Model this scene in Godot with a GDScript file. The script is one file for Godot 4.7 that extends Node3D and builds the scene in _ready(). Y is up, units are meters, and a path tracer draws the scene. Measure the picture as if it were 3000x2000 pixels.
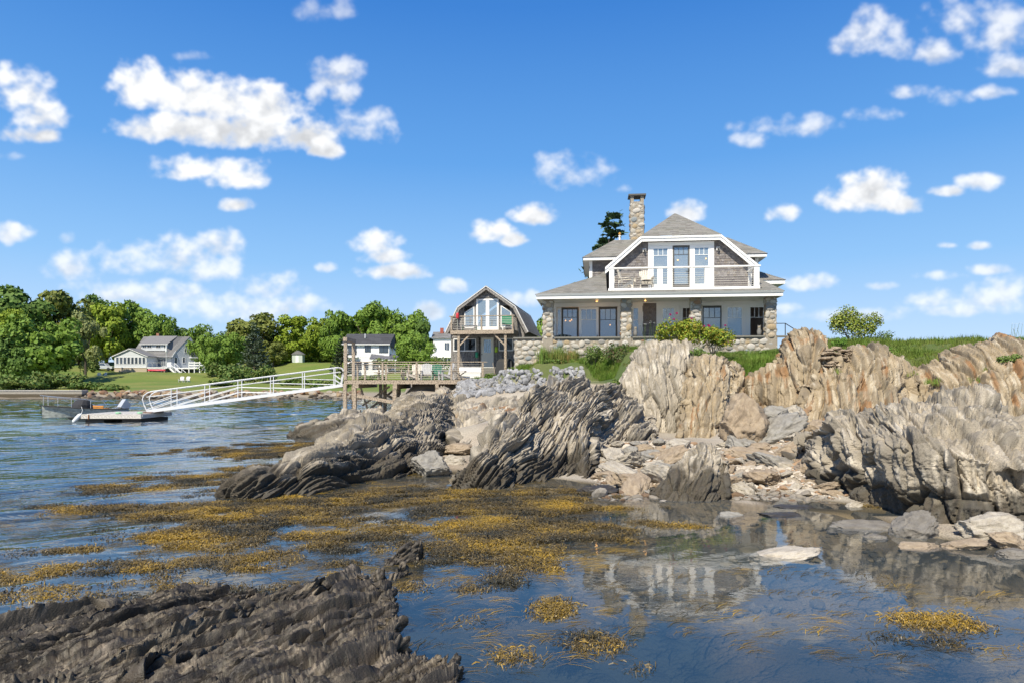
extends Node3D
# A stone and shingle house above schist ledges on a tidal cove: metres, y up, water level at y = 0.

const EYE := 2.3            # eye height above the water
const FOCAL := 2000.0       # focal length in photograph pixels
const HORIZON := 1112.0     # row of the level horizon in the photograph

var M := {}
var rng := RandomNumberGenerator.new()
var taken := {}

# ---------------------------------------------------------------- surveying helpers
func P(px: float, py: float, d: float) -> Vector3:
	# a sight line of the survey and a distance give a place
	return Vector3((px - 1500.0) / FOCAL * d, EYE + (HORIZON - py) / FOCAL * d, -d)

func W(px: float, py: float) -> Vector3:
	return P(px, py, FOCAL * EYE / (py - HORIZON)) * Vector3(1, 0, 1)

func lin(r: float, g: float, b: float) -> Color:
	return Color(r, g, b).linear_to_srgb()

# ---------------------------------------------------------------- mesh builder
class MB:
	var v := PackedVector3Array()
	var n := PackedVector3Array()
	var c := PackedColorArray()
	var ix := PackedInt32Array()
	var col := Color(1, 1, 1)

	func quad(a: Vector3, b: Vector3, cc: Vector3, d: Vector3) -> void:
		var nn := (b - a).cross(cc - a)
		if nn.length_squared() < 1e-14:
			nn = (cc - a).cross(d - a)
		nn = nn.normalized()
		var k := v.size()
		v.append_array(PackedVector3Array([a, b, cc, d]))
		n.append_array(PackedVector3Array([nn, nn, nn, nn]))
		c.append_array(PackedColorArray([col, col, col, col]))
		ix.append_array(PackedInt32Array([k, k + 2, k + 1, k, k + 3, k + 2]))

	func tri(a: Vector3, b: Vector3, cc: Vector3) -> void:
		var nn := (b - a).cross(cc - a).normalized()
		var k := v.size()
		v.append_array(PackedVector3Array([a, b, cc]))
		n.append_array(PackedVector3Array([nn, nn, nn]))
		c.append_array(PackedColorArray([col, col, col]))
		ix.append_array(PackedInt32Array([k, k + 2, k + 1]))

	# box from eight corners: bottom ring a b c d (counter-clockwise seen from above), top ring e f g h
	func hexa(p: Array) -> void:
		quad(p[3], p[2], p[1], p[0])
		quad(p[4], p[5], p[6], p[7])
		for i in 4:
			var j := (i + 1) % 4
			quad(p[i], p[j], p[j + 4], p[i + 4])

	func box(t: Transform3D, s: Vector3) -> void:
		var h := s * 0.5
		hexa([t * Vector3(-h.x, -h.y, h.z), t * Vector3(h.x, -h.y, h.z), t * Vector3(h.x, -h.y, -h.z), t * Vector3(-h.x, -h.y, -h.z),
			t * Vector3(-h.x, h.y, h.z), t * Vector3(h.x, h.y, h.z), t * Vector3(h.x, h.y, -h.z), t * Vector3(-h.x, h.y, -h.z)])

	# axis-aligned box between two corners
	func bx(lo: Vector3, hi: Vector3) -> void:
		box(Transform3D(Basis(), (lo + hi) * 0.5), hi - lo)

	# rectangular bar from a to b, w across, h along "up"
	func bar(a: Vector3, b: Vector3, w: float, h: float, up := Vector3.UP) -> void:
		var z := (b - a).normalized()
		if absf(z.dot(up)) > 0.98:
			up = Vector3.BACK if absf(z.z) < 0.9 else Vector3.RIGHT
		var x := up.cross(z).normalized()
		var y := z.cross(x)
		box(Transform3D(Basis(x, y, z), (a + b) * 0.5), Vector3(w, h, a.distance_to(b)))

	func tube(pts: Array, r: float, seg := 6, r2 := -1.0) -> void:
		var k := v.size()
		var m := pts.size()
		var up := Vector3.UP
		for i in m:
			var dir: Vector3 = (pts[mini(i + 1, m - 1)] - pts[maxi(i - 1, 0)]).normalized()
			var x := dir.cross(up)
			if x.length() < 0.1:
				x = dir.cross(Vector3.BACK)
			x = x.normalized()
			var y := x.cross(dir)
			var rr := r if r2 < 0.0 else lerpf(r, r2, float(i) / maxf(m - 1, 1))
			for s in seg:
				var a := TAU * s / seg
				var o := x * cos(a) + y * sin(a)
				v.append(pts[i] + o * rr); n.append(o); c.append(col)
		for i in m - 1:
			for s in seg:
				var a := k + i * seg + s
				var b := k + i * seg + (s + 1) % seg
				ix.append_array(PackedInt32Array([a, b, b + seg, a, b + seg, a + seg]))
		for e in [0, m - 1]:
			var q := v.size()
			var dir2: Vector3 = (pts[0] - pts[1]).normalized() if e == 0 else (pts[m - 1] - pts[m - 2]).normalized()
			for s in seg:
				v.append(v[k + e * seg + s]); n.append(dir2); c.append(col)
			for s in range(1, seg - 1):
				if e == 0:
					ix.append_array(PackedInt32Array([q, q + s + 1, q + s]))
				else:
					ix.append_array(PackedInt32Array([q, q + s, q + s + 1]))

	# flat polygon (counter-clockwise towards the normal) pushed back by depth along -normal
	func slab(poly: Array, depth: Vector3) -> void:
		var m := poly.size()
		for i in range(1, m - 1):
			tri(poly[0], poly[i], poly[i + 1])
			tri(poly[0] + depth, poly[i + 1] + depth, poly[i] + depth)
		for i in m:
			var j := (i + 1) % m
			quad(poly[j], poly[i], poly[i] + depth, poly[j] + depth)

	# surface of revolution round y: profile of (radius, height)
	func lathe(t: Transform3D, prof: Array, seg := 12) -> void:
		var k := v.size()
		var m := prof.size()
		for i in m:
			var d: Vector2 = prof[mini(i + 1, m - 1)] - prof[maxi(i - 1, 0)]
			var nn := Vector2(d.y, -d.x).normalized()
			for s in seg:
				var a := TAU * s / seg
				v.append(t * Vector3(cos(a) * prof[i].x, prof[i].y, sin(a) * prof[i].x))
				n.append((t.basis * Vector3(cos(a) * nn.x, nn.y, sin(a) * nn.x)).normalized())
				c.append(col)
		for i in m - 1:
			for s in seg:
				var a := k + i * seg + s
				var b := k + i * seg + (s + 1) % seg
				ix.append_array(PackedInt32Array([a, b, b + seg, a, b + seg, a + seg]))

	func mesh(mat: Material) -> ArrayMesh:
		var arr := []
		arr.resize(Mesh.ARRAY_MAX)
		arr[Mesh.ARRAY_VERTEX] = v
		arr[Mesh.ARRAY_NORMAL] = n
		arr[Mesh.ARRAY_COLOR] = c
		arr[Mesh.ARRAY_INDEX] = ix
		var am := ArrayMesh.new()
		am.add_surface_from_arrays(Mesh.PRIMITIVE_TRIANGLES, arr)
		am.surface_set_material(0, mat)
		return am

# ---------------------------------------------------------------- scene tree helpers
func numbered(called: String) -> String:
	var k: int = taken.get(called, 0)
	taken[called] = k + 1
	return called if k == 0 else "%s_%03d" % [called, k]

func put(mb: MB, called: String, mat: Material, parent: Node = null) -> MeshInstance3D:
	return put_mesh(mb.mesh(mat), called, parent)

func put_mesh(mesh: Mesh, called: String, parent: Node = null, at := Transform3D()) -> MeshInstance3D:
	var o := MeshInstance3D.new()
	o.mesh = mesh
	o.transform = at
	if parent == null:
		o.name = numbered(called)
		add_child(o)
	else:
		var k: int = parent.get_meta("n_" + called, 0)
		parent.set_meta("n_" + called, k + 1)
		o.name = called if k == 0 else "%s_%03d" % [called, k]
		parent.add_child(o, true)
	return o

func tag(o: Node, label: String, category: String, group := "") -> Node:
	o.set_meta("label", label)
	o.set_meta("category", category)
	if group:
		o.set_meta("group", group)
	return o

func kind(o: Node, k: String) -> Node:
	o.set_meta("kind", k)
	return o

func thing(called: String, label: String, category: String, at := Transform3D(), group := "") -> Node3D:
	var o := Node3D.new()
	o.name = numbered(called)
	o.transform = at
	add_child(o)
	tag(o, label, category, group)
	return o

func copy_of(o: Node3D, called: String, label: String, at: Transform3D) -> Node3D:
	var r: Node3D = o.duplicate()
	r.name = numbered(called)
	add_child(r)
	r.transform = at
	r.set_meta("label", label)
	return r

func yaw(x: float, y: float, z: float, deg: float, s := 1.0) -> Transform3D:
	return Transform3D(Basis(Vector3.UP, deg_to_rad(deg)).scaled(Vector3(s, s, s)), Vector3(x, y, z))

# ---------------------------------------------------------------- materials
func noise(freq: float, sd: int, oct := 3, type := FastNoiseLite.TYPE_SIMPLEX_SMOOTH, fractal := FastNoiseLite.FRACTAL_FBM) -> FastNoiseLite:
	var f := FastNoiseLite.new()
	f.noise_type = type
	f.seed = sd
	f.frequency = freq
	f.fractal_type = fractal if oct > 1 else FastNoiseLite.FRACTAL_NONE
	f.fractal_octaves = oct
	return f

func ntex(freq: float, sd: int, stops: Array, oct := 4, size := 512, type := FastNoiseLite.TYPE_SIMPLEX_SMOOTH) -> NoiseTexture2D:
	var t := NoiseTexture2D.new()
	t.width = size
	t.height = size
	t.seamless = true
	t.noise = noise(freq, sd, oct, type)
	var g := Gradient.new()
	g.offsets = PackedFloat32Array(stops.map(func(s): return s[0]))
	g.colors = PackedColorArray(stops.map(func(s): return Color(s[1], s[1], s[1]) if s[1] is float else s[1]))
	t.color_ramp = g
	return t

func nrm(freq: float, sd: int, strength: float, oct := 4, size := 512) -> NoiseTexture2D:
	var t := NoiseTexture2D.new()
	t.width = size
	t.height = size
	t.seamless = true
	t.as_normal_map = true
	t.bump_strength = strength
	t.noise = noise(freq, sd, oct)
	return t

func mat(c: Color, rough := 0.8, tex: Texture2D = null, scale := Vector3.ONE, normal: Texture2D = null, ns := 1.0) -> StandardMaterial3D:
	var m := StandardMaterial3D.new()
	m.albedo_color = c
	m.roughness = rough
	m.vertex_color_use_as_albedo = true
	if tex or normal:
		m.uv1_triplanar = true
		m.uv1_world_triplanar = true
		m.uv1_scale = scale
	if tex:
		m.albedo_texture = tex
	if normal:
		m.normal_enabled = true
		m.normal_texture = normal
		m.normal_scale = ns
	return m

func own_axes(m: StandardMaterial3D) -> StandardMaterial3D:
	m.uv1_world_triplanar = false
	return m

# ================================================================ the scene
func _ready() -> void:
	rng.seed = 20240811
	camera_and_light()
	materials()
	build_water()
	build_ground()
	build_rocks()
	building_materials()
	stone_setup()
	build_house()
	build_barn()
	build_deck()
	build_float()
	build_far()
	build_stones()
	build_plants()
	build_seaweed()
	print("built in ", Time.get_ticks_msec(), " ms")

func camera_and_light() -> void:
	var cam := Camera3D.new()
	cam.name = "camera"
	cam.position = Vector3(0, EYE, 0)
	cam.projection = Camera3D.PROJECTION_FRUSTUM
	cam.near = 0.1
	cam.far = 9000.0
	cam.size = 0.1                                  # 2000 rows of the photograph at a focal length of 2000
	cam.frustum_offset = Vector2(0, 0.1 * (HORIZON - 1000.0) / FOCAL)
	cam.current = true
	add_child(cam)
	var env := Environment.new()
	env.background_mode = Environment.BG_SKY
	env.tonemap_mode = Environment.TONE_MAPPER_LINEAR
	env.tonemap_exposure = 1.38
	env.sdfgi_enabled = true
	env.ssao_enabled = true
	env.ssil_enabled = true
	var sky := Sky.new()
	var pan := PanoramaSkyMaterial.new()
	pan.panorama = sky_picture()
	sky.sky_material = pan
	env.sky = sky
	env.background_energy_multiplier = 0.8
	var we := WorldEnvironment.new()
	we.name = "environment"
	we.environment = env
	add_child(we)
	var sun := DirectionalLight3D.new()
	sun.name = "sun"
	sun.light_energy = 1.6
	sun.light_color = Color(1.0, 0.965, 0.89)
	sun.light_angular_distance = 0.5
	sun.shadow_enabled = true
	# high, behind the photographer and a little to his left
	var az := deg_to_rad(24.0)
	var el := deg_to_rad(49.0)
	var to_sun := Vector3(-sin(az) * cos(el), sin(el), cos(az) * cos(el))
	sun.look_at_from_position(to_sun * 100.0, Vector3.ZERO, Vector3.UP)
	add_child(sun)

# ---------------------------------------------------------------- sky: blue air and fair-weather cumulus
const CLOUDS := [
	# [softness, opacity, base grey, puffs [x, y, rx, ry] ...]
	[0.5, 1.0, 0.80, [420, 260, 95, 85], [535, 285, 120, 85], [665, 300, 115, 75], [790, 325, 105, 85], [715, 385, 210, 65], [510, 370, 180, 55], [880, 400, 90, 55], [945, 440, 50, 28]],
	[1.5, 0.8, 0.9, [985, 215, 70, 55], [1020, 275, 50, 40], [1078, 368, 95, 52], [925, 275, 32, 32], [960, 430, 40, 40]],
	[0.9, 1.0, 0.86, [610, 495, 150, 42], [676, 525, 100, 36], [548, 510, 90, 26], [690, 600, 56, 22]],
	[0.9, 1.0, 0.86, [50, 275, 90, 72], [115, 345, 85, 58], [90, 395, 90, 30], [20, 235, 60, 50]],
	[0.7, 0.95, 0.86, [30, 688, 66, 38]],
	[1.3, 0.9, 0.84, [205, 778, 76, 44], [383, 765, 115, 50], [510, 752, 165, 56], [638, 722, 64, 52], [625, 790, 100, 50], [790, 842, 115, 44], [870, 895, 100, 38], [420, 860, 210, 40], [640, 900, 180, 50]],
	[0.7, 1.0, 0.86, [1097, 720, 76, 44], [1122, 752, 76, 32], [1155, 797, 102, 28]],
	[0.8, 0.9, 0.9, [957, 785, 32, 18]],
	[0.8, 0.8, 0.9, [1326, 842, 51, 26], [1262, 912, 42, 30]],
	[0.6, 1.0, 0.87, [1441, 682, 70, 40], [1499, 701, 45, 25]],
	[0.6, 1.0, 0.87, [1556, 631, 64, 36]],
	[1.9, 0.75, 0.93, [1640, 500, 95, 52], [1725, 515, 75, 46], [1824, 555, 23, 15]],
	[0.8, 0.95, 0.9, [2010, 625, 52, 36]],
	[1.8, 0.8, 0.93, [2564, 96, 90, 58], [2500, 128, 76, 38], [2628, 140, 52, 38], [2870, 50, 150, 64], [2934, 102, 115, 64], [2742, 153, 64, 38], [2960, 190, 80, 40], [2660, 270, 60, 22], [2780, 285, 60, 26], [2910, 270, 60, 20]],
	[1.8, 0.75, 0.94, [2283, 370, 115, 32], [2385, 370, 64, 32], [2206, 408, 52, 26], [2560, 335, 80, 22]],
	[0.6, 1.0, 0.85, [2551, 561, 115, 58], [2474, 587, 76, 45], [2640, 600, 76, 32]],
	[0.9, 0.9, 0.9, [2870, 536, 64, 30], [2770, 560, 60, 18]],
	[0.8, 0.95, 0.89, [2296, 625, 58, 32]],
	[1.1, 0.9, 0.86, [2755, 880, 102, 38], [2883, 880, 115, 44], [2972, 855, 76, 52], [2820, 906, 166, 24], [2372, 830, 90, 26], [2755, 810, 64, 18], [2908, 790, 64, 18], [2590, 836, 52, 15], [2870, 720, 38, 13], [2780, 720, 32, 10]],
	[1.3, 0.8, 0.9, [1505, 880, 52, 26], [1556, 880, 32, 28], [2480, 925, 140, 22], [2250, 905, 110, 18]],
	[2.2, 0.5, 0.95, [912, 38, 50, 38], [1010, 25, 40, 30], [560, 165, 50, 14], [40, 460, 40, 12], [195, 700, 22, 16]],
]

func sky_picture() -> ImageTexture:
	var w := 4096
	var h := 2048
	var px := PackedFloat32Array()
	# clear air, row by row
	for r in h:
		var c := air((0.5 - (r + 0.5) / h) * PI)
		var row := PackedFloat32Array([c.x, c.y, c.z])
		for i in 12:
			row.append_array(row.duplicate())
		px.append_array(row)
	var fine := noise(0.0105, 5, 5)
	fine.fractal_gain = 0.54
	var bulk := noise(0.0045, 9, 2)
	for turn in 5:
		var a0 := deg_to_rad(72.0 * turn)
		var flip := -1.0 if turn % 2 == 1 else 1.0
		for cl in CLOUDS:
			var soft: float = cl[0]
			if (turn == 1 or turn == 4) and float(cl[3][0]) > 2450.0:
				continue       # these would run into the clouds of the next sector
			var x0 := 1e9
			var x1 := -1e9
			var y0 := 1e9
			var y1 := -1e9
			for k in range(3, cl.size()):
				var q = cl[k]
				x0 = minf(x0, q[0] - q[2] * 1.5)
				x1 = maxf(x1, q[0] + q[2] * 1.5)
				y0 = minf(y0, q[1] - q[3] * 1.6)
				y1 = maxf(y1, q[1] + q[3] * 1.5)
			var aa := atan((x0 - 1500.0) / FOCAL)
			var ab := atan((x1 - 1500.0) / FOCAL)
			var etop := atan((HORIZON - y0) / FOCAL)
			var ebot := atan((HORIZON - y1) / FOCAL * cos(maxf(absf(aa), absf(ab))))
			var off := Vector2(turn * 5000.0, turn * 3100.0)
			for r in range(maxi(0, int((0.5 - etop / PI) * h) - 1), mini(h / 2, int((0.5 - ebot / PI) * h) + 2)):
				var e := (0.5 - (r + 0.5) / h) * PI
				var te := tan(e)
				for ci in range(int(aa / TAU * w) - 1, int(ab / TAU * w) + 2):
					var a := (ci + 0.5) / w * TAU
					var X := 1500.0 + FOCAL * tan(a)
					var Y := HORIZON - FOCAL * te / cos(a)
					var n1 := fine.get_noise_2d(X + off.x, Y * 1.25 + off.y)
					var n2 := bulk.get_noise_2d(X + off.x, Y + off.y)
					var dens := -9.0
					var hi := 0.0
					for k in range(3, cl.size()):
						var q = cl[k]
						var dx: float = (X - q[0]) / q[2]
						var dy: float = (Y - q[1]) / q[3]
						if dy > 0.0:
							dy *= 1.25
						var s := 1.0 - dx * dx - dy * dy
						if s > dens:
							dens = s
							hi = dy
					var d := dens + 0.10 + n1 * (0.75 + soft * 0.45) + n2 * (0.3 + soft * 0.3)
					var al := smoothstep(-0.18 - soft * 0.22, 0.50 + soft * 0.85, d) * float(cl[1])
					if al < 0.004:
						continue
					# sunlit heads, greyer flat bases
					var g := clampf((Y - y0) / (y1 - y0), 0.0, 1.0) if soft <= 0.9 else 0.45 + hi * 0.35
					var lit := clampf(1.25 - 1.35 * g + n1 * 1.0 - n2 * 0.3, 0.0, 1.0)
					var thick := clampf(d * 0.9, 0.0, 1.0)
					var br := lerpf(0.93, lerpf(float(cl[2]) * 0.74, 1.0, lit), thick)
					var cc := Vector3(br * 0.955, br * 0.98, br * 1.02)
					cc = cc.lerp(Vector3(0.98, 0.98, 0.97), lit * 0.6 * thick)
					var hz := clampf(1.0 - e / 0.22, 0.0, 1.0) * 0.35      # air between
					cc = cc.lerp(air(e) * 1.15, hz)
					var col := posmod(int(flip * ci) + int(a0 / TAU * w), w)
					var o := (r * w + col) * 3
					px[o] = lerpf(px[o], cc.x, al)
					px[o + 1] = lerpf(px[o + 1], cc.y, al)
					px[o + 2] = lerpf(px[o + 2], cc.z, al)
	var im := Image.create_from_data(w, h, false, Image.FORMAT_RGBF, px.to_byte_array())
	return ImageTexture.create_from_image(im)

func air(e: float) -> Vector3:
	# linear radiance of clear sky by elevation (radians)
	if e < 0.0:
		return Vector3(0.30, 0.36, 0.42)
	var s := sin(e)
	var keys := [[0.0, Vector3(0.62, 0.77, 0.93)], [0.06, Vector3(0.48, 0.68, 0.93)], [0.16, Vector3(0.275, 0.53, 0.88)], [0.30, Vector3(0.125, 0.355, 0.77)], [0.48, Vector3(0.05, 0.215, 0.62)], [0.75, Vector3(0.035, 0.16, 0.52)], [1.0, Vector3(0.03, 0.14, 0.48)]]
	for i in keys.size() - 1:
		if s <= keys[i + 1][0]:
			var t: float = (s - keys[i][0]) / (keys[i + 1][0] - keys[i][0])
			return keys[i][1].lerp(keys[i + 1][1], t)
	return keys[-1][1]

func materials() -> void:
	var grain := ntex(0.02, 11, [[0.25, 0.72], [0.5, 0.95], [0.75, 1.0]], 5)
	var fine := ntex(0.06, 12, [[0.2, 0.62], [0.45, 0.88], [0.6, 1.0], [0.8, 0.82]], 5)
	var bump := nrm(0.03, 13, 6.0, 5)
	M.grain = grain
	M.fine = fine
	M.bump = bump
	M.rock = mat(Color(1, 1, 1), 0.9, fine, Vector3(2.6, 1.0, 2.6), bump, 1.5)
	M.rock_flat = mat(Color(1, 1, 1), 0.85, fine, Vector3(1.7, 1.2, 1.2), bump, 0.9)
	M.wet = mat(Color(1, 1, 1), 0.6, fine, Vector3(3.4, 3.4, 3.4), bump, 1.6)
	M.ground = mat(Color(1, 1, 1), 0.95, fine, Vector3(0.8, 0.8, 0.8), bump, 0.6)
	var w := StandardMaterial3D.new()
	w.resource_name = "sea water"
	w.albedo_color = Color(lin(0.045, 0.085, 0.12), 0.24)
	w.transparency = BaseMaterial3D.TRANSPARENCY_ALPHA
	w.roughness = 0.02
	w.uv1_triplanar = true
	w.uv1_world_triplanar = true
	w.uv1_scale = Vector3(0.45, 0.45, 0.8)
	w.normal_enabled = true
	w.normal_texture = nrm(0.022, 19, 3.0, 4)
	w.normal_scale = 0.025
	M.water = w
	var sw := mat(Color(1, 1, 1), 0.5)
	sw.backlight_enabled = true
	sw.backlight = Color(0.25, 0.22, 0.08)
	M.weed = sw

# ================================================================ water
var waves := []

func wave_setup() -> void:
	var r := RandomNumberGenerator.new()
	r.seed = 77
	for i in 22:
		var l := 0.10 * pow(1.21, i)                      # wavelengths 0.1 m to 5 m
		var th := r.randfn(-0.5, 0.55) + PI * 0.5          # running mostly towards the shore
		waves.append([cos(th) * TAU / l, sin(th) * TAU / l, 0.0058 * pow(l, 0.8), r.randf() * TAU, l])

func wave_gain(x: float, z: float) -> float:
	# open water on the west side is breezy, the weedy cove lies calm
	var d := -z
	var g := smoothstep(0.0, 1.0, (-x - d * 0.30 + 1.5) / 7.0)
	var far := smoothstep(22.0, 34.0, d)
	return lerpf(0.06, 1.0, maxf(g, far))

func wave_at(x: float, z: float, shortest: float) -> Vector3:
	var y := 0.0
	var gx := 0.0
	var gz := 0.0
	for w in waves:
		if w[4] < shortest:
			continue
		var ph: float = w[0] * x + w[1] * z + w[3]
		y += w[2] * sin(ph)
		var cs: float = w[2] * cos(ph)
		gx += cs * w[0]
		gz += cs * w[1]
	return Vector3(gx, y, gz)

func water_sheet(x0: float, x1: float, z0: float, z1: float, cell: float, mb: MB) -> void:
	var nx := int((x1 - x0) / cell)
	var nz := int((z1 - z0) / cell)
	var k := mb.v.size()
	var gust := noise(0.06, 31, 2)
	for j in nz + 1:
		for i in nx + 1:
			var x := lerpf(x0, x1, float(i) / nx)
			var z := lerpf(z0, z1, float(j) / nz)
			var g := wave_gain(x, z) * (0.75 + 0.7 * gust.get_noise_2d(x, z * 2.0))
			if i == 0 or j == 0 or i == nx or j == nz:
				g = 0.0
			var q := wave_at(x, z, cell * 2.1) * g
			mb.v.append(Vector3(x, q.y, z))
			mb.n.append(Vector3(-q.x, 1.0, -q.z).normalized())
			mb.c.append(Color(1, 1, 1))
	for j in nz:
		for i in nx:
			var a := k + j * (nx + 1) + i
			mb.ix.append_array(PackedInt32Array([a, a + 1, a + nx + 2, a, a + nx + 2, a + nx + 1]))

func build_water() -> void:
	wave_setup()
	var mb := MB.new()
	water_sheet(-20.0, 20.0, -26.0, -2.0, 0.08, mb)
	water_sheet(-44.0, -20.0, -26.0, -14.0, 0.16, mb)
	water_sheet(-36.0, 0.0, -46.0, -26.0, 0.13, mb)
	water_sheet(-75.0, 20.0, -90.0, -46.0, 0.28, mb)
	water_sheet(-75.0, -36.0, -46.0, -26.0, 0.28, mb)
	water_sheet(0.0, 20.0, -46.0, -26.0, 1.0, mb)
	# the open sea beyond, out to the horizon
	var y := 0.0
	for q in [[-4000, -75, -4000, 40], [20, 4000, -4000, 40], [-75, 20, -4000, -90], [-75, 20, -2, 40], [-75, -44, -26, -2], [-44, -20, -14, -2]]:
		mb.quad(Vector3(q[0], y, q[3]), Vector3(q[1], y, q[3]), Vector3(q[1], y, q[2]), Vector3(q[0], y, q[2]))
	kind(put(mb, "water", M.water), "structure")

# ================================================================ ground of the point, beach and sea bed
var gpts := []

func ground_points() -> void:
	# lawn in front of the house and to the east
	for q in [[1520, 1082, 34], [1600, 1062, 33.5], [1700, 1062, 32.5], [1760, 1050, 32], [1850, 1030, 31], [1950, 1020, 31], [2100, 1042, 30], [2200, 1040, 31], [2300, 1030, 31], [2150, 1060, 28.5], [2250, 1075, 27.5], [2400, 1006, 31], [2500, 1004, 30.5], [2650, 1008, 30], [2800, 1006, 29], [3000, 1008, 28], [2560, 1030, 27.5], [2700, 1040, 27], [3150, 1010, 28], [3400, 1020, 27]]:
		gpts.append(P(q[0], q[1], q[2]))
	for x in range(2, 30, 3):
		for z in [-37, -41, -45, -49]:
			gpts.append(Vector3(x, 3.3 if x < 14 else 3.6, z))
		gpts.append(Vector3(x, 2.2, -54)); gpts.append(Vector3(x, -0.8, -60)); gpts.append(Vector3(x, -1.5, -70))
	# round the barn and under the deck
	for q in [[1320, 1107, 42], [1400, 1112, 41], [1470, 1104, 40.5], [1505, 1098, 40], [1540, 1096, 38], [1470, 1100, 43], [1330, 1100, 50], [1300, 1140, 40], [1420, 1112, 38.5], [1350, 1160, 34], [1450, 1150, 33], [1550, 1135, 32], [1650, 1130, 31], [1730, 1110, 30], [1250, 1190, 36], [1150, 1215, 37], [1060, 1222, 39], [1000, 1232, 41]]:
		gpts.append(P(q[0], q[1], q[2]) - Vector3(0, 0.12, 0))
	# hollows between the ledges
	for q in [[1320, 1340, 18.5], [1330, 1260, 24], [1400, 1240, 24], [1480, 1230, 23], [1700, 1290, 20], [1760, 1300, 19.5], [1850, 1290, 20], [1950, 1290, 20], [2050, 1300, 20], [2200, 1300, 19.5], [2330, 1280, 19], [1800, 1360, 17], [1950, 1340, 17.5], [2100, 1350, 17], [2200, 1370, 16.2], [2300, 1370, 15.8], [1780, 1400, 15.6], [1880, 1410, 15.2], [2150, 1420, 14.6], [2260, 1420, 14.4], [2370, 1430, 14.0], [2460, 1450, 13.4], [2560, 1480, 12.4], [2700, 1540, 10.6], [2850, 1570, 10.0], [2990, 1590, 9.6]]:
		gpts.append(P(q[0], q[1], q[2]))
	# gully between the upper and the lower cliffs, and the feet of the upper ones
	for px in range(2440, 3300, 70):
		gpts.append(P(px, 1262, 19.6))
		gpts.append(P(px, 1250, 21.4))
		gpts.append(P(px, 1235, 22.6))
		gpts.append(P(px, 1215, 23.4))
	for px in range(2130, 2420, 60):
		gpts.append(P(px, 1235, 23.4))
		gpts.append(P(px, 1225, 24.6))
		gpts.append(P(px, 1262, 21.6))
	for px in range(1790, 2140, 60):
		gpts.append(P(px, 1270, 23.2))
		gpts.append(P(px, 1262, 24.4))
		gpts.append(P(px, 1285, 21.6))
	for q in [[1700, 1438], [1800, 1440], [1900, 1452], [2000, 1462], [2150, 1452], [2300, 1458], [2420, 1475], [2550, 1530], [2650, 1585], [2800, 1612], [3000, 1625], [1250, 1400], [1320, 1405], [1600, 1420]]:
		gpts.append(W(q[0], q[1]) - Vector3(0, 0.02, 0))
	# shallow cove, deepening westwards
	for q in [[1750, 1520, -0.22], [1950, 1520, -0.2], [2150, 1520, -0.16], [2350, 1540, -0.15], [2500, 1600, -0.16], [2700, 1680, -0.2], [2950, 1700, -0.2], [1500, 1500, -0.3], [1250, 1480, -0.35], [1400, 1600, -0.45], [1700, 1650, -0.4], [2000, 1650, -0.55], [2300, 1690, -0.28], [2250, 1640, -0.15], [2600, 1850, -0.42], [2000, 1850, -0.9], [1500, 1850, -0.9], [2400, 1980, -0.5], [2900, 1950, -0.36], [900, 1550, -0.6], [600, 1500, -0.9], [300, 1600, -1.2], [100, 1400, -2.0], [500, 1350, -1.5], [800, 1350, -0.8], [300, 1280, -2.4], [800, 1270, -1.2], [950, 1240, -1.0], [600, 1700, -0.9], [200, 1850, -1.0], [800, 1900, -0.4], [1200, 1900, -0.6]]:
		var p := W(q[0], q[1])
		p.y = q[2]
		gpts.append(p)
	for p in [Vector3(-30, -3, -30), Vector3(-30, -3, -45), Vector3(-20, -2.6, -50), Vector3(-12, -2, -48), Vector3(-12, -2.2, -56), Vector3(-5, -1.5, -60), Vector3(-40, -3, -60), Vector3(-25, -2.5, -15), Vector3(0, -0.8, -3), Vector3(6, -0.7, -3), Vector3(-8, -1.2, -3), Vector3(12, -0.4, -5), Vector3(14, 0.5, -9), Vector3(20, 2.0, -12), Vector3(26, 2.5, -16), Vector3(18, 0.6, -9)]:
		gpts.append(p)

func ground_y(x: float, z: float) -> float:
	var s := 0.0
	var ws := 0.0
	for p in gpts:
		var dx: float = p.x - x
		var dz: float = (p.z - z) * 0.8
		var d2 := dx * dx + dz * dz + 0.05
		var w := 1.0 / (d2 * d2 * d2)
		s += w * p.y
		ws += w
	return s / ws

var grid_y := PackedFloat32Array()
const GX0 := -46.0
const GZ0 := -72.0
const GC := 0.4
const GNX := 190
const GNZ := 178

func ground_at(x: float, z: float) -> float:
	var fx := clampf((x - GX0) / GC, 0.0, GNX - 0.01)
	var fz := clampf((z - GZ0) / GC, 0.0, GNZ - 0.01)
	var i := int(fx)
	var j := int(fz)
	fx -= i
	fz -= j
	var a := j * (GNX + 1) + i
	return lerpf(lerpf(grid_y[a], grid_y[a + 1], fx), lerpf(grid_y[a + GNX + 1], grid_y[a + GNX + 2], fx), fz)

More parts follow.
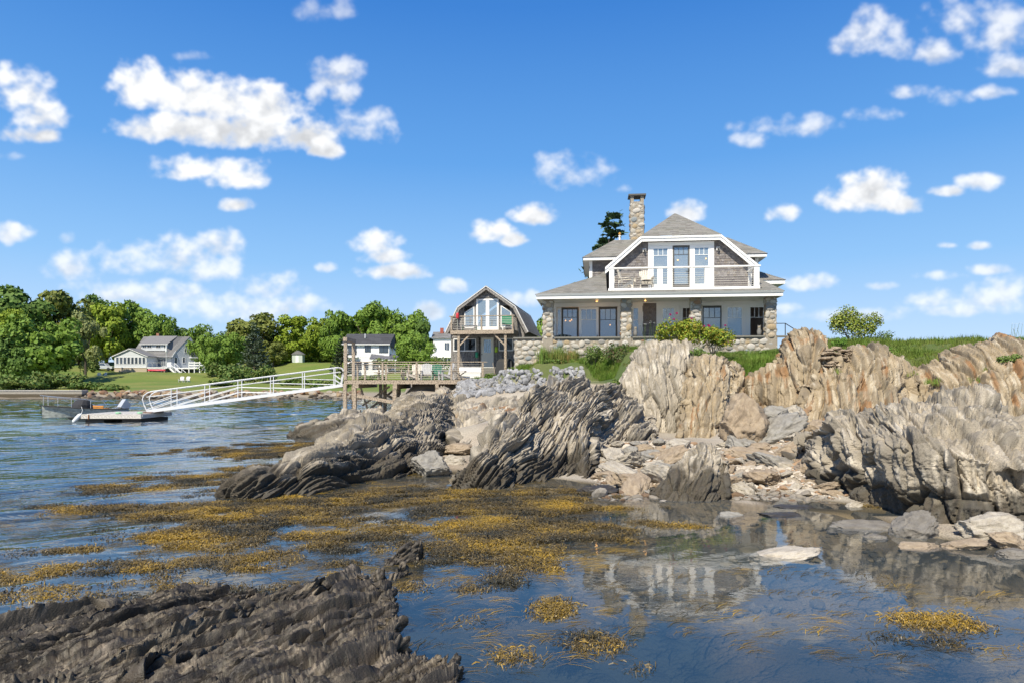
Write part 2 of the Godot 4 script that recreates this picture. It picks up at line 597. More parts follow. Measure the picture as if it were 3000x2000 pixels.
func build_ground() -> void:
	ground_points()
	var nz := noise(0.5, 41, 3)
	var cn := noise(0.35, 42, 4)
	var mb := MB.new()
	for j in GNZ + 1:
		for i in GNX + 1:
			var x := GX0 + i * GC
			var z := GZ0 + j * GC
			var y := ground_y(x, z) + nz.get_noise_2d(x, z) * 0.06
			grid_y.append(y)
	for j in GNZ + 1:
		for i in GNX + 1:
			var x := GX0 + i * GC
			var z := GZ0 + j * GC
			var a := j * (GNX + 1) + i
			var y := grid_y[a]
			mb.v.append(Vector3(x, y, z))
			var gx := grid_y[mini(a + 1, grid_y.size() - 1)] - grid_y[maxi(a - 1, 0)]
			var gz := grid_y[mini(a + GNX + 1, grid_y.size() - 1)] - grid_y[maxi(a - GNX - 1, 0)]
			mb.n.append(Vector3(-gx, GC * 2.0, -gz).normalized())
			var t := cn.get_noise_2d(x, z)
			var c: Color
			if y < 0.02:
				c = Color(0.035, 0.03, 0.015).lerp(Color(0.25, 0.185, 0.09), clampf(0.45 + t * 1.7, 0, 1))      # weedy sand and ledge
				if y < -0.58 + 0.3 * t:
					c = Color(0.022, 0.028, 0.02)                     # dark put into the deeper bottom for light lost in the water
			elif z < -24.0 and y > 2.2:
				c = Color(0.085, 0.13, 0.03).lerp(Color(0.13, 0.15, 0.045), clampf(0.5 + t, 0, 1))
			else:
				c = Color(0.36, 0.29, 0.21).lerp(Color(0.5, 0.45, 0.37), clampf(0.5 + t, 0, 1))
			mb.c.append(c)
	for j in GNZ:
		for i in GNX:
			var a := j * (GNX + 1) + i
			mb.ix.append_array(PackedInt32Array([a, a + 1, a + GNX + 2, a, a + GNX + 2, a + GNX + 1]))
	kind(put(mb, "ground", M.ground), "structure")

# ================================================================ ledges of schist
# A ledge is a shell from its foot over a crest to its back, broken by its bedding.
# cols: [foot, crest, back, bulge] along its length
var n_slab: FastNoiseLite
var n_bed: FastNoiseLite
var n_edge: FastNoiseLite
var n_lump: FastNoiseLite
var n_streak: FastNoiseLite
var n_patch: FastNoiseLite

func rock_setup() -> void:
	n_slab = noise(1.0, 51, 1, FastNoiseLite.TYPE_CELLULAR)
	n_slab.cellular_return_type = FastNoiseLite.RETURN_CELL_VALUE
	n_slab.cellular_jitter = 0.9
	n_edge = noise(1.0, 51, 1, FastNoiseLite.TYPE_CELLULAR)
	n_edge.cellular_return_type = FastNoiseLite.RETURN_DISTANCE2_SUB
	n_edge.cellular_jitter = 0.9
	n_bed = noise(1.0, 52, 2)
	n_lump = noise(1.0, 53, 2)
	n_streak = noise(1.0, 54, 3)
	n_patch = noise(1.0, 55, 3)

func cr(a: Vector3, b: Vector3, c: Vector3, d: Vector3, t: float) -> Vector3:
	return 0.5 * ((2.0 * b) + (c - a) * t + (2.0 * a - 5.0 * b + 4.0 * c - d) * t * t + (3.0 * b - a - 3.0 * c + d) * t * t * t)

func saw(t: float, rise: float) -> float:
	return t / rise if t < rise else (1.0 - t) / (1.0 - rise)

# o: bed (normal of the bedding), s (size of slabs, m), amp, tide (y below which it is dark), pal, nu, nv
func ledge(called: String, label: String, cols: Array, o: Dictionary, parent: Node = null) -> MeshInstance3D:
	var nu: int = o.nu
	var nv: int = o.nv
	var first = cols[0]
	var last = cols[-1]
	if not o.get("open", false):
		# blunt broken ends
		var ends := []
		for q in [[first, cols[1]], [last, cols[-2]]]:
			var off: Vector3 = ((q[0][0] - q[1][0]) * Vector3(1, 0, 1)).normalized() * float(o.s) * 0.35
			var e: Vector3 = (q[0][0] + q[0][2]) * 0.5 + off * 1.3
			e.y = minf(q[0][0].y, q[0][2].y) - 0.25
			ends.append([[q[0][0] + off, q[0][0].lerp(q[0][1], 0.8) + off, q[0][2] + off, 0.0], [e, e, e, 0.0]])
		cols = [ends[0][1], ends[0][0]] + cols + [ends[1][0], ends[1][1]]
	var m := cols.size()
	# cumulative length along the foot/crest for an even spread of columns
	var run := [0.0]
	for i in m - 1:
		run.append(run[-1] + maxf(0.25, ((cols[i + 1][0] + cols[i + 1][1]) * 0.5).distance_to((cols[i][0] + cols[i][1]) * 0.5)))
	var secs := []
	for c in cols:
		var f: Vector3 = c[0]
		var t: Vector3 = c[1]
		var b: Vector3 = c[2]
		var out := Vector3(f.x - b.x, 0, f.z - b.z).normalized()
		secs.append([f + Vector3(0, -0.35, 0) + out * 0.08, f, f.lerp(t, 0.5) + (out * 0.55 + Vector3.UP * 0.85) * float(c[3]), t, t.lerp(b, 0.45) + Vector3(0, 0.15 * t.distance_to(b) * float(o.get("hump", 0.5)), 0), b + Vector3(0, -0.3, 0)])
	var sm := PackedVector3Array()
	sm.resize((nu + 1) * (nv + 1))
	var wv := [0.0, 0.07, 0.36, 0.66, 0.84, 1.0]
	for i in nu + 1:
		var s: float = run[-1] * i / nu
		var k := 0
		while k < m - 2 and run[k + 1] < s:
			k += 1
		var t: float = (s - run[k]) / (run[k + 1] - run[k])
		var sec := []
		for q in 6:
			sec.append(cr(secs[maxi(k - 1, 0)][q], secs[k][q], secs[k + 1][q], secs[mini(k + 2, m - 1)][q], t))
		for j in nv + 1:
			var v := float(j) / nv
			var g := 0
			while g < 4 and wv[g + 1] < v:
				g += 1
			var tt: float = (v - wv[g]) / (wv[g + 1] - wv[g])
			sm[i * (nv + 1) + j] = cr(sec[maxi(g - 1, 0)], sec[g], sec[g + 1], sec[mini(g + 2, 5)], tt)
	var bed: Vector3 = o.bed.normalized()
	var t1 := bed.cross(Vector3(0.31, 0.2, 0.93) if absf(bed.z) < 0.8 else Vector3.UP).normalized()
	var t2 := bed.cross(t1)
	var s1: float = 1.0 / float(o.s)
	var amp: float = o.amp
	var warp: float = o.get("warp", 0.5)
	var along: float = o.get("along", 0.11)
	var blocks: float = o.get("blocks", 1.0)
	var leafy: float = o.get("leafy", 1.0)
	var lumpy: float = o.get("lumpy", 0.7)
	var brk: float = o.get("brk", 0.36)
	var tide: float = o.get("tide", -9.0)
	var pal: Array = o.pal
	var rust: float = o.get("rust", 0.0)
	var mb := MB.new()
	mb.v.resize(sm.size())
	mb.n.resize(sm.size())
	mb.c.resize(sm.size())
	var w1 := nv + 1
	for i in nu + 1:
		for j in w1:
			var a := i * w1 + j
			var p := sm[a]
			var du := sm[mini(i + 1, nu) * w1 + j] - sm[maxi(i - 1, 0) * w1 + j]
			var dv := sm[i * w1 + mini(j + 1, nv)] - sm[i * w1 + maxi(j - 1, 0)]
			var nn := du.cross(dv).normalized()
			if nn.length_squared() < 0.5:
				nn = Vector3.UP
			var lump := n_lump.get_noise_3dv(p * (0.5 * s1))
			var b := bed.dot(p) + warp * float(o.s) * n_lump.get_noise_3dv(p * (0.16 * s1) + Vector3(9, 3, 1)) + 0.03 * float(o.s) * n_lump.get_noise_3dv(p * s1)
			var a1 := t1.dot(p)
			var a2 := t2.dot(p)
			# beds broken by joints into angular blocks, two sizes, each set forward or back
			var qa := Vector3(b * 1.25, a1 * brk, a2 * brk) * s1
			var slab := n_slab.get_noise_3dv(qa)
			var open1 := maxf(0.0, 0.13 - (n_edge.get_noise_3dv(qa) + 1.0)) * 7.7
			var qb := Vector3(b * 3.3, a1 * brk * 2.6, a2 * brk * 2.6) * s1 + Vector3(17, 5, 31)
			var slab2 := n_slab.get_noise_3dv(qb)
			var open2 := maxf(0.0, 0.12 - (n_edge.get_noise_3dv(qb) + 1.0)) * 8.3
			# thin leaves of the schist
			var q2 := b * s1 * 4.6 + 0.9 * n_bed.get_noise_2d(b * s1 * 1.7, 9.0) + slab
			var k2 := floorf(q2)
			var f2 := saw(q2 - k2, 0.75)
			var q3 := b * s1 * 8.0 + slab2
			var k3 := floorf(q3)
			var f3 := saw(q3 - k3, 0.6)
			var slab3 := n_bed.get_noise_3d(k3 * 2.31 + 80.0, a1 * s1 * brk * 4.0 + k3 * 0.61, a2 * s1 * brk * 4.0)
			var bd := n_bed.get_noise_3dv(Vector3(b * 2.1, a1 * along * 1.6, a2 * along * 1.6) * s1)
			var fn := n_bed.get_noise_3dv(p * (6.0 * s1))
			var d := amp * (blocks * (0.85 * slab + 0.45 * slab2) + leafy * (0.25 * slab3 + 0.26 * (f2 - 0.5) + 0.17 * (f3 - 0.5)) + 0.25 * bd + 0.16 * fn + lumpy * lump - 1.2 * open1 - 0.45 * open2)
			p += nn * d
			mb.v[a] = p
			# mineral streaks run with the bedding
			var st := n_streak.get_noise_3dv(Vector3(b * 2.6, a1 * 0.16, a2 * 0.16) * s1 + Vector3(1, 2, 3))
			var st2 := n_streak.get_noise_3dv(Vector3(b * 7.0, a1 * 0.5, a2 * 0.5) * s1)
			var pt := n_patch.get_noise_3dv(p * (0.6 * s1))
			var cc: Color = pal[0].lerp(pal[1], clampf(0.5 + st * 1.2 + slab * 0.35 + slab2 * 0.3, 0, 1))
			cc = cc.lerp(pal[2], clampf((st2 + pt * 0.6) * 2.0 - 0.2, 0, 0.9))
			if rust > 0.0:
				cc = cc.lerp(Color(0.33, 0.17, 0.065), clampf((st + pt * 0.9) * 2.2 - 0.9 + rust, 0, 0.8))
			if o.has("crust"):
				cc = cc.lerp(Color(0.32, 0.26, 0.19), clampf((n_patch.get_noise_3dv(p * 2.2 + Vector3(4, 1, 7)) - 0.16) * 4.0, 0.0, 1.0) * clampf(n_patch.get_noise_3dv(p * 30.0) * 3.0 + 0.3, 0.0, 0.8))
			if tide > -5.0:
				var low := smoothstep(0.12, -0.12, p.y - tide - pt * 0.35 - st * 0.16 - slab * 0.08)
				cc = cc.lerp(Color(0.078, 0.062, 0.042).lerp(Color(0.045, 0.04, 0.03), clampf(0.5 + st2 * 1.5, 0, 1)), low * 0.88)
			mb.c[a] = cc
	for i in nu + 1:
		for j in w1:
			var du := mb.v[mini(i + 1, nu) * w1 + j] - mb.v[maxi(i - 1, 0) * w1 + j]
			var dv := mb.v[i * w1 + mini(j + 1, nv)] - mb.v[i * w1 + maxi(j - 1, 0)]
			var nn := du.cross(dv)
			mb.n[i * w1 + j] = nn.normalized() if nn.length_squared() > 1e-14 else Vector3.UP
	for i in nu:
		for j in nv:
			var a := i * w1 + j
			mb.ix.append_array(PackedInt32Array([a, a + w1 + 1, a + w1, a, a + 1, a + w1 + 1]))
	var r := put(mb, called, o.get("mat", M.rock), parent)
	if label:
		tag(r, label, "rock")
	return r

var GREY := [Color(0.43, 0.37, 0.285), Color(0.24, 0.21, 0.163), Color(0.63, 0.56, 0.45)]
var TAN := [Color(0.43, 0.34, 0.22), Color(0.25, 0.20, 0.135), Color(0.60, 0.52, 0.39)]
var PALE := [Color(0.46, 0.40, 0.31), Color(0.29, 0.255, 0.20), Color(0.66, 0.59, 0.48)]
var DARK := [Color(0.09, 0.073, 0.053), Color(0.04, 0.033, 0.024), Color(0.20, 0.163, 0.115)]

func col3(f: Array, c: Array, back, bulge := 0.1) -> Array:
	var ff: Vector3 = W(f[0], f[1]) if f.size() == 2 else P(f[0], f[1], f[2])
	var cc := P(c[0], c[1], c[2])
	return [ff, cc, cc + back if back is Vector3 else P(back[0], back[1], back[2]), bulge]

func build_rocks() -> void:
	rock_setup()
	# long tapering ledge that runs down from the deck into the water
	var bk := Vector3(-0.9, -0.9, -1.2)
	ledge("rock_ledge", "long tapering ledge running from under the deck down into the seaweed", [
		col3([652, 1464], [676, 1388, 13.6], Vector3(-0.3, -0.5, -0.6), 0.15),
		col3([735, 1467], [740, 1356, 13.9], Vector3(-0.3, -0.6, -0.8), 0.22),
		col3([830, 1457], [815, 1346, 14.4], Vector3(-0.4, -0.7, -0.9), 0.28),
		col3([930, 1447], [890, 1322, 15.2], Vector3(-0.5, -0.8, -1.0), 0.32),
		col3([1020, 1426], [965, 1290, 16.8], bk, 0.4),
		col3([1100, 1408], [1062, 1234, 19.5], bk, 0.5),
		col3([1170, 1396, 16.0], [1120, 1214, 21.5], bk, 0.5),
		col3([1230, 1368, 17.2], [1205, 1166, 26.0], bk, 0.6),
		col3([1290, 1345, 18.3], [1275, 1156, 29.0], bk, 0.6),
		col3([1322, 1290, 21.0], [1330, 1160, 31.0], bk, 0.3),
	], {bed = Vector3(0.72, -0.62, 0.34), s = 0.62, amp = 0.16, nu = 520, nv = 210, tide = 0.55, brk = 0.24, leafy = 1.7, blocks = 0.9, pal = GREY})
	# low dark rock behind it, under the deck posts
	ledge("rock_ledge", "low dark rock in the water below the deck posts", [
		col3([850, 1278], [862, 1262, 28.5], Vector3(-0.2, -0.5, -1), 0.1),
		col3([900, 1282], [910, 1238, 29], Vector3(-0.2, -0.7, -1.5), 0.2),
		col3([980, 1290], [975, 1212, 30.5], Vector3(-0.3, -0.9, -2), 0.2),
		col3([1060, 1290], [1050, 1200, 32], Vector3(-0.3, -0.9, -2), 0.2),
		col3([1130, 1262, 29], [1115, 1186, 33], Vector3(-0.3, -0.9, -2), 0.1),
	], {bed = Vector3(0.6, -0.75, 0.3), s = 0.7, amp = 0.18, nu = 150, nv = 90, tide = 0.55, pal = GREY})
	# pale broken shelf below the stone bank
	ledge("rock_ledge", "pale broken shelf of rock below the bank of grey stones", [
		col3([1285, 1235, 26], [1300, 1150, 34], Vector3(0, -0.5, -2), 0.1),
		col3([1325, 1330, 19.5], [1350, 1158, 33], Vector3(0, -0.4, -2), 0.45),
		col3([1420, 1310, 20.5], [1430, 1160, 32], Vector3(0, -0.4, -2), 0.45),
		col3([1500, 1270, 21.5], [1510, 1160, 31], Vector3(0, -0.4, -2), 0.35),
		col3([1580, 1230, 23], [1590, 1152, 30.5], Vector3(0, -0.4, -2), 0.2),
		col3([1680, 1200, 23], [1690, 1134, 30], Vector3(0, -0.4, -2), 0.2),
	], {bed = Vector3(0.85, -0.35, 0.4), s = 0.75, amp = 0.2, nu = 330, nv = 170, pal = PALE, rust = 0.1})
	# central fan-shaped mass
	ledge("rock_ledge", "broad fan-shaped mass of upright slabs in the middle of the shore", [
		col3([1338, 1427], [1362, 1372, 15.0], Vector3(-0.1, -0.4, -0.9), 0.1),
		col3([1400, 1431], [1420, 1296, 15.6], Vector3(-0.1, -0.5, -1.3), 0.2),
		col3([1470, 1430], [1480, 1248, 16.6], Vector3(0.2, 0.1, -2.2), 0.24),
		col3([1540, 1418], [1540, 1194, 17.8], Vector3(0.3, 0.25, -3), 0.26),
		col3([1610, 1406], [1600, 1160, 19.4], Vector3(0.3, 0.3, -3.5), 0.26),
		col3([1680, 1401], [1680, 1138, 20.6], Vector3(0.3, 0.25, -3.5), 0.24),
		col3([1735, 1375, 16.0], [1755, 1138, 22.0], Vector3(0.1, -0.4, -2.0), 0.2),
		col3([1775, 1318, 18.6], [1800, 1140, 24.0], Vector3(0.1, -0.3, -2.5), 0.2),
		col3([1845, 1312, 19.2], [1850, 1160, 24.6], Vector3(0.1, -0.2, -2.0), 0.2),
		col3([1905, 1306, 19.8], [1900, 1225, 23.6], Vector3(0.1, -0.2, -1.5), 0.15),
	], {bed = Vector3(0.9, -0.34, 0.28), s = 0.5, amp = 0.17, along = 0.08, nu = 420, nv = 250, tide = 0.5, brk = 0.24, leafy = 1.7, blocks = 0.9, pal = GREY})
	# great dome under the roses
	ledge("rock_dome", "great rounded grey boulder-like dome below the rose bush", [
		col3([1806, 1180, 25], [1812, 1128, 26.0], Vector3(0.1, -0.8, -2), 0.1),
		col3([1818, 1205, 24.5], [1842, 1064, 26.4], Vector3(0.2, -0.5, -2), 0.35),
		col3([1868, 1236, 24], [1885, 1022, 26.6], Vector3(0.1, -0.3, -2), 0.5),
		col3([1925, 1254, 23.8], [1942, 1004, 26.6], Vector3(0, -0.2, -2), 0.55),
		col3([1965, 1256, 23.8], [1990, 1002, 26.6], Vector3(0, -0.2, -2), 0.5),
		col3([2000, 1212, 24.2], [2020, 1008, 26.5], Vector3(0, -0.2, -2), 0.3),
		col3([2016, 1180, 25], [2033, 1060, 26.3], Vector3(0, -0.4, -2), 0.0),
	], {bed = Vector3(0.95, 0.16, 0.25), s = 0.55, amp = 0.10, nu = 240, nv = 230, pal = PALE, along = 0.07, brk = 0.3, lumpy = 0.8, warp = 0.3})
	# buttress beside it
	ledge("rock_buttress", "upright tan buttress of rock beside the rounded dome", [
		col3([2000, 1298, 22], [2022, 1120, 24.2], Vector3(0, -0.3, -2.2), 0.1),
		col3([2030, 1300, 21.8], [2052, 1052, 24.6], Vector3(0, -0.2, -2.2), 0.2),
		col3([2070, 1300, 21.6], [2088, 1042, 24.8], Vector3(0, -0.2, -2.2), 0.25),
		col3([2110, 1298, 21.6], [2130, 1058, 24.8], Vector3(0, -0.2, -2.2), 0.2),
		col3([2140, 1270, 22.4], [2150, 1078, 25], Vector3(0, -0.3, -2.2), 0.1),
	], {bed = Vector3(0.97, -0.1, 0.25), s = 0.5, amp = 0.13, nu = 190, nv = 210, pal = TAN, along = 0.07, brk = 0.34, lumpy = 0.5, warp = 0.22, rust = 0.05})
	# rusty recess and tower
	ledge("rock_cliff", "rust-brown upright cliff below the short lawn in front of the house", [
		col3([2130, 1200, 25.5], [2146, 1072, 26.2], Vector3(0, -0.2, -1.8), 0.0),
		col3([2190, 1200, 25.2], [2205, 1106, 26.0], Vector3(0, -0.2, -1.8), 0.05),
		col3([2250, 1205, 24.8], [2265, 1072, 25.8], Vector3(0, -0.1, -1.8), 0.1),
		col3([2310, 1212, 24.2], [2325, 1022, 25.6], Vector3(0, -0.1, -2.2), 0.15),
		col3([2360, 1222, 23.6], [2375, 974, 25.6], Vector3(0, -0.1, -2.6), 0.2),
		col3([2410, 1230, 23.4], [2428, 980, 25.6], Vector3(0, -0.2, -2.6), 0.15),
		col3([2436, 1200, 23.6], [2446, 1030, 25.4], Vector3(0, -0.2, -2.0), 0.0),
	], {bed = Vector3(0.97, -0.12, 0.22), s = 0.72, amp = 0.17, nu = 260, nv = 190, pal = TAN, along = 0.07, brk = 0.34, lumpy = 0.5, warp = 0.22, rust = 0.5})
	ledge("rock_cliff", "tall tan cliff of upright slabs below the stacked-stone ledge", [
		col3([2376, 1226, 22.6], [2396, 1120, 23.6], Vector3(0, -0.2, -2), 0.05),
		col3([2420, 1236, 22.4], [2430, 1068, 24.0], Vector3(0, -0.1, -2.4), 0.15),
		col3([2480, 1248, 22.0], [2492, 1040, 24.2], Vector3(0, -0.1, -2.6), 0.2),
		col3([2550, 1244, 22.0], [2566, 1026, 24.4], Vector3(0, -0.1, -2.6), 0.25),
		col3([2620, 1238, 22.0], [2630, 1040, 24.4], Vector3(0, -0.1, -2.6), 0.2),
		col3([2668, 1226, 22.6], [2676, 1078, 24.4], Vector3(0, -0.2, -2.4), 0.0),
	], {bed = Vector3(0.96, -0.06, 0.27), s = 0.72, amp = 0.15, nu = 260, nv = 190, pal = TAN, along = 0.07, brk = 0.34, lumpy = 0.5, warp = 0.22, rust = 0.3})
	ledge("rock_cliff", "rust-streaked cliff under the wildflower bank", [
		col3([2660, 1222, 23.4], [2676, 1086, 24.4], Vector3(0, -0.1, -2.2), 0.0),
		col3([2730, 1215, 22.6], [2748, 1076, 24.2], Vector3(0, -0.1, -2.4), 0.15),
		col3([2810, 1200, 22.2], [2818, 1050, 24.0], Vector3(0, -0.1, -2.6), 0.2),
		col3([2890, 1200, 21.8], [2890, 1020, 24.0], Vector3(0, -0.1, -2.6), 0.2),
		col3([2970, 1225, 21.2], [2970, 1006, 23.8], Vector3(0, -0.1, -2.6), 0.25),
		col3([3090, 1240, 21], [3090, 1010, 23.6], Vector3(0, -0.1, -2.6), 0.25),
		col3([3220, 1250, 21], [3220, 1020, 23.6], Vector3(0, -0.1, -2.6), 0.25),
	], {bed = Vector3(0.97, -0.05, 0.22), s = 0.72, amp = 0.17, nu = 300, nv = 190, pal = TAN, along = 0.07, brk = 0.34, lumpy = 0.5, warp = 0.22, rust = 0.36})
	# lower cliff standing in the cove on the right
	ledge("rock_cliff", "big grey furrowed cliff standing in the cove below the rust-streaked one", [
		col3([2345, 1340, 16.6], [2340, 1318, 17.0], Vector3(0.1, -0.5, -0.9), 0.05),
		col3([2372, 1398, 14.8], [2385, 1282, 15.6], Vector3(0.1, -0.5, -1.4), 0.1),
		col3([2450, 1442, 13.6], [2450, 1262, 13.9], [2455, 1246, 16.6], 0.15),
		col3([2530, 1478], [2538, 1268, 12.9], [2545, 1242, 17.0], 0.18),
		col3([2620, 1510], [2622, 1276, 11.9], [2625, 1222, 17.2], 0.18),
		col3([2720, 1535], [2716, 1288, 11.35], [2705, 1200, 17.4], 0.2),
		col3([2820, 1550], [2812, 1296, 11.0], [2805, 1186, 17.2], 0.22),
		col3([2920, 1560], [2910, 1312, 10.75], [2890, 1184, 17.0], 0.22),
		col3([3030, 1570], [3015, 1340, 10.5], [2990, 1240, 16.0], 0.22),
		col3([3180, 1585], [3150, 1350, 10.3], [3150, 1250, 15.6], 0.22),
	], {bed = Vector3(0.95, 0.13, 0.28), s = 0.55, amp = 0.17, nu = 460, nv = 270, tide = 0.5, pal = GREY, along = 0.09})
	# dark pyramid at the water's edge
	ledge("rock_pinnacle", "dark pyramid-shaped rock rising from the water at the pebble beach", [
		col3([1908, 1454], [1925, 1428, 13.6], Vector3(0, -0.3, -0.5), 0.0),
		col3([1960, 1466], [1985, 1352, 14.1], Vector3(0.05, -0.5, -0.8), 0.12),
		col3([2030, 1469], [2040, 1306, 14.3], Vector3(0.1, -0.6, -0.8), 0.15),
		col3([2085, 1468], [2092, 1298, 14.3], Vector3(0.1, -0.6, -0.7), 0.1),
		col3([2120, 1464], [2122, 1340, 14.0], Vector3(0.1, -0.5, -0.5), 0.0),
	], {bed = Vector3(0.93, -0.3, 0.2), s = 0.3, amp = 0.075, nu = 150, nv = 130, tide = 0.5, pal = GREY})
	# foreground
	ledge("rock_ledge", "dark brown layered ledge in the water at the photographer's feet", [
		col3([-830, 2274, 4.10], [-160, 2000, 5.0], Vector3(0.12, -0.4, -0.22), 0.1),
		col3([-1079, 2274, 4.10], [60, 1905, 5.75], Vector3(0.12, -0.4, -0.22), 0.1),
		col3([-1075, 2274, 4.10], [268, 1826, 6.0], Vector3(0.12, -0.4, -0.22), 0.14),
		col3([-1114, 2274, 4.10], [440, 1756, 6.5], Vector3(0.12, -0.4, -0.22), 0.16),
		col3([-964, 2274, 4.10], [600, 1732, 6.65], Vector3(0.12, -0.4, -0.22), 0.16),
		col3([-650, 2274, 4.10], [740, 1752, 6.75], Vector3(0.12, -0.4, -0.22), 0.14),
		col3([-347, 2274, 4.10], [796, 1866, 5.95], Vector3(0.12, -0.4, -0.22), 0.1),
		col3([-378, 2274, 4.10], [905, 1756, 6.5], Vector3(0.12, -0.4, -0.22), 0.14),
		col3([-412, 2274, 4.10], [1010, 1696, 6.95], Vector3(0.12, -0.4, -0.22), 0.14),
		col3([-123, 2274, 4.10], [1110, 1736, 6.65], Vector3(0.12, -0.4, -0.22), 0.1),
		col3([173, 2274, 4.10], [1140, 1812, 6.15], Vector3(0.12, -0.4, -0.22), 0.06),
		col3([427, 2274, 4.10], [1140, 1900, 5.5], Vector3(0.12, -0.4, -0.22), 0.03),
		col3([569, 2274, 4.10], [1235, 1902, 5.36], Vector3(0.12, -0.4, -0.22), 0.05),
		col3([791, 2274, 4.10], [1330, 1940, 5.16], Vector3(0.12, -0.4, -0.22), 0.04),
		col3([940, 2274, 4.10], [1330, 2005, 4.8], Vector3(0.12, -0.4, -0.22), 0.03),
		col3([1079, 2274, 4.10], [1325, 2090, 4.45], Vector3(0.12, -0.4, -0.22), 0.03),
		col3([992, 2466, 3.50], [1270, 2230, 4.1], Vector3(0.12, -0.4, -0.22), 0.03),
	], {bed = Vector3(0.72, -0.42, 0.55), s = 0.2, amp = 0.095, nu = 560, nv = 400, pal = DARK, mat = M.wet, crust = 1, along = 0.05, hump = 0.2, brk = 0.075, lumpy = 0.55, warp = 0.2, blocks = 0.75, leafy = 2.1})

# ================================================================ floating rockweed
func weed_clump(sd: int, blades: int, spread: float, lift: float) -> ArrayMesh:
	var r := RandomNumberGenerator.new()
	r.seed = sd
	var mb := MB.new()
	for i in blades:
		var a := r.randf() * TAU
		var p := Vector3(r.randfn(0, spread), r.randf_range(-0.022, lift), r.randfn(0, spread))
		var l := r.randf_range(0.02, 0.07)
		var w := r.randf_range(0.0022, 0.0052)
		var d := Vector3(cos(a), r.randfn(0.0, 0.13), sin(a))
		var s := d.cross(Vector3.UP).normalized() * w
		s.y += r.randfn(0, w * 0.6)
		var t := r.randf()
		mb.col = Color(0.55, 0.55, 0.55).lerp(Color(1.25, 1.2, 1.1), t)
		var p1 := p + d * l * 0.5 + Vector3(0, r.randf_range(-0.005, 0.02), 0)
		var p2 := p + d * l + Vector3(0, r.randf_range(-0.02, 0.012), 0)
		mb.quad(p - s * 0.6, p + s * 0.6, p1 + s, p1 - s)
		mb.quad(p1 - s, p1 + s, p2 + s * 0.5, p2 - s * 0.5)
	return mb.mesh(M.weed)

func weed_strands(sd: int) -> ArrayMesh:
	var r := RandomNumberGenerator.new()
	r.seed = sd
	var mb := MB.new()
	for i in 15:
		var p := Vector3(r.randfn(0, 0.09), r.randf_range(-0.015, 0.004), r.randfn(0, 0.05))
		var a := r.randfn(0.0, 0.35)
		var w := r.randf_range(0.0016, 0.0034)
		mb.col = Color(0.7, 0.7, 0.7).lerp(Color(1.25, 1.2, 1.1), r.randf())
		for k in 3:
			var d := Vector3(cos(a), r.randfn(0.0, 0.03), sin(a)) * r.randf_range(0.03, 0.07)
			var n := Vector3(-sin(a), 0, cos(a)) * w
			mb.quad(p - n, p + d - n, p + d + n, p + n)
			p += d
			a += r.randfn(0.0, 0.35)
	return mb.mesh(M.weed)

# drifts seen in the photograph: [x, y, half width, half height, fullness] along the water
const DRIFTS := [
	[650, 1530, 900, 150, 0.03], [1300, 1560, 520, 120, 0.04], [1450, 1780, 400, 150, 0.015], [300, 1700, 500, 120, 0.03], [2500, 1800, 500, 120, 0.02],
	[1000, 1318, 420, 26, 0.85], [760, 1330, 300, 10, 0.7], [900, 1375, 250, 14, 0.8],
	[560, 1400, 260, 16, 0.6], [420, 1425, 260, 16, 0.65], [600, 1445, 220, 26, 0.75], [350, 1490, 260, 18, 0.6], [560, 1500, 260, 30, 0.8],
	[900, 1500, 420, 45, 0.95], [1300, 1480, 420, 55, 1.0], [1550, 1470, 260, 32, 0.9], [1250, 1560, 440, 50, 0.9], [1600, 1560, 220, 40, 0.75], [1450, 1610, 200, 46, 0.8],
	[700, 1570, 420, 50, 0.75], [300, 1600, 320, 30, 0.55], [150, 1620, 260, 22, 0.55], [420, 1660, 420, 34, 0.7], [760, 1650, 260, 30, 0.6], [150, 1690, 240, 24, 0.85], [330, 1690, 200, 30, 0.8], [80, 1740, 170, 34, 0.9], [200, 1740, 180, 20, 0.7], [560, 1700, 170, 26, 0.65], [650, 1740, 200, 26, 0.5], [60, 1830, 100, 34, 0.4], [40, 1900, 60, 40, 0.3], [250, 1810, 70, 24, 0.25],
	[960, 1690, 150, 22, 0.40], [860, 1720, 120, 22, 0.30], [1250, 1650, 60, 16, 0.46], [1210, 1720, 40, 14, 0.40], [1190, 1690, 40, 14, 0.30],
	[1470, 1690, 90, 24, 0.53], [1560, 1660, 90, 20, 0.49], [1400, 1720, 70, 18, 0.46], [1510, 1745, 70, 20, 0.49], [1620, 1780, 76, 36, 0.63], [1360, 1840, 90, 26, 0.53], [1260, 1850, 60, 18, 0.40], [1450, 1830, 70, 20, 0.40], [1560, 1870, 60, 24, 0.46], [1720, 1870, 110, 46, 0.59], [1500, 1920, 60, 24, 0.40], [1240, 1900, 40, 14, 0.33], [1870, 1960, 22, 10, 0.33],
	[2740, 1830, 150, 28, 0.63], [2640, 1868, 90, 14, 0.53], [2780, 1880, 90, 18, 0.53], [2960, 1880, 40, 20, 0.33], [2580, 1480, 90, 14, 0.33], [2350, 1610, 60, 10, 0.30], [1900, 1530, 140, 16, 0.30], [1820, 1490, 160, 14, 0.30], [2030, 1545, 50, 8, 0.33],
]

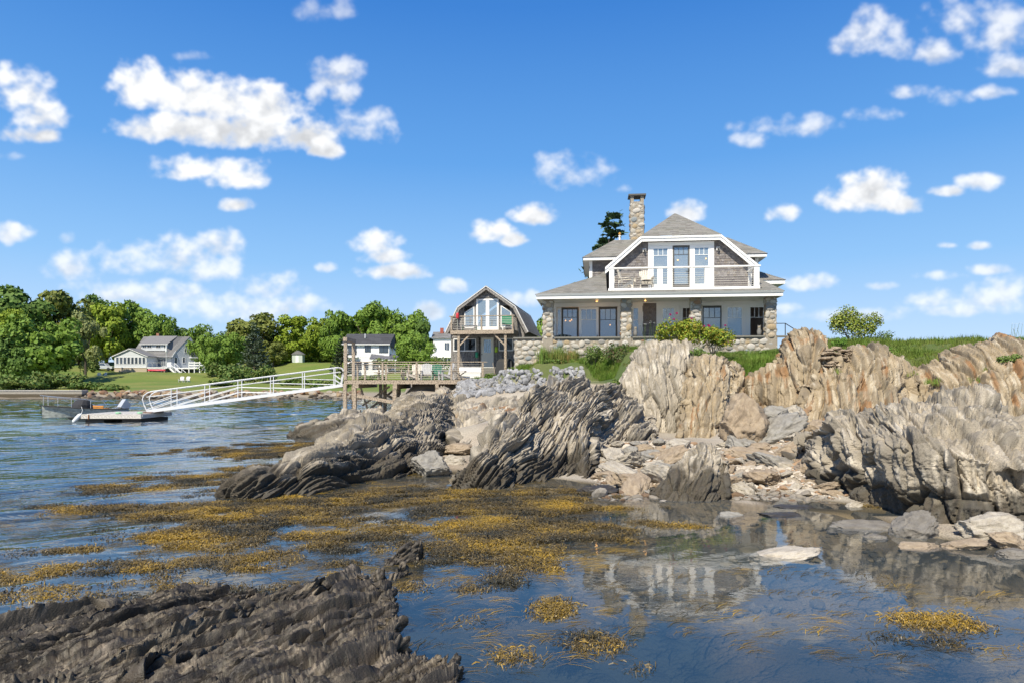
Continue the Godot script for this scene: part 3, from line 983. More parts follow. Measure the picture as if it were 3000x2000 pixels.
func build_seaweed() -> void:
	var kinds := [weed_clump(1, 22, 0.055, 0.010), weed_clump(2, 22, 0.065, 0.008), weed_clump(3, 20, 0.05, 0.015), weed_strands(4)]
	var spots := [[], [], [], []]
	var brk := noise(0.9, 61, 4)
	var big := noise(0.22, 62, 3)
	var hue := noise(0.7, 63, 3)
	var tear := noise(2.6, 64, 2)
	var r := RandomNumberGenerator.new()
	r.seed = 4
	for d in DRIFTS:
		var c := W(d[0], d[1])
		var l := W(d[0] - d[2], d[1])
		var t := W(d[0], d[1] - d[3])
		var b := W(d[0], d[1] + d[3])
		var rx := c.distance_to(l)
		var rz := (t.z - b.z) * -0.5
		var cz := (t.z + b.z) * 0.5
		var area := PI * rx * rz
		var want := int(area * 1350.0 * float(d[4]))
		for i in want:
			var a := r.randf() * TAU
			var q := sqrt(r.randf()) * 1.25
			var x := c.x + cos(a) * q * rx
			var z := cz + sin(a) * q * rz
			var fill := 1.15 - (q * q if float(d[4]) > 0.25 else 0.0) + brk.get_noise_2d(x * 0.55, z) * 1.9 + tear.get_noise_2d(x * 0.7, z) * 1.3 + big.get_noise_2d(x * 0.5, z) * 1.0
			if fill < 1.30 - float(d[4]) * 0.8 and float(d[4]) > 0.25:
				continue
			var k := r.randi() % 3 if fill > 0.6 and float(d[4]) > 0.25 else 3
			var s := r.randf_range(0.7, 1.35)
			var h := hue.get_noise_2d(x, z) + r.randfn(0.0, 0.22)
			var cc := Color(0.31, 0.205, 0.028).lerp(Color(0.16, 0.11, 0.032), smoothstep(-0.5, -0.1, h)).lerp(Color(0.05, 0.044, 0.022), smoothstep(0.02, 0.34, h))
			if h < -0.55:
				cc = cc.lerp(Color(0.46, 0.28, 0.02), 0.7)
			spots[k].append([Transform3D(Basis(Vector3.UP, r.randf() * TAU if k < 3 else r.randfn(0.15, 0.35) + brk.get_noise_2d(x, z)).scaled(Vector3(s, s, s)), Vector3(x, 0.004, z)), cc])
	var total := 0
	for k in 4:
		var mm := MultiMesh.new()
		mm.transform_format = MultiMesh.TRANSFORM_3D
		mm.use_colors = true
		mm.mesh = kinds[k]
		mm.instance_count = spots[k].size()
		for i in spots[k].size():
			mm.set_instance_transform(i, spots[k][i][0])
			mm.set_instance_color(i, spots[k][i][1])
		total += spots[k].size()
		var o := MultiMeshInstance3D.new()
		o.name = numbered("seaweed")
		o.multimesh = mm
		add_child(o)
		tag(o, ["golden and olive rockweed floating in drifts over the cove", "golden and olive rockweed floating in drifts over the cove", "golden and olive rockweed floating in drifts over the cove", "thin loose strands of rockweed at the edges of the drifts"][k], "seaweed", "rockweed drifts")
		kind(o, "stuff")
	print("seaweed clumps ", total)

# ================================================================ loose stones
var rubble := []
var boulders := []

func ico(sub: int) -> Array:
	var t := (1.0 + sqrt(5.0)) / 2.0
	var v := []
	for p in [Vector3(-1, t, 0), Vector3(1, t, 0), Vector3(-1, -t, 0), Vector3(1, -t, 0), Vector3(0, -1, t), Vector3(0, 1, t), Vector3(0, -1, -t), Vector3(0, 1, -t), Vector3(t, 0, -1), Vector3(t, 0, 1), Vector3(-t, 0, -1), Vector3(-t, 0, 1)]:
		v.append(p.normalized())
	var f := [[0, 11, 5], [0, 5, 1], [0, 1, 7], [0, 7, 10], [0, 10, 11], [1, 5, 9], [5, 11, 4], [11, 10, 2], [10, 7, 6], [7, 1, 8], [3, 9, 4], [3, 4, 2], [3, 2, 6], [3, 6, 8], [3, 8, 9], [4, 9, 5], [2, 4, 11], [6, 2, 10], [8, 6, 7], [9, 8, 1]]
	for s in sub:
		var mid := {}
		var g := []
		for q in f:
			var m := []
			for i in 3:
				var a: int = q[i]
				var b: int = q[(i + 1) % 3]
				var key := Vector2i(mini(a, b), maxi(a, b))
				if not mid.has(key):
					mid[key] = v.size()
					v.append(((v[a] + v[b]) * 0.5).normalized())
				m.append(mid[key])
			g.append([q[0], m[0], m[2]]); g.append([q[1], m[1], m[0]]); g.append([q[2], m[2], m[1]]); g.append([m[0], m[1], m[2]])
		f = g
	return [v, f]

# a stone: a ball cut by random planes, roughened, with mineral bands
func stone_mesh(sd: int, sub: int, cuts: int, rough: float, pal: Array, bands: float) -> ArrayMesh:
	var r := RandomNumberGenerator.new()
	r.seed = sd
	var g := ico(sub)
	var n := noise(1.3, sd, 4)
	var planes := []
	for i in cuts:
		planes.append([Vector3(r.randfn(), r.randfn(), r.randfn()).normalized(), r.randf_range(0.52, 0.86)])
	var bed := Vector3(r.randfn(), 1.4, r.randfn()).normalized()
	var pts := []
	var cs := []
	for p in g[0]:
		var q: Vector3 = p
		for pl in planes:
			var d: float = q.dot(pl[0])
			if d > pl[1]:
				q -= pl[0] * (d - pl[1]) * 0.92
		q += p * n.get_noise_3dv(p * 1.4) * rough + p * n.get_noise_3dv(p * 5.0) * rough * 0.35
		var b := bed.dot(q) * 9.0
		q += p * (saw(b - floorf(b), 0.8) - 0.5) * bands
		pts.append(q)
		var t := n.get_noise_3dv(Vector3(bed.dot(q) * 4.0, q.x, q.z)) * 1.4
		cs.append(pal[0].lerp(pal[1], clampf(0.5 + t, 0, 1)).lerp(pal[2], clampf(n.get_noise_3dv(q * 2.0 + Vector3(7, 7, 7)) * 2.0 - 0.2, 0, 0.8)))
	var mb := MB.new()
	if sub < 2:
		for f in g[1]:
			mb.col = cs[f[0]]
			mb.tri(pts[f[0]], pts[f[1]], pts[f[2]])
		return mb.mesh(null)
	var ns := []
	ns.resize(pts.size())
	ns.fill(Vector3.ZERO)
	for f in g[1]:
		var nn: Vector3 = (pts[f[1]] - pts[f[0]]).cross(pts[f[2]] - pts[f[0]])
		for i in 3:
			ns[f[i]] += nn
		mb.ix.append_array(PackedInt32Array([f[0], f[2], f[1]]))
	for i in pts.size():
		mb.v.append(pts[i]); mb.n.append(ns[i].normalized()); mb.c.append(cs[i])
	return mb.mesh(null)

func stone_setup() -> void:
	for k in 5:
		rubble.append(stone_mesh(800 + k, 1, 5, 0.12, [Color(1, 1, 1), Color(0.8, 0.8, 0.8), Color(1.2, 1.18, 1.15)], 0.0))
	for k in 8:
		boulders.append(stone_mesh(820 + k, 4, 9, 0.16, [Color(1, 1, 1), Color(0.72, 0.70, 0.68), Color(1.35, 1.3, 1.22)], 0.07))

const BOULDERS := [
	# label, x, y of the middle, half width, half height (px), distance, mesh, tone, tilt
	["tall tan rounded boulder leaning against the buttress on the beach", 2168, 1246, 62, 72, 19.2, 0, "tan", 0.25],
	["pale grey boulder on top of the beach pile", 2268, 1220, 38, 28, 19.4, 1, "grey", 0.1],
	["small cream boulder between the pale boulder and the cliff", 2332, 1214, 32, 22, 19.8, 2, "pale", 0.0],
	["long banded slab tilted below the pale boulder", 2285, 1266, 84, 34, 18.9, 3, "grey", 0.45],
	["brown blocky boulder beside the banded slab", 2392, 1256, 30, 26, 19.0, 4, "tan", 0.0],
	["narrow tan slab wedged under the banded slab", 2320, 1284, 40, 16, 18.4, 5, "tan", 0.6],
	["long tan slab lying flat at the head of the pebble beach", 2200, 1340, 76, 22, 17.2, 3, "tan", -0.12],
	["large pale grey slab sloping down to the pebble beach", 2288, 1378, 88, 30, 16.2, 6, "grey", -0.35],
	["cream boulder with dark stripes on the beach below the dome", 1988, 1310, 38, 22, 18.6, 1, "pale", 0.1],
	["tan slab leaning on the dark pyramid rock", 1972, 1344, 58, 24, 16.6, 3, "tan", 0.5],
	["grey slab on the beach behind the tan slab", 1902, 1336, 36, 18, 17.6, 4, "grey", 0.0],
	["small grey boulder on the beach beside the fan-shaped mass", 1848, 1324, 22, 14, 18.2, 5, "grey", 0.2],
	["pale flat boulder beside the fan-shaped mass", 1800, 1340, 44, 22, 17.2, 6, "pale", -0.1],
	["brown block on the pale flat boulder", 1870, 1364, 30, 13, 16.6, 2, "tan", 0.0],
	["greenish grey flat stone near the water beside the pyramid rock", 1778, 1398, 26, 11, 15.6, 7, "grey", 0.0],
	["low dark boulder in the water beside the pebble beach", 1754, 1448, 54, 22, 14.0, 7, "dark", 0.0],
	["dark boulder in the gully below the broken shelf", 1264, 1365, 56, 34, 16.6, 6, "grey", 0.15],
	["small tan boulder in the gully behind the dark one", 1345, 1318, 40, 16, 19.0, 5, "tan", 0.0],
	["small pale boulder at the foot of the fan-shaped mass", 1330, 1352, 30, 16, 17.6, 2, "pale", 0.0],
	["smooth grey boulder alone in the shallow water", 2136, 1517, 38, 15, 11.6, 1, "grey", 0.0],
	["low black weedy rock just breaking the water", 2300, 1512, 72, 9, 11.6, 6, "dark", 0.0],
	["low black rock awash beyond the smooth boulder", 2330, 1488, 60, 8, 12.4, 7, "dark", 0.0],
	["small white boulder at the edge of the shallows", 2506, 1486, 24, 12, 12.4, 2, "pale", 0.0],
	["long flat grey boulder at the water's edge below the big cliff", 2528, 1554, 96, 22, 10.7, 3, "wet", 0.02],
	["big grey boulder with a sloping face below the big cliff", 2688, 1550, 64, 42, 10.2, 4, "wet", 0.2],
	["small grey boulder in front of the long flat one", 2564, 1582, 34, 13, 10.0, 5, "wet", 0.0],
	["pale flat rock in the shallows below the sloping boulder", 2694, 1602, 60, 11, 9.4, 6, "tan", 0.0],
	["large pale striped boulder at the foot of the big cliff", 2900, 1548, 92, 40, 9.9, 0, "pale", -0.1],
	["tan flat rock beside the large striped boulder", 2830, 1600, 56, 17, 9.4, 7, "tan", 0.1],
	["tan slab in front of the large striped boulder", 2960, 1588, 50, 24, 9.4, 2, "tan", -0.15],
	["dark grey rock beside the tan slab", 2975, 1628, 44, 16, 8.9, 5, "wet", 0.0],
	["cream-white rock lying alone in the shallow cove", 2306, 1628, 96, 17, 9.0, 5, "white", 0.14],
	["flat tan stone on the pebble beach", 2440, 1448, 40, 10, 13.4, 6, "tan", 0.0],
	["pale stone at the tip of the pebble beach", 2360, 1446, 34, 11, 13.6, 1, "pale", 0.1],
]

func build_stones() -> void:
	var tone := {}
	for q in [["tan", Color(0.43, 0.34, 0.24)], ["grey", Color(0.36, 0.34, 0.30)], ["pale", Color(0.52, 0.47, 0.39)], ["dark", Color(0.07, 0.06, 0.045)], ["wet", Color(0.24, 0.22, 0.19)], ["white", Color(0.58, 0.52, 0.43)]]:
		tone[q[0]] = own_axes(mat(lin(q[1].r, q[1].g, q[1].b), 0.85 if q[0] != "dark" else 0.4, M.fine, Vector3(1.2, 1.2, 1.2), M.bump, 1.7))
	for q in BOULDERS:
		var d: float = q[5]
		var p := P(q[1], q[2], d)
		var s := d / FOCAL
		var o := put_mesh(boulders[q[6]], "boulder", null, Transform3D(Basis(Vector3(0, 0, 1), q[8]) * Basis(Vector3.UP, q[1] * 0.01).scaled_local(Vector3(1, 1, 1)), p))
		o.transform.basis = Basis(Vector3(0, 0, 1), q[8]).scaled_local(Vector3(q[3] * s * 1.22, q[4] * s * 1.3, (q[3] + q[4]) * 0.62 * s)) * Basis(Vector3.UP, sin(q[1]) * 0.5)
		o.material_override = tone[q[7]]
		tag(o, q[0], "boulder")
	# shingle beach
	var r := RandomNumberGenerator.new()
	r.seed = 91
	var spots := [[], [], []]
	for i in 4200:
		var px := r.randf_range(1740, 2480)
		var d := r.randf_range(13.0, 19.5)
		var x := (px - 1500.0) / FOCAL * d
		var y := ground_at(x, -d)
		if y < -0.12 or y > 1.2:
			continue
		var s := 0.022 * exp(r.randfn(0.0, 0.6)) + 0.01
		var pick := r.randf()
		var c := Color(0.42, 0.36, 0.28).lerp(Color(0.62, 0.56, 0.48), pick) if pick < 0.8 else Color(0.34, 0.22, 0.13)
		if y < 0.03:
			c *= 0.5
		spots[r.randi() % 3].append([Transform3D(Basis.from_euler(Vector3(r.randfn() * 0.3, r.randf() * TAU, r.randfn() * 0.3)).scaled_local(Vector3(s * 1.5, s * 0.6, s)), Vector3(x, y + s * 0.2, -d)), c])
	for k in 3:
		many("beach_pebbles", rubble[k], tone_white(), spots[k], "pale pebbles and flat stones of the little beach below the dome", "pebbles")
	# cobbles lying on the bottom of the shallows
	var sunk := []
	for i in 2400:
		var px := r.randf_range(1650, 3050)
		var py := 1440.0 + 330.0 * r.randf() * r.randf()
		var p := W(px, py)
		var y := ground_at(p.x, p.z)
		if y > 0.0 or y < -0.6:
			continue
		var s := 0.036 * exp(r.randfn(0.0, 0.5))
		var pick := r.randf()
		sunk.append([Transform3D(Basis.from_euler(Vector3(r.randfn() * 0.2, r.randf() * TAU, r.randfn() * 0.2)).scaled_local(Vector3(s * 1.4, s * 0.6, s)), Vector3(p.x, minf(y + s * 0.2, -0.02 - s * 0.5), p.z)), Color(0.10, 0.078, 0.04).lerp(Color(0.20, 0.16, 0.09), pick) if pick < 0.75 else Color(0.05, 0.045, 0.03)])
	many("sunken_cobbles", rubble[3], tone_white(), sunk, "brown cobbles under the clear water of the shallows", "cobbles")
	# larger beach stones, one by one
	for i in 95:
		var px := r.randf_range(1760, 2440)
		var d := r.randf_range(13.8, 19.2)
		var x := (px - 1500.0) / FOCAL * d
		var y := ground_at(x, -d)
		if y < -0.05 or y > 1.1:
			continue
		var s := r.randf_range(0.09, 0.26) * (1.6 if i < 24 else 1.0)
		var o := put_mesh(boulders[r.randi() % 8], "beach_stone", null, Transform3D(Basis.from_euler(Vector3(r.randfn() * 0.25, r.randf() * TAU, r.randfn() * 0.25)).scaled_local(Vector3(s * 1.7, s * 0.6, s)), Vector3(x, y + s * 0.2, -d)))
		var shade: String = ["tan", "pale", "grey", "pale", "tan"][r.randi() % 5]
		o.material_override = tone[shade]
		tag(o, "%s %s loose stone lying on the pebble beach among the boulders" % ["broad flat" if i < 24 else "small flat" if s < 0.15 else "flat", shade], "stone", "loose stones on the beach")
	# bank of quarried grey stones below the terrace
	var bank := thing("stone_bank", "sloping bank of broken grey stones below the terrace grass", "rocks", Transform3D())
	var gm := []
	for c in [lin(0.28, 0.28, 0.285), lin(0.21, 0.21, 0.215), lin(0.36, 0.35, 0.34), lin(0.30, 0.285, 0.26)]:
		gm.append(mat(c, 0.85, M.fine, Vector3(2, 2, 2)))
	var rest := []
	var laid := 0
	for i in 4200:
		var t := r.randf()
		var px := lerpf(1335, 1710, t)
		var d := r.randf_range(28.5, 40.0)
		var p := P(px, HORIZON, d)
		p.y = ground_at(p.x, p.z) + 0.04
		var py := HORIZON + (EYE - p.y) / d * FOCAL
		if py < (lerpf(1098, 1074, t) if t > 0.3 else lerpf(1122, 1090, t / 0.3)) or py > lerpf(1165, 1128, t):
			continue
		var s := r.randf_range(0.06, 0.16)
		var tr := Transform3D(Basis.from_euler(Vector3(r.randf() * 3.0, r.randf() * TAU, r.randf() * 3.0)).scaled_local(Vector3(s * 1.5, s * 0.75, s)), p)
		laid += 1
		if laid <= 300:
			put_mesh(rubble[i % 5], "stone", bank, tr).material_override = gm[r.randi() % 4]
		else:
			rest.append([tr, Color(0.27, 0.27, 0.275) * r.randf_range(0.75, 1.35)])
	var mm := many("small_stones", rubble[1], tone_white(), rest, "", "")
	remove_child(mm)
	bank.add_child(mm)
	# stacked flat stones on the cliff
	var stack := thing("dry_stone_stack", "short stack of flat dry stones built into the cliff top", "wall", Transform3D())
	for i in 26:
		var row := i % 5
		var px := 2425 + (i / 5) * 20 + (row % 2) * 9
		var py := 1026 + row * 11 + 4.0 * sin(i * 4.7)
		var d := 24.6 - row * 0.12 + 0.12 * sin(i * 3.1)
		px += int(7.0 * sin(i * 5.3))
		var o := put_mesh(boulders[i % 8], "flat_stone", stack, Transform3D(Basis.from_euler(Vector3(0, sin(i * 2.1) * 0.5, sin(i * 7.0) * 0.16)).scaled_local(Vector3(0.20 + 0.09 * sin(i * 1.3), 0.07 + 0.025 * sin(i * 2.9), 0.25)), P(px, py, d)))
		o.material_override = tone["tan"]
	# weedy splinters of rock beyond the foreground ledge
	for q in [["splinter of dark rock leaning out of the weed beyond the foreground ledge", 1185, 1618, 52, 34, 8.6, 0.55], ["thin dark slab of rock awash beside the leaning splinter", 1160, 1682, 34, 30, 7.9, 0.85], ["pair of small brown knobs of rock in the water", 1098, 1690, 20, 22, 7.8, 0.3]]:
		var c := P(q[1], q[2], q[5])
		var k: float = float(q[5]) / FOCAL
		var ux := Vector3(cos(q[6]), 0, -sin(q[6]) * 0.9) * float(q[3]) * k
		ledge("rock_splinter", q[0], [
			[c - ux + Vector3(0, -0.2, 0.10), c - ux * 0.9 + Vector3(0, -0.04, 0.0), c - ux * 0.8 + Vector3(0, -0.2, -0.10), 0.01],
			[c + Vector3(0, -0.2, 0.12), c + Vector3(0, float(q[4]) * k * 0.55, 0.0), c + Vector3(0, -0.2, -0.12), 0.02],
			[c + ux * 0.8 + Vector3(0, -0.2, 0.10), c + ux * 0.9 + Vector3(0, float(q[4]) * k, 0.0), c + ux + Vector3(0, -0.2, -0.08), 0.02],
		], {bed = Vector3(0.3, 0.6, 0.7), s = 0.10, amp = 0.03, nu = 60, nv = 40, pal = DARK, mat = M.wet, along = 0.06})

var plain_tint: StandardMaterial3D

func tone_white() -> StandardMaterial3D:
	if plain_tint == null:
		plain_tint = mat(Color(1, 1, 1), 0.88)
	return plain_tint

func many(called: String, mesh: Mesh, m: Material, list: Array, label: String, category: String) -> MultiMeshInstance3D:
	var mm := MultiMesh.new()
	mm.transform_format = MultiMesh.TRANSFORM_3D
	mm.use_colors = true
	mm.mesh = mesh
	mm.instance_count = list.size()
	for i in list.size():
		mm.set_instance_transform(i, list[i][0])
		mm.set_instance_color(i, list[i][1])
	var o := MultiMeshInstance3D.new()
	o.name = numbered(called)
	o.multimesh = mm
	if m:
		o.material_override = m
	add_child(o)
	if label:
		tag(o, label, category)
	kind(o, "stuff")
	return o

# ================================================================ building helpers
var stone_meshes := []
var stone_mats := []
var shingle_mesh: ArrayMesh
var shingle_mats := []

func building_materials() -> void:
	M.white = mat(lin(0.80, 0.79, 0.76), 0.5)
	M.mortar = mat(lin(0.40, 0.35, 0.28), 0.95, M.fine, Vector3(2, 2, 2), M.bump, 0.8)
	M.bluestone = mat(lin(0.24, 0.23, 0.20), 0.8, M.fine, Vector3(1, 1, 1))
	M.roof = mat(lin(0.315, 0.30, 0.275), 0.95, M.fine, Vector3(2.5, 2.5, 2.5), M.bump, 0.5)
	M.wood = mat(lin(0.40, 0.325, 0.245), 0.85, ntex(0.02, 72, [[0.2, 0.62], [0.5, 0.95], [0.8, 1.0]], 5, 512), Vector3(0.9, 0.9, 0.9), M.bump, 0.5)
	M.oldwood = mat(lin(0.30, 0.28, 0.26), 0.9, ntex(0.025, 73, [[0.2, 0.55], [0.5, 0.9], [0.8, 1.0]], 5, 512), Vector3(1.6, 0.35, 1.6), M.bump, 0.6)
	M.metal = mat(lin(0.62, 0.63, 0.64), 0.35)
	M.metal.metallic = 0.6
	M.wire = mat(lin(0.55, 0.52, 0.46), 0.4)
	M.black = mat(lin(0.02, 0.02, 0.02), 0.5)
	M.dark = mat(lin(0.05, 0.045, 0.04), 0.9)
	M.room = mat(lin(0.42, 0.37, 0.31), 0.9)
	M.dim_room = mat(lin(0.20, 0.20, 0.205), 0.9)  # grey tone painted in for the dim room behind the balcony panes
	M.lead = mat(lin(0.12, 0.115, 0.105), 0.7, M.fine, Vector3(1.5, 1.5, 1.5))
	M.screen = mat(lin(0.16, 0.155, 0.15), 0.7)
	var g := StandardMaterial3D.new()
	g.albedo_color = Color(lin(0.42, 0.52, 0.60), 0.34)
	g.transparency = BaseMaterial3D.TRANSPARENCY_ALPHA
	g.metallic = 0.42
	g.roughness = 0.03
	M.glass = g
	var gd := StandardMaterial3D.new()
	gd.albedo_color = Color(lin(0.05, 0.06, 0.07), 0.22)
	gd.transparency = BaseMaterial3D.TRANSPARENCY_ALPHA
	gd.roughness = 0.03
	M.clear_glass = gd
	var lamp := StandardMaterial3D.new()
	lamp.albedo_color = Color(1, 0.8, 0.5)
	lamp.emission_enabled = true
	lamp.emission = Color(1.0, 0.72, 0.38)
	lamp.emission_energy_multiplier = 2.6
	M.lamp = lamp
	# field stones: a few rounded faces
	for k in 6:
		var r := RandomNumberGenerator.new()
		r.seed = 300 + k
		var mb := MB.new()
		var seg := 10
		var rings := [[1.0, 0.0], [0.97, 0.34], [0.84, 0.66], [0.5, 0.90]]
		var wob := []
		for s in seg:
			wob.append(r.randf_range(0.86, 1.06) + 0.10 * cos(2.0 * TAU * s / seg + k))
		for q in rings:
			for s in seg:
				var a := TAU * s / seg
				var p := Vector3(cos(a) * q[0] * wob[s], sin(a) * q[0] * wob[s], q[1] + r.randf_range(-0.05, 0.05))
				mb.v.append(p)
				mb.n.append(Vector3(cos(a) * (1.0 - q[1] * 0.72), sin(a) * (1.0 - q[1] * 0.72), 0.25 + q[1]).normalized())
				mb.c.append(Color(1, 1, 1))
		for i in 3:
			for s in seg:
				var a := i * seg + s
				var b := i * seg + (s + 1) % seg
				mb.ix.append_array(PackedInt32Array([a, b + seg, b, a, a + seg, b + seg]))
		mb.v.append(Vector3(0, 0, 0.98)); mb.n.append(Vector3(0, 0, 1)); mb.c.append(Color(1, 1, 1))
		for s in seg:
			mb.ix.append_array(PackedInt32Array([3 * seg + s, 4 * seg, 3 * seg + (s + 1) % seg]))
		stone_meshes.append(mb.mesh(null))
	for c in [lin(0.52, 0.48, 0.41), lin(0.44, 0.42, 0.38), lin(0.60, 0.55, 0.47), lin(0.47, 0.36, 0.22), lin(0.36, 0.34, 0.31), lin(0.52, 0.43, 0.31), lin(0.40, 0.25, 0.15), lin(0.30, 0.33, 0.34), lin(0.62, 0.58, 0.52)]:
		stone_mats.append(mat(c, 0.85, M.fine, Vector3(1.3, 1.3, 1.3), M.bump, 0.7))
	var mb2 := MB.new()
	# unit shingle: bottom edge proud, top edge tucked in
	mb2.hexa([Vector3(-0.5, -0.5, 1), Vector3(0.5, -0.5, 1), Vector3(0.5, -0.5, 0), Vector3(-0.5, -0.5, 0), Vector3(-0.5, 0.5, 0.15), Vector3(0.5, 0.5, 0.15), Vector3(0.5, 0.5, -0.2), Vector3(-0.5, 0.5, -0.2)])
	shingle_mesh = mb2.mesh(null)
	for c in [lin(0.255, 0.235, 0.23), lin(0.22, 0.20, 0.195), lin(0.185, 0.165, 0.16), lin(0.29, 0.265, 0.25), lin(0.23, 0.20, 0.175)]:
		shingle_mats.append(mat(c, 0.9, M.grain, Vector3(3.5, 0.7, 3.5), M.bump, 0.4))

# rounded stones set close together on the xy face of a rectangle; t places that face
func stones(parent: Node, t: Transform3D, w: float, h: float, rmin: float, rmax: float, sd: int, tries := 900) -> void:
	var r := RandomNumberGenerator.new()
	r.seed = sd
	var got := []
	for i in tries:
		var f := pow(1.0 - float(i) / tries, 1.6)
		var rad := lerpf(rmin, rmax, f) * r.randf_range(0.8, 1.15)
		var rx := rad * r.randf_range(1.0, 1.4)
		var ry := rad * r.randf_range(0.68, 0.95)
		if r.randf() < 0.15:
			rx = rad * 0.8
			ry = rad * 1.1
		rx = minf(rx, w * 0.5)
		var u := r.randf_range(rx * 0.93, w - rx * 0.93)
		var v := r.randf_range(ry * 0.9, h - ry * 0.9)
		var ok := true
		for g in got:
			var dx: float = (u - g[0]) / (rx + g[2])
			var dy: float = (v - g[1]) / (ry + g[3])
			if dx * dx + dy * dy < 0.82:
				ok = false
				break
		if not ok:
			continue
		got.append([u, v, rx, ry])
		var o := put_mesh(stone_meshes[r.randi() % 6], "stone", parent, t * Transform3D(Basis(Vector3(0, 0, 1), r.randfn(0.0, 0.16)).scaled_local(Vector3(rx, ry, rad * 0.62)), Vector3(u, v, -0.02)))
		var pick := r.randf()
		o.material_override = stone_mats[0 if pick < 0.2 else 1 if pick < 0.36 else 2 if pick < 0.54 else 8 if pick < 0.70 else 5 if pick < 0.80 else 3 if pick < 0.87 else 4 if pick < 0.94 else 7 if pick < 0.97 else 6]

# courses of shingles on the xy face of t; the first "single" ones are pieces of their own, the rest one part
func shingles(parent: Node, t: Transform3D, w: float, h: float, sd: int, single: int, outline: PackedVector2Array, hole := Rect2()) -> void:
	var r := RandomNumberGenerator.new()
	r.seed = sd
	var rest := MB.new()
	var course := 0.135
	var v := h - course * 0.5
	var made := 0
	while v > -course * 0.5:
		var u := r.randf_range(-0.1, 0.0)
		while u < w:
			var sw := r.randf_range(0.10, 0.20)
			if Geometry2D.is_point_in_polygon(Vector2(u + sw * 0.5, v), outline) and not hole.has_point(Vector2(u + sw * 0.5, v)):
				var tr := t * Transform3D(Basis.from_scale(Vector3(sw - 0.006, course * 1.12, 0.026)), Vector3(u + sw * 0.5, v + r.randfn(0.0, 0.004), r.randf_range(0.0, 0.004)))
				if made < single:
					var o := put_mesh(shingle_mesh, "shingle", parent, tr)
					o.material_override = shingle_mats[r.randi() % 5]
					made += 1
				else:
					rest.col = Color(1, 1, 1) * r.randf_range(0.72, 1.12)
					var p := []
					for q in [Vector3(-0.5, -0.5, 1), Vector3(0.5, -0.5, 1), Vector3(0.5, -0.5, 0), Vector3(-0.5, -0.5, 0), Vector3(-0.5, 0.5, 0.15), Vector3(0.5, 0.5, 0.15), Vector3(0.5, 0.5, -0.2), Vector3(-0.5, 0.5, -0.2)]:
						p.append(tr * q)
					rest.hexa(p)
			u += sw
		v -= course
	if rest.v.size():
		kind(put(rest, "wall_shingles", shingle_mats[1], parent), "stuff")

# lapped roofing between a bottom edge a-b and a top edge d-c
func roofing(mb: MB, a: Vector3, b: Vector3, c: Vector3, d: Vector3, course: float, sd: int, tab := 0.34) -> void:
	var r := RandomNumberGenerator.new()
	r.seed = sd
	var up := (b - a).cross(d - a)
	if up.length() < 1e-4:
		up = (b - a).cross(c - a)
	up = up.normalized()
	var n := maxi(2, int(((a + b) * 0.5).distance_to((c + d) * 0.5) / course))
	for i in n:
		var t0 := float(i) / n
		var t1 := float(i + 1) / n + 0.004
		var l0 := a.lerp(d, t0)
		var r0 := b.lerp(c, t0)
		var l1 := a.lerp(d, minf(t1, 1.0))
		var r1 := b.lerp(c, minf(t1, 1.0))
		var w := l0.distance_to(r0)
		var x := 0.0
		while x < w - 0.01:
			var xe := minf(w, x + tab * r.randf_range(0.6, 1.4))
			if w - xe < tab * 0.3:
				xe = w
			var s := x / w
			var e := xe / w
			var k := r.randf_range(0.72, 1.12)
			mb.col = Color(k * r.randf_range(0.97, 1.03), k, k * r.randf_range(0.93, 1.0))
			var lift := up * r.randf_range(0.012, 0.018)
			mb.quad(l0.lerp(r0, s) + lift, l0.lerp(r0, e) + lift, l1.lerp(r1, e) + up * 0.004, l1.lerp(r1, s) + up * 0.004)
			mb.quad(l0.lerp(r0, s), l0.lerp(r0, e), l0.lerp(r0, e) + lift, l0.lerp(r0, s) + lift)
			x = xe

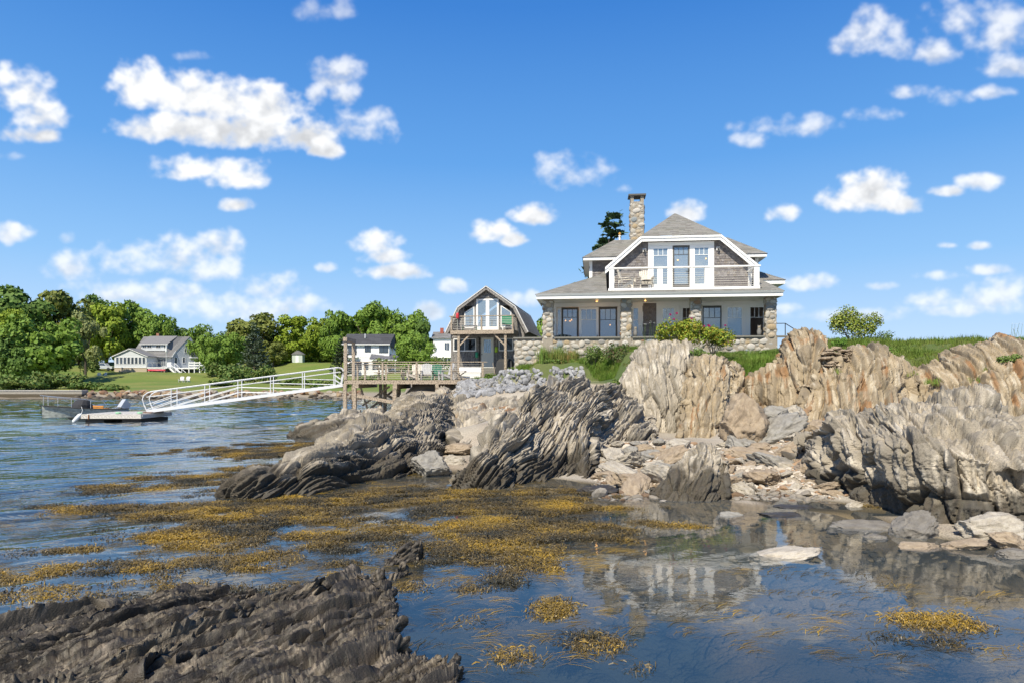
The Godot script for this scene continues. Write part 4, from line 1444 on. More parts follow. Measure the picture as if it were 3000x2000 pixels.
# a glazed leaf in the xy plane: frame with its panes as sub-parts
func glazed(parent: Node, called: String, x0: float, x1: float, y0: float, y1: float, z: float, o := {}) -> MeshInstance3D:
	var st: float = o.get("stile", 0.1)
	var bot: float = o.get("bottom", 0.22)
	var top: float = o.get("top", 0.11)
	var mb := MB.new()
	var dz := 0.045
	mb.bx(Vector3(x0, y0, z), Vector3(x0 + st, y1, z + dz))
	mb.bx(Vector3(x1 - st, y0, z), Vector3(x1, y1, z + dz))
	mb.bx(Vector3(x0 + st, y0, z), Vector3(x1 - st, y0 + bot, z + dz))
	mb.bx(Vector3(x0 + st, y1 - top, z), Vector3(x1 - st, y1, z + dz))
	var gx0 := x0 + st
	var gx1 := x1 - st
	var gy0 := y0 + bot
	var gy1 := y1 - top
	var lights := []
	var lites: int = o.get("lites", 0)
	if lites > 0:
		var ly: float = lerpf(gy1, gy0, o.get("lite_h", 0.2))
		mb.bx(Vector3(gx0, ly - 0.012, z + 0.008), Vector3(gx1, ly + 0.012, z + dz - 0.004))
		for k in lites:
			var a := lerpf(gx0, gx1, float(k) / lites)
			var b := lerpf(gx0, gx1, float(k + 1) / lites)
			if k > 0:
				mb.bx(Vector3(a - 0.011, ly + 0.012, z + 0.008), Vector3(a + 0.011, gy1, z + dz - 0.004))
			lights.append([a, b, ly, gy1])
		lights.append([gx0, gx1, gy0, ly])
	else:
		lights.append([gx0, gx1, gy0, gy1])
	var f := put(mb, called, o.get("mat", M.white), parent)
	for l in lights:
		var g := MB.new()
		g.quad(Vector3(l[0], l[2], z + 0.02), Vector3(l[1], l[2], z + 0.02), Vector3(l[1], l[3], z + 0.02), Vector3(l[0], l[3], z + 0.02))
		put(g, "pane", o.get("glass", M.glass), f)
	if o.get("handle", 0):
		var h := MB.new()
		var hx: float = x1 - st * 0.5 if o.handle > 0 else x0 + st * 0.5
		h.bx(Vector3(hx - 0.02, y0 + 0.85, z + dz), Vector3(hx + 0.02, y0 + 1.2, z + dz + 0.015))
		h.bx(Vector3(hx - 0.14 * signf(o.handle) - 0.01, y0 + 0.98, z + dz + 0.03), Vector3(hx + 0.02, y0 + 1.01, z + dz + 0.05))
		put(h, "handle", M.black, f)
	return f

# flat wall in the xy plane with rectangular holes [x0, x1, y0, y1]
func holed(mb: MB, x0: float, x1: float, y0: float, y1: float, z: float, thick: float, holes: Array) -> void:
	var xs := [x0, x1]
	for h in holes:
		xs.append(h[0]); xs.append(h[1])
	xs.sort()
	for i in xs.size() - 1:
		if xs[i + 1] - xs[i] < 1e-4:
			continue
		var mid: float = (xs[i] + xs[i + 1]) * 0.5
		var cuts := []
		for h in holes:
			if mid > h[0] and mid < h[1]:
				cuts.append(h)
		cuts.sort_custom(func(a, b): return a[2] < b[2])
		var y := y0
		for h in cuts:
			if h[2] > y:
				mb.bx(Vector3(xs[i], y, z - thick), Vector3(xs[i + 1], h[2], z))
			y = h[3]
		if y < y1:
			mb.bx(Vector3(xs[i], y, z - thick), Vector3(xs[i + 1], y1, z))

func bulb(parent: Node, at: Vector3, r: float, glow: float) -> void:
	var s := SphereMesh.new()
	s.radius = r
	s.height = r * 2.0
	s.radial_segments = 10
	s.rings = 5
	s.material = M.lamp
	put_mesh(s, "lamp_bulb", parent, Transform3D(Basis(), at))
	var l := OmniLight3D.new()
	l.name = "lamp_light"
	l.light_color = Color(1.0, 0.75, 0.45)
	l.light_energy = glow
	l.omni_range = 12.0
	l.omni_attenuation = 2.0
	l.light_size = r
	l.shadow_enabled = true
	l.position = at
	parent.add_child(l, true)

# ================================================================ the stone and shingle house
func build_house() -> void:
	var at := Transform3D(Basis(Vector3.UP, deg_to_rad(-6.8)), Vector3(1.83, 0, -34.8))
	var h := thing("shingle_house", "large grey shingled house with white trim, round-stone porch pillars and a tall stone chimney", "house", at)
	var mb: MB
	# --- pillars
	var seeds := 400
	for cx in [0.0, 3.95, 7.38, 10.99]:
		mb = MB.new()
		mb.bx(Vector3(cx - 0.25, 3.0, -0.52), Vector3(cx + 0.25, 6.365, -0.04))
		var pil := put(mb, "porch_pillar", M.mortar, h)
		stones(pil, Transform3D(Basis(), Vector3(cx - 0.30, 4.35, -0.04)), 0.60, 2.0, 0.055, 0.155, seeds, 500)
		stones(pil, Transform3D(Basis(Vector3.UP, -PI / 2), Vector3(cx - 0.25, 4.35, -0.52)), 0.48, 2.0, 0.08, 0.16, seeds + 1, 120)
		stones(pil, Transform3D(Basis(Vector3.UP, PI / 2), Vector3(cx + 0.25, 4.35, -0.04)), 0.48, 2.0, 0.08, 0.16, seeds + 2, 120)
		seeds += 7
	# --- porch ceiling, fascia, gutter
	mb = MB.new()
	mb.bx(Vector3(-0.5, 6.368, -1.62), Vector3(11.36, 6.42, 0.44))
	put(mb, "porch_ceiling", M.white, h)
	mb = MB.new()
	mb.bx(Vector3(-0.55, 6.34, 0.44), Vector3(11.41, 6.50, 0.50))
	mb.bx(Vector3(-0.55, 6.34, -3.0), Vector3(-0.50, 6.50, 0.44))
	mb.bx(Vector3(11.36, 6.34, -3.0), Vector3(11.41, 6.50, 0.44))
	put(mb, "fascia", M.white, h)
	mb = MB.new()
	mb.slab([Vector3(-0.57, 6.502, 0.502), Vector3(-0.57, 6.502, 0.54), Vector3(-0.57, 6.60, 0.60), Vector3(-0.57, 6.60, 0.48)], Vector3(12.0, 0, 0))
	put(mb, "gutter", M.white, h)
	# --- porch wall with its openings
	var holes := [[0.36, 3.56, 3.45, 6.14], [4.32, 4.72, 3.45, 6.14], [5.80, 6.62, 3.45, 6.12], [6.88, 7.36, 3.45, 6.12], [7.94, 8.90, 3.45, 6.12], [9.10, 10.02, 3.45, 6.12], [10.26, 11.06, 3.45, 6.12]]
	mb = MB.new()
	holed(mb, -0.3, 11.3, 3.2, 6.366, -1.60, 0.14, holes)
	put(mb, "porch_wall", M.white, h)
	mb = MB.new()
	for q in [[0.22, 3.70], [4.2, 4.86], [5.6, 11.2]]:
		mb.bx(Vector3(q[0], 6.15, -1.598), Vector3(q[1], 6.27, -1.55))
		mb.bx(Vector3(q[0], 3.4, -1.598), Vector3(q[0] + 0.12, 6.148, -1.555))
		mb.bx(Vector3(q[1] - 0.12, 3.4, -1.598), Vector3(q[1], 6.148, -1.555))
	for x in [6.68, 6.80, 7.62, 8.95, 10.08]:
		mb.bx(Vector3(x, 3.4, -1.598), Vector3(x + 0.10, 6.148, -1.56))
	put(mb, "door_casing", M.white, h)
	# doors and windows on the porch
	glazed(h, "sliding_door", 0.38, 0.62, 3.45, 6.12, -1.66, {stile = 0.05})
	glazed(h, "screen_door", 0.62, 1.52, 3.45, 6.12, -1.64, {stile = 0.09, bottom = 0.15, mat = M.lead, lites = 3, lite_h = 0.17})
	glazed(h, "french_door", 1.54, 2.58, 3.45, 6.12, -1.64, {stile = 0.13, lites = 3, lite_h = 0.23, handle = 1})
	glazed(h, "screen_door", 2.60, 3.54, 3.45, 6.12, -1.64, {stile = 0.07, bottom = 0.15, mat = M.lead, lites = 3, lite_h = 0.23})
	glazed(h, "porch_window", 4.32, 4.72, 3.45, 6.14, -1.64, {stile = 0.08, lites = 1, lite_h = 0.25})
	glazed(h, "french_door", 5.80, 6.62, 3.45, 6.12, -1.64, {stile = 0.12, lites = 3, lite_h = 0.23})
	glazed(h, "porch_window", 6.88, 7.36, 3.45, 6.12, -1.64, {stile = 0.06, lites = 2, lite_h = 0.22, glass = M.clear_glass})
	glazed(h, "screen_door", 7.94, 8.90, 3.45, 6.12, -1.64, {stile = 0.06, mat = M.lead, lites = 3, lite_h = 0.22})
	glazed(h, "french_door", 9.10, 10.02, 3.45, 6.12, -1.64, {stile = 0.11, lites = 3, lite_h = 0.22})
	glazed(h, "porch_window", 10.26, 11.06, 3.45, 6.12, -1.64, {stile = 0.08, lites = 3, lite_h = 0.22, glass = M.clear_glass})
	# shingled panel between the doors
	mb = MB.new()
	mb.bx(Vector3(4.9, 3.4, -1.597), Vector3(5.58, 6.30, -1.585))
	var panel := put(mb, "shingled_panel", shingle_mats[1], h)
	shingles(panel, Transform3D(Basis(), Vector3(4.9, 3.4, -1.585)), 0.68, 2.88, 90, 70, rect(0.03, 0.65, 0.8, 9))
	# rooms behind the glass
	mb = MB.new()
	mb.bx(Vector3(-0.25, 3.2, -5.2), Vector3(11.25, 3.42, -1.75))
	mb.bx(Vector3(-0.25, 6.2, -5.2), Vector3(11.25, 6.34, -1.75))
	mb.bx(Vector3(-0.25, 3.42, -5.2), Vector3(11.25, 6.2, -5.05))
	mb.bx(Vector3(-0.25, 3.42, -5.05), Vector3(-0.1, 6.2, -1.75))
	mb.bx(Vector3(11.1, 3.42, -5.05), Vector3(11.25, 6.2, -1.75))
	put(mb, "room", M.room, h)
	for q in [Vector3(0.78, 5.55, -3.0), Vector3(1.02, 5.53, -3.1), Vector3(1.12, 5.57, -2.8), Vector3(1.55, 5.55, -3.0), Vector3(1.62, 5.58, -2.9), Vector3(3.22, 5.30, -3.2)]:
		bulb(h, q, 0.04, 0.05)
	# recessed lights in the porch ceiling
	for x in [2.48, 4.95]:
		mb = MB.new()
		mb.lathe(Transform3D(Basis(), Vector3(x, 6.345, -0.75)), [Vector2(0.10, 0.022), Vector2(0.10, 0.0), Vector2(0.07, 0.0), Vector2(0.068, 0.012)], 12)
		var ring := put(mb, "ceiling_light", M.white, h)
		bulb(ring, Vector3(x, 6.35, -0.75), 0.05, 0.08)
	# --- lower roof over the porch, hipped at both ends
	mb = MB.new()
	var ea := Vector3(-0.6, 6.57, 0.58)
	var eb := Vector3(11.46, 6.57, 0.58)
	var k := 3.05
	var m0 := Vector3(-0.6 + k, 6.57 + k * 0.433, 0.58 - k)
	var m1 := Vector3(11.46 - k, 6.57 + k * 0.433, 0.58 - k)
	var t0 := m0 + Vector3(1.1, 0.68, -1.1)
	var t1 := m1 + Vector3(-1.1, 0.68, -1.1)
	# the front slope is open where the balcony is let into it
	var cut := 2.98
	roofing(mb, ea, porch_slope(cut, 0.58), porch_slope(cut, 0.58 - k), m0, 0.13, 1)
	roofing(mb, porch_slope(10.5, 0.58), eb, m1 + Vector3(2.0, 0, 0), porch_slope(10.5, 0.58 - k), 0.13, 2)
	roofing(mb, porch_slope(cut, 0.58), porch_slope(10.5, 0.58), porch_slope(10.5, 0.16), porch_slope(cut, 0.16), 0.13, 3)
	roofing(mb, m0, porch_slope(cut, 0.58 - k), Vector3(cut + 1.0, m0.y + 0.68, m0.z - 1.1), t0, 0.13, 4)
	roofing(mb, Vector3(-0.6, 6.57, -7.5), ea, m0, Vector3(m0.x, m0.y, -7.5), 0.13, 5)
	roofing(mb, eb, Vector3(11.46, 6.57, -4.0), Vector3(m1.x + 1.5, m1.y - 0.3, -4.0), m1 + Vector3(2.0, -0.4, 0.0), 0.13, 6)
	put(mb, "porch_roof", M.roof, h)
	# --- upper storey block behind the gable
	mb = MB.new()
	mb.bx(Vector3(2.1, 6.8, -8.6), Vector3(11.05, 8.80, -3.05))
	var blk := put(mb, "upper_wall", shingle_mats[1], h)
	shingles(blk, Transform3D(Basis(), Vector3(2.1, 7.4, -3.05)), 2.2, 1.4, 91, 90, rect(0.16, 9, -1, 9))
	shingles(blk, Transform3D(Basis(), Vector3(10.2, 7.4, -3.05)), 0.85, 1.4, 92, 30, rect(-1, 0.7, -1, 9))
	shingles(blk, Transform3D(Basis(Vector3.UP, -PI / 2), Vector3(2.1, 7.4, -8.6)), 5.5, 1.4, 93, 0, rect(-1, 9, -1, 9))
	mb = MB.new()
	for x in [2.08, 10.90]:
		mb.bx(Vector3(x, 7.3, -3.08), Vector3(x + 0.17, 8.80, -3.0))
	mb.bx(Vector3(1.80, 8.80, -8.8), Vector3(11.36, 8.86, -2.62))
	mb.bx(Vector3(1.76, 8.78, -2.62), Vector3(11.40, 8.93, -2.56))
	mb.bx(Vector3(1.76, 8.78, -8.8), Vector3(1.80, 8.93, -2.62))
	mb.bx(Vector3(11.36, 8.78, -8.8), Vector3(11.40, 8.93, -2.62))
	put(mb, "upper_trim", M.white, h)
	mb = MB.new()
	var o := 1.75
	var ya := 8.94
	var yb := 8.94 + o * 0.71
	roofing(mb, Vector3(1.72, ya, -2.52), Vector3(11.44, ya, -2.52), Vector3(11.44 - o, yb, -2.52 - o), Vector3(1.72 + o, yb, -2.52 - o), 0.13, 7)
	roofing(mb, Vector3(1.72, ya, -8.9), Vector3(1.72, ya, -2.52), Vector3(1.72 + o, yb, -2.52 - o), Vector3(1.72 + o, yb, -8.9 + o), 0.13, 8)
	roofing(mb, Vector3(11.44, ya, -2.52), Vector3(11.44, ya, -8.9), Vector3(11.44 - o, yb, -8.9 + o), Vector3(11.44 - o, yb, -2.52 - o), 0.13, 9)
	mb.quad(Vector3(1.72 + o, yb, -2.52 - o), Vector3(11.44 - o, yb, -2.52 - o), Vector3(11.44 - o, yb, -8.9 + o), Vector3(1.72 + o, yb, -8.9 + o))
	put(mb, "upper_roof", M.roof, h)
	# --- front gable with clipped top
	var gl := 2.92
	var gr := 10.69
	var gc := (gl + gr) * 0.5
	var gy := 8.19
	var sl := 0.858
	var fy := 9.76
	var fx := (fy - gy) / sl
	var zf := -1.40
	var ridge := gy + (gr - gl) * 0.5 * sl
	var zh := -3.95
	mb = MB.new()
	roofing(mb, Vector3(gl, gy, -8.5), Vector3(gl, gy, zf), Vector3(gl + fx, fy, zf), Vector3(gl + fx, fy, -8.5), 0.13, 10)
	roofing(mb, Vector3(gl + fx, fy, -8.5), Vector3(gl + fx, fy, zf), Vector3(gc, ridge, zh), Vector3(gc, ridge, -8.5), 0.13, 11)
	roofing(mb, Vector3(gr, gy, zf), Vector3(gr, gy, -8.5), Vector3(gr - fx, fy, -8.5), Vector3(gr - fx, fy, zf), 0.13, 12)
	roofing(mb, Vector3(gr - fx, fy, zf), Vector3(gr - fx, fy, -8.5), Vector3(gc, ridge, -8.5), Vector3(gc, ridge, zh), 0.13, 13)
	roofing(mb, Vector3(gl + fx, fy + 0.01, zf + 0.03), Vector3(gr - fx, fy + 0.01, zf + 0.03), Vector3(gc, ridge + 0.01, zh), Vector3(gc, ridge + 0.01, zh), 0.13, 14)
	put(mb, "gable_roof", M.roof, h)
	mb = MB.new()
	var wall := [Vector3(3.33, 6.6, -1.82), Vector3(10.36, 6.6, -1.82), Vector3(10.36, gy + (gr - 10.36) * sl - 0.1, -1.82), Vector3(gr - fx, fy - 0.1, -1.82), Vector3(gl + fx, fy - 0.1, -1.82), Vector3(3.33, gy + (3.33 - gl) * sl - 0.1, -1.82)]
	mb.slab(wall, Vector3(0, 0, -1.5))
	var gw := put(mb, "gable_wall", shingle_mats[1], h)
	shingles(gw, Transform3D(Basis(), Vector3(3.33, 6.82, -1.82)), 7.03, 2.86, 94, 300, PackedVector2Array([Vector2(0.1, -1), Vector2(6.95, -1), Vector2(6.95, gy - 0.12 + sl * (gr - 10.28) - 6.82), Vector2(gr - fx - 3.33, fy - 0.1 - 6.82), Vector2(gl + fx - 3.33, fy - 0.1 - 6.82), Vector2(0.1, gy - 0.12 + sl * (3.43 - gl) - 6.82)]), Rect2(1.77, -1.0, 3.52, 3.64))
	# soffit and rake boards, in two steps
	mb = MB.new()
	var rake := [Vector2(gl, gy), Vector2(gl + fx, fy), Vector2(gr - fx, fy), Vector2(gr, gy)]
	for step in [[0.0, 0.10, zf + 0.02, 0.06], [0.10, 0.26, zf - 0.03, 0.05]]:
		for i in 3:
			var a: Vector2 = rake[i]
			var b: Vector2 = rake[i + 1]
			var dn0 := Vector2(0, -1.0 / cos(atan(sl))) if i != 1 else Vector2(0, -1)
			var kk: Array = [[dn0, Vector2(0, -1.0 / cos(atan(sl)) * 0.88)], [Vector2(0.28, -1.0), Vector2(-0.28, -1.0)], [Vector2(0, -1.0 / cos(atan(sl)) * 0.88), dn0]][i]
			if i == 0:
				kk[1] = Vector2(0.28, -1.0)
			if i == 2:
				kk[0] = Vector2(-0.28, -1.0)
			var p0: Vector2 = a + kk[0] * step[0]
			var p1: Vector2 = b + kk[1] * step[0]
			var p2: Vector2 = b + kk[1] * step[1]
			var p3: Vector2 = a + kk[0] * step[1]
			mb.slab([Vector3(p3.x, p3.y, step[2]), Vector3(p2.x, p2.y, step[2]), Vector3(p1.x, p1.y, step[2]), Vector3(p0.x, p0.y, step[2])], Vector3(0, 0, -step[3]))
	# soffit under the overhang
	mb.hexa([Vector3(gl + 0.02, gy - 0.16, zf - 0.08), Vector3(gl + fx + 0.04, fy - 0.14, zf - 0.08), Vector3(gl + fx + 0.04, fy - 0.14, -1.80), Vector3(gl + 0.02, gy - 0.16, -1.80), Vector3(gl + 0.02, gy - 0.06, zf - 0.08), Vector3(gl + fx + 0.04, fy - 0.04, zf - 0.08), Vector3(gl + fx + 0.04, fy - 0.04, -1.80), Vector3(gl + 0.02, gy - 0.06, -1.80)])
	mb.hexa([Vector3(gr - fx - 0.04, fy - 0.14, zf - 0.08), Vector3(gr - 0.02, gy - 0.16, zf - 0.08), Vector3(gr - 0.02, gy - 0.16, -1.80), Vector3(gr - fx - 0.04, fy - 0.14, -1.80), Vector3(gr - fx - 0.04, fy - 0.04, zf - 0.08), Vector3(gr - 0.02, gy - 0.06, zf - 0.08), Vector3(gr - 0.02, gy - 0.06, -1.80), Vector3(gr - fx - 0.04, fy - 0.04, -1.80)])
	mb.bx(Vector3(gl + fx + 0.05, fy - 0.13, -1.80), Vector3(gr - fx - 0.05, fy - 0.05, zf - 0.08))
	mb.bx(Vector3(3.22, 6.8, -1.9), Vector3(3.42, 8.42, -1.77))
	mb.bx(Vector3(10.27, 6.8, -1.9), Vector3(10.47, 8.42, -1.77))
	put(mb, "rake_board", M.white, h)
	# --- balcony doors
	mb = MB.new()
	mb.bx(Vector3(5.17, 9.32, -1.82), Vector3(8.55, 9.50, -1.73))
	for q in [[5.17, 5.33], [6.29, 6.43], [7.31, 7.45], [8.38, 8.55]]:
		mb.bx(Vector3(q[0], 6.88, -1.82), Vector3(q[1], 9.318, -1.75))
	mb.bx(Vector3(5.33, 6.86, -1.82), Vector3(8.38, 6.95, -1.76))
	put(mb, "balcony_door_casing", M.white, h)
	mb = MB.new()
	mb.bx(Vector3(5.33, 6.95, -1.815), Vector3(8.38, 9.31, -1.81))
	put(mb, "dim_room_sheet", M.dim_room, h)  # added sheet, its grey stands in for the unlit room behind the panes
	glazed(h, "balcony_door", 5.33, 6.29, 6.95, 9.31, -1.80, {stile = 0.12, bottom = 0.33, top = 0.14, lites = 3, lite_h = 0.19})
	glazed(h, "balcony_screen_door", 6.43, 7.31, 6.95, 9.31, -1.80, {stile = 0.09, bottom = 0.33, top = 0.1, lites = 3, lite_h = 0.19, mat = M.lead, handle = 1})
	glazed(h, "balcony_door", 7.45, 8.38, 6.95, 9.31, -1.80, {stile = 0.12, bottom = 0.33, top = 0.14, lites = 3, lite_h = 0.19})
	for q in [Vector3(6.70, 8.55, -1.76), Vector3(8.14, 8.60, -1.76)]:
		var s := SphereMesh.new()
		s.radius = 0.028
		s.height = 0.056
		s.material = M.lamp
		put_mesh(s, "lamp_bulb", h, Transform3D(Basis(), q))
	# wall lights
	for x in [4.98, 8.76]:
		mb = MB.new()
		mb.bx(Vector3(x - 0.085, 9.02, -1.80), Vector3(x + 0.085, 9.20, -1.74))
		var sc := put(mb, "wall_light", M.white, h)
		mb = MB.new()
		mb.lathe(Transform3D(Basis(), Vector3(x, 9.02, -1.66)), [Vector2(0.0, 0.14), Vector2(0.05, 0.13), Vector2(0.065, 0.02), Vector2(0.05, 0.0)], 10)
		mb.bar(Vector3(x, 9.12, -1.74), Vector3(x, 9.14, -1.66), 0.03, 0.03)
		put(mb, "lamp_shade", M.black, sc)
	# --- balcony
	mb = MB.new()
	mb.bx(Vector3(3.05, 6.70, -1.80), Vector3(10.42, 6.83, 0.12))
	mb.bx(Vector3(3.05, 6.66, 0.12), Vector3(10.42, 6.87, 0.16))
	put(mb, "balcony_floor", M.white, h)
	for x in [3.22, 5.61, 7.92, 10.28]:
		mb = MB.new()
		var wd := 0.13 if x > 4.0 and x < 9.0 else 0.12
		mb.bx(Vector3(x - wd, 6.832, -0.12), Vector3(x + wd, 7.86, 0.10))
		put(mb, "balcony_post", M.white, h)
	mb = MB.new()
	mb.bx(Vector3(3.06, 7.86, -0.14), Vector3(10.46, 7.92, 0.13))
	mb.bx(Vector3(10.22, 7.86, -1.78), Vector3(10.36, 7.92, -0.14))
	mb.bx(Vector3(3.14, 7.86, -1.78), Vector3(3.28, 7.92, -0.14))
	put(mb, "balcony_rail", M.white, h)
	for i in 8:
		mb = MB.new()
		var y := 6.96 + i * 0.11
		mb.tube([Vector3(3.2, y, 0.0), Vector3(10.3, y, 0.0)], 0.007, 5)
		mb.tube([Vector3(10.28, y, 0.0), Vector3(10.28, y, -1.8)], 0.007, 5)
		put(mb, "railing_cable", M.wire, h)
	# --- stepped wing to the east
	mb = MB.new()
	mb.bx(Vector3(9.8, 6.4, -7.5), Vector3(12.0, 7.46, -3.6))
	put(mb, "wing_wall", shingle_mats[1], h)
	mb = MB.new()
	mb.bx(Vector3(9.8, 7.42, -7.6), Vector3(12.5, 7.62, -3.22))
	mb.bx(Vector3(11.86, 6.7, -3.62), Vector3(12.03, 7.42, -3.56))
	put(mb, "wing_trim", M.white, h)
	mb = MB.new()
	roofing(mb, Vector3(9.8, 7.63, -3.18), Vector3(12.54, 7.63, -3.18), Vector3(11.0, 8.5, -4.7), Vector3(9.8, 8.5, -4.7), 0.13, 21)
	roofing(mb, Vector3(12.54, 7.63, -3.18), Vector3(12.54, 7.63, -7.6), Vector3(11.0, 8.5, -7.6), Vector3(11.0, 8.5, -4.7), 0.13, 22)
	put(mb, "wing_roof", M.roof, h)
	# --- chimney
	mb = MB.new()
	mb.bx(Vector3(4.40, 8.5, -5.16), Vector3(5.14, 12.38, -4.44))
	for q in [Vector2(4.40, -4.62), Vector2(4.96, -4.62), Vector2(4.40, -5.16), Vector2(4.96, -5.16)]:
		mb.bx(Vector3(q.x, 12.38, q.y), Vector3(q.x + 0.18, 12.70, q.y + 0.18))
	var chim := put(mb, "chimney", M.mortar, h)
	stones(chim, Transform3D(Basis(), Vector3(4.36, 9.4, -4.44)), 0.82, 2.98, 0.06, 0.15, 450, 800)
	stones(chim, Transform3D(Basis(Vector3.UP, -PI / 2), Vector3(4.40, 9.4, -5.16)), 0.72, 2.98, 0.09, 0.16, 451, 160)
	stones(chim, Transform3D(Basis(Vector3.UP, PI / 2), Vector3(5.14, 9.4, -4.44)), 0.72, 2.98, 0.09, 0.16, 452, 160)
	mb = MB.new()
	mb.bx(Vector3(4.28, 12.70, -5.28), Vector3(5.26, 12.79, -4.32))
	put(mb, "chimney_cap", M.lead, chim)
	mb = MB.new()
	mb.bx(Vector3(4.55, 12.30, -4.98), Vector3(4.99, 12.36, -4.6))
	put(mb, "flue", M.black, chim)
	# --- roof-top pole with a gilt ball, and the rest of the body
	mb = MB.new()
	mb.lathe(Transform3D(Basis(), Vector3(3.85, 10.0, -6.0)), [Vector2(0.06, 0.0), Vector2(0.06, 0.75), Vector2(0.09, 0.76), Vector2(0.09, 0.8), Vector2(0.03, 0.82)], 10)
	var fin := put(mb, "roof_finial", M.white, h)
	mb = MB.new()
	mb.lathe(Transform3D(Basis(), Vector3(3.85, 10.82, -6.0)), [Vector2(0.0, 0.0), Vector2(0.06, 0.03), Vector2(0.08, 0.08), Vector2(0.06, 0.13), Vector2(0.0, 0.17)], 10)
	put(mb, "gilt_ball", mat(lin(0.6, 0.3, 0.04), 0.3), fin)
	mb = MB.new()
	mb.bx(Vector3(-0.25, 3.2, -8.5), Vector3(11.25, 6.6, -5.21))
	put(mb, "rear_wall", shingle_mats[0], h)

	# ---------------- low stone wall along the porch and terrace
	var w := thing("stone_wall", "low wall of rounded field stones with a flat cap in front of the porch and terrace", "wall", at)
	mb = MB.new()
	mb.bx(Vector3(-1.72, 2.4, -0.55), Vector3(11.3, 4.40, -0.10))
	put(mb, "wall_core", M.mortar, w)
	mb = MB.new()
	for q in [[-1.78, -0.32], [0.32, 3.64], [4.26, 7.07], [7.69, 10.68], [11.3, 12.6]]:
		mb.bx(Vector3(q[0], 4.40, -0.62), Vector3(q[1], 4.475, 0.0 if q[0] < 11.0 else -0.2))
	put(mb, "cap", M.bluestone, w)
	stones(w, Transform3D(Basis(), Vector3(-1.74, 2.75, -0.10)), 1.75, 1.66, 0.07, 0.17, 500, 700)
	stones(w, Transform3D(Basis(), Vector3(0.0, 3.1, -0.10)), 4.3, 1.28, 0.07, 0.19, 501, 900)
	stones(w, Transform3D(Basis(), Vector3(4.3, 3.4, -0.10)), 3.7, 0.98, 0.08, 0.18, 502, 500)
	stones(w, Transform3D(Basis(), Vector3(8.0, 3.3, -0.10)), 3.35, 1.08, 0.07, 0.18, 503, 700)
	stones(w, Transform3D(Basis(Vector3.UP, -PI / 2), Vector3(-1.72, 2.75, -0.55)), 0.45, 1.66, 0.08, 0.16, 504, 120)

	# ---------------- handrail at the east steps
	var hr := thing("hand_rail", "thin black metal handrail slanting down beside the east pillar", "railing", at)
	mb = MB.new()
	mb.tube([Vector3(11.35, 5.08, -0.4), Vector3(11.75, 5.08, -0.4), Vector3(12.85, 4.35, -0.4)], 0.022, 6)
	put(mb, "rail", M.black, hr)
	mb = MB.new()
	mb.tube([Vector3(11.75, 4.1, -0.4), Vector3(11.75, 5.08, -0.4)], 0.022, 6)
	put(mb, "post", M.black, hr)

	# ---------------- on the balcony: two chairs and a little table
	var ch := adirondack("balcony_chair", "cream slatted armchair turned sideways on the balcony", lin(0.72, 0.66, 0.56), true)
	ch.transform = at * yaw(4.05, 6.84, -0.9, 75.0)
	var ch2 := copy_of(ch, "balcony_chair", "cream slatted armchair facing the sea from the balcony", at * yaw(5.0, 6.84, -0.85, 0.0))
	ch2.set_meta("category", "chair")
	var tb := thing("bistro_table", "small round black metal table between the balcony chairs", "table", at * yaw(4.98, 6.84, -0.28, 0.0))
	mb = MB.new()
	mb.lathe(Transform3D(Basis(), Vector3(0, 0.46, 0)), [Vector2(0.0, 0.0), Vector2(0.24, 0.0), Vector2(0.24, 0.02), Vector2(0.0, 0.02)], 14)
	put(mb, "table_top", M.black, tb)
	for a in 3:
		mb = MB.new()
		var d := Vector3(cos(a * TAU / 3), 0, sin(a * TAU / 3))
		mb.tube([d * 0.22, Vector3(0, 0.24, 0) - d * 0.02, Vector3(0, 0.46, 0) - d * 0.16], 0.012, 5)
		put(mb, "leg", M.black, tb)

	# ---------------- on the porch: striped cushion chair, wooden chair backs, decoy owls
	var arm := thing("cushion_chair", "porch chair with a dark striped cushion behind the low wall", "chair", at * yaw(0.72, 3.45, -0.95, 0.0))
	mb = MB.new()
	mb.bx(Vector3(-0.42, 0.0, -0.3), Vector3(0.42, 0.45, 0.3))
	put(mb, "seat", M.dark, arm)
	for i in 9:
		mb = MB.new()
		mb.bar(Vector3(-0.40 + i * 0.1, 0.45, -0.2), Vector3(-0.38 + i * 0.095, 1.22 - 0.004 * (i - 4) * (i - 4), -0.34), 0.1, 0.09, Vector3.BACK)
		put(mb, "cushion_stripe", mat(lin(0.035, 0.045, 0.04) if i % 2 == 0 else lin(0.22, 0.23, 0.19), 0.9), arm)
	var pc := adirondack("porch_chair", "brown wooden chair back showing above the porch wall below the french door", lin(0.10, 0.075, 0.06), false)
	pc.transform = at * yaw(2.0, 3.48, -0.95, 12.0)
	copy_of(pc, "porch_chair", "brown wooden chair beside the second stone pillar", at * yaw(3.42, 3.48, -1.0, -20.0))
	copy_of(pc, "porch_chair", "brown wooden chair in front of the shingled panel on the porch", at * yaw(4.95, 3.48, -1.0, -15.0))
	owl("grey decoy owl on the wall cap beside the second stone pillar", at * yaw(4.42, 4.476, -0.3, 10.0))
	owl("pale decoy owl on the wall cap beside the east pillar", at * yaw(10.48, 4.476, -0.3, -15.0))

func porch_slope(x: float, z: float) -> Vector3:
	return Vector3(x, 6.57 + (0.58 - z) * 0.433, z)

func rect(x0: float, x1: float, y0: float, y1: float) -> PackedVector2Array:
	return PackedVector2Array([Vector2(x0, y0), Vector2(x1, y0), Vector2(x1, y1), Vector2(x0, y1)])

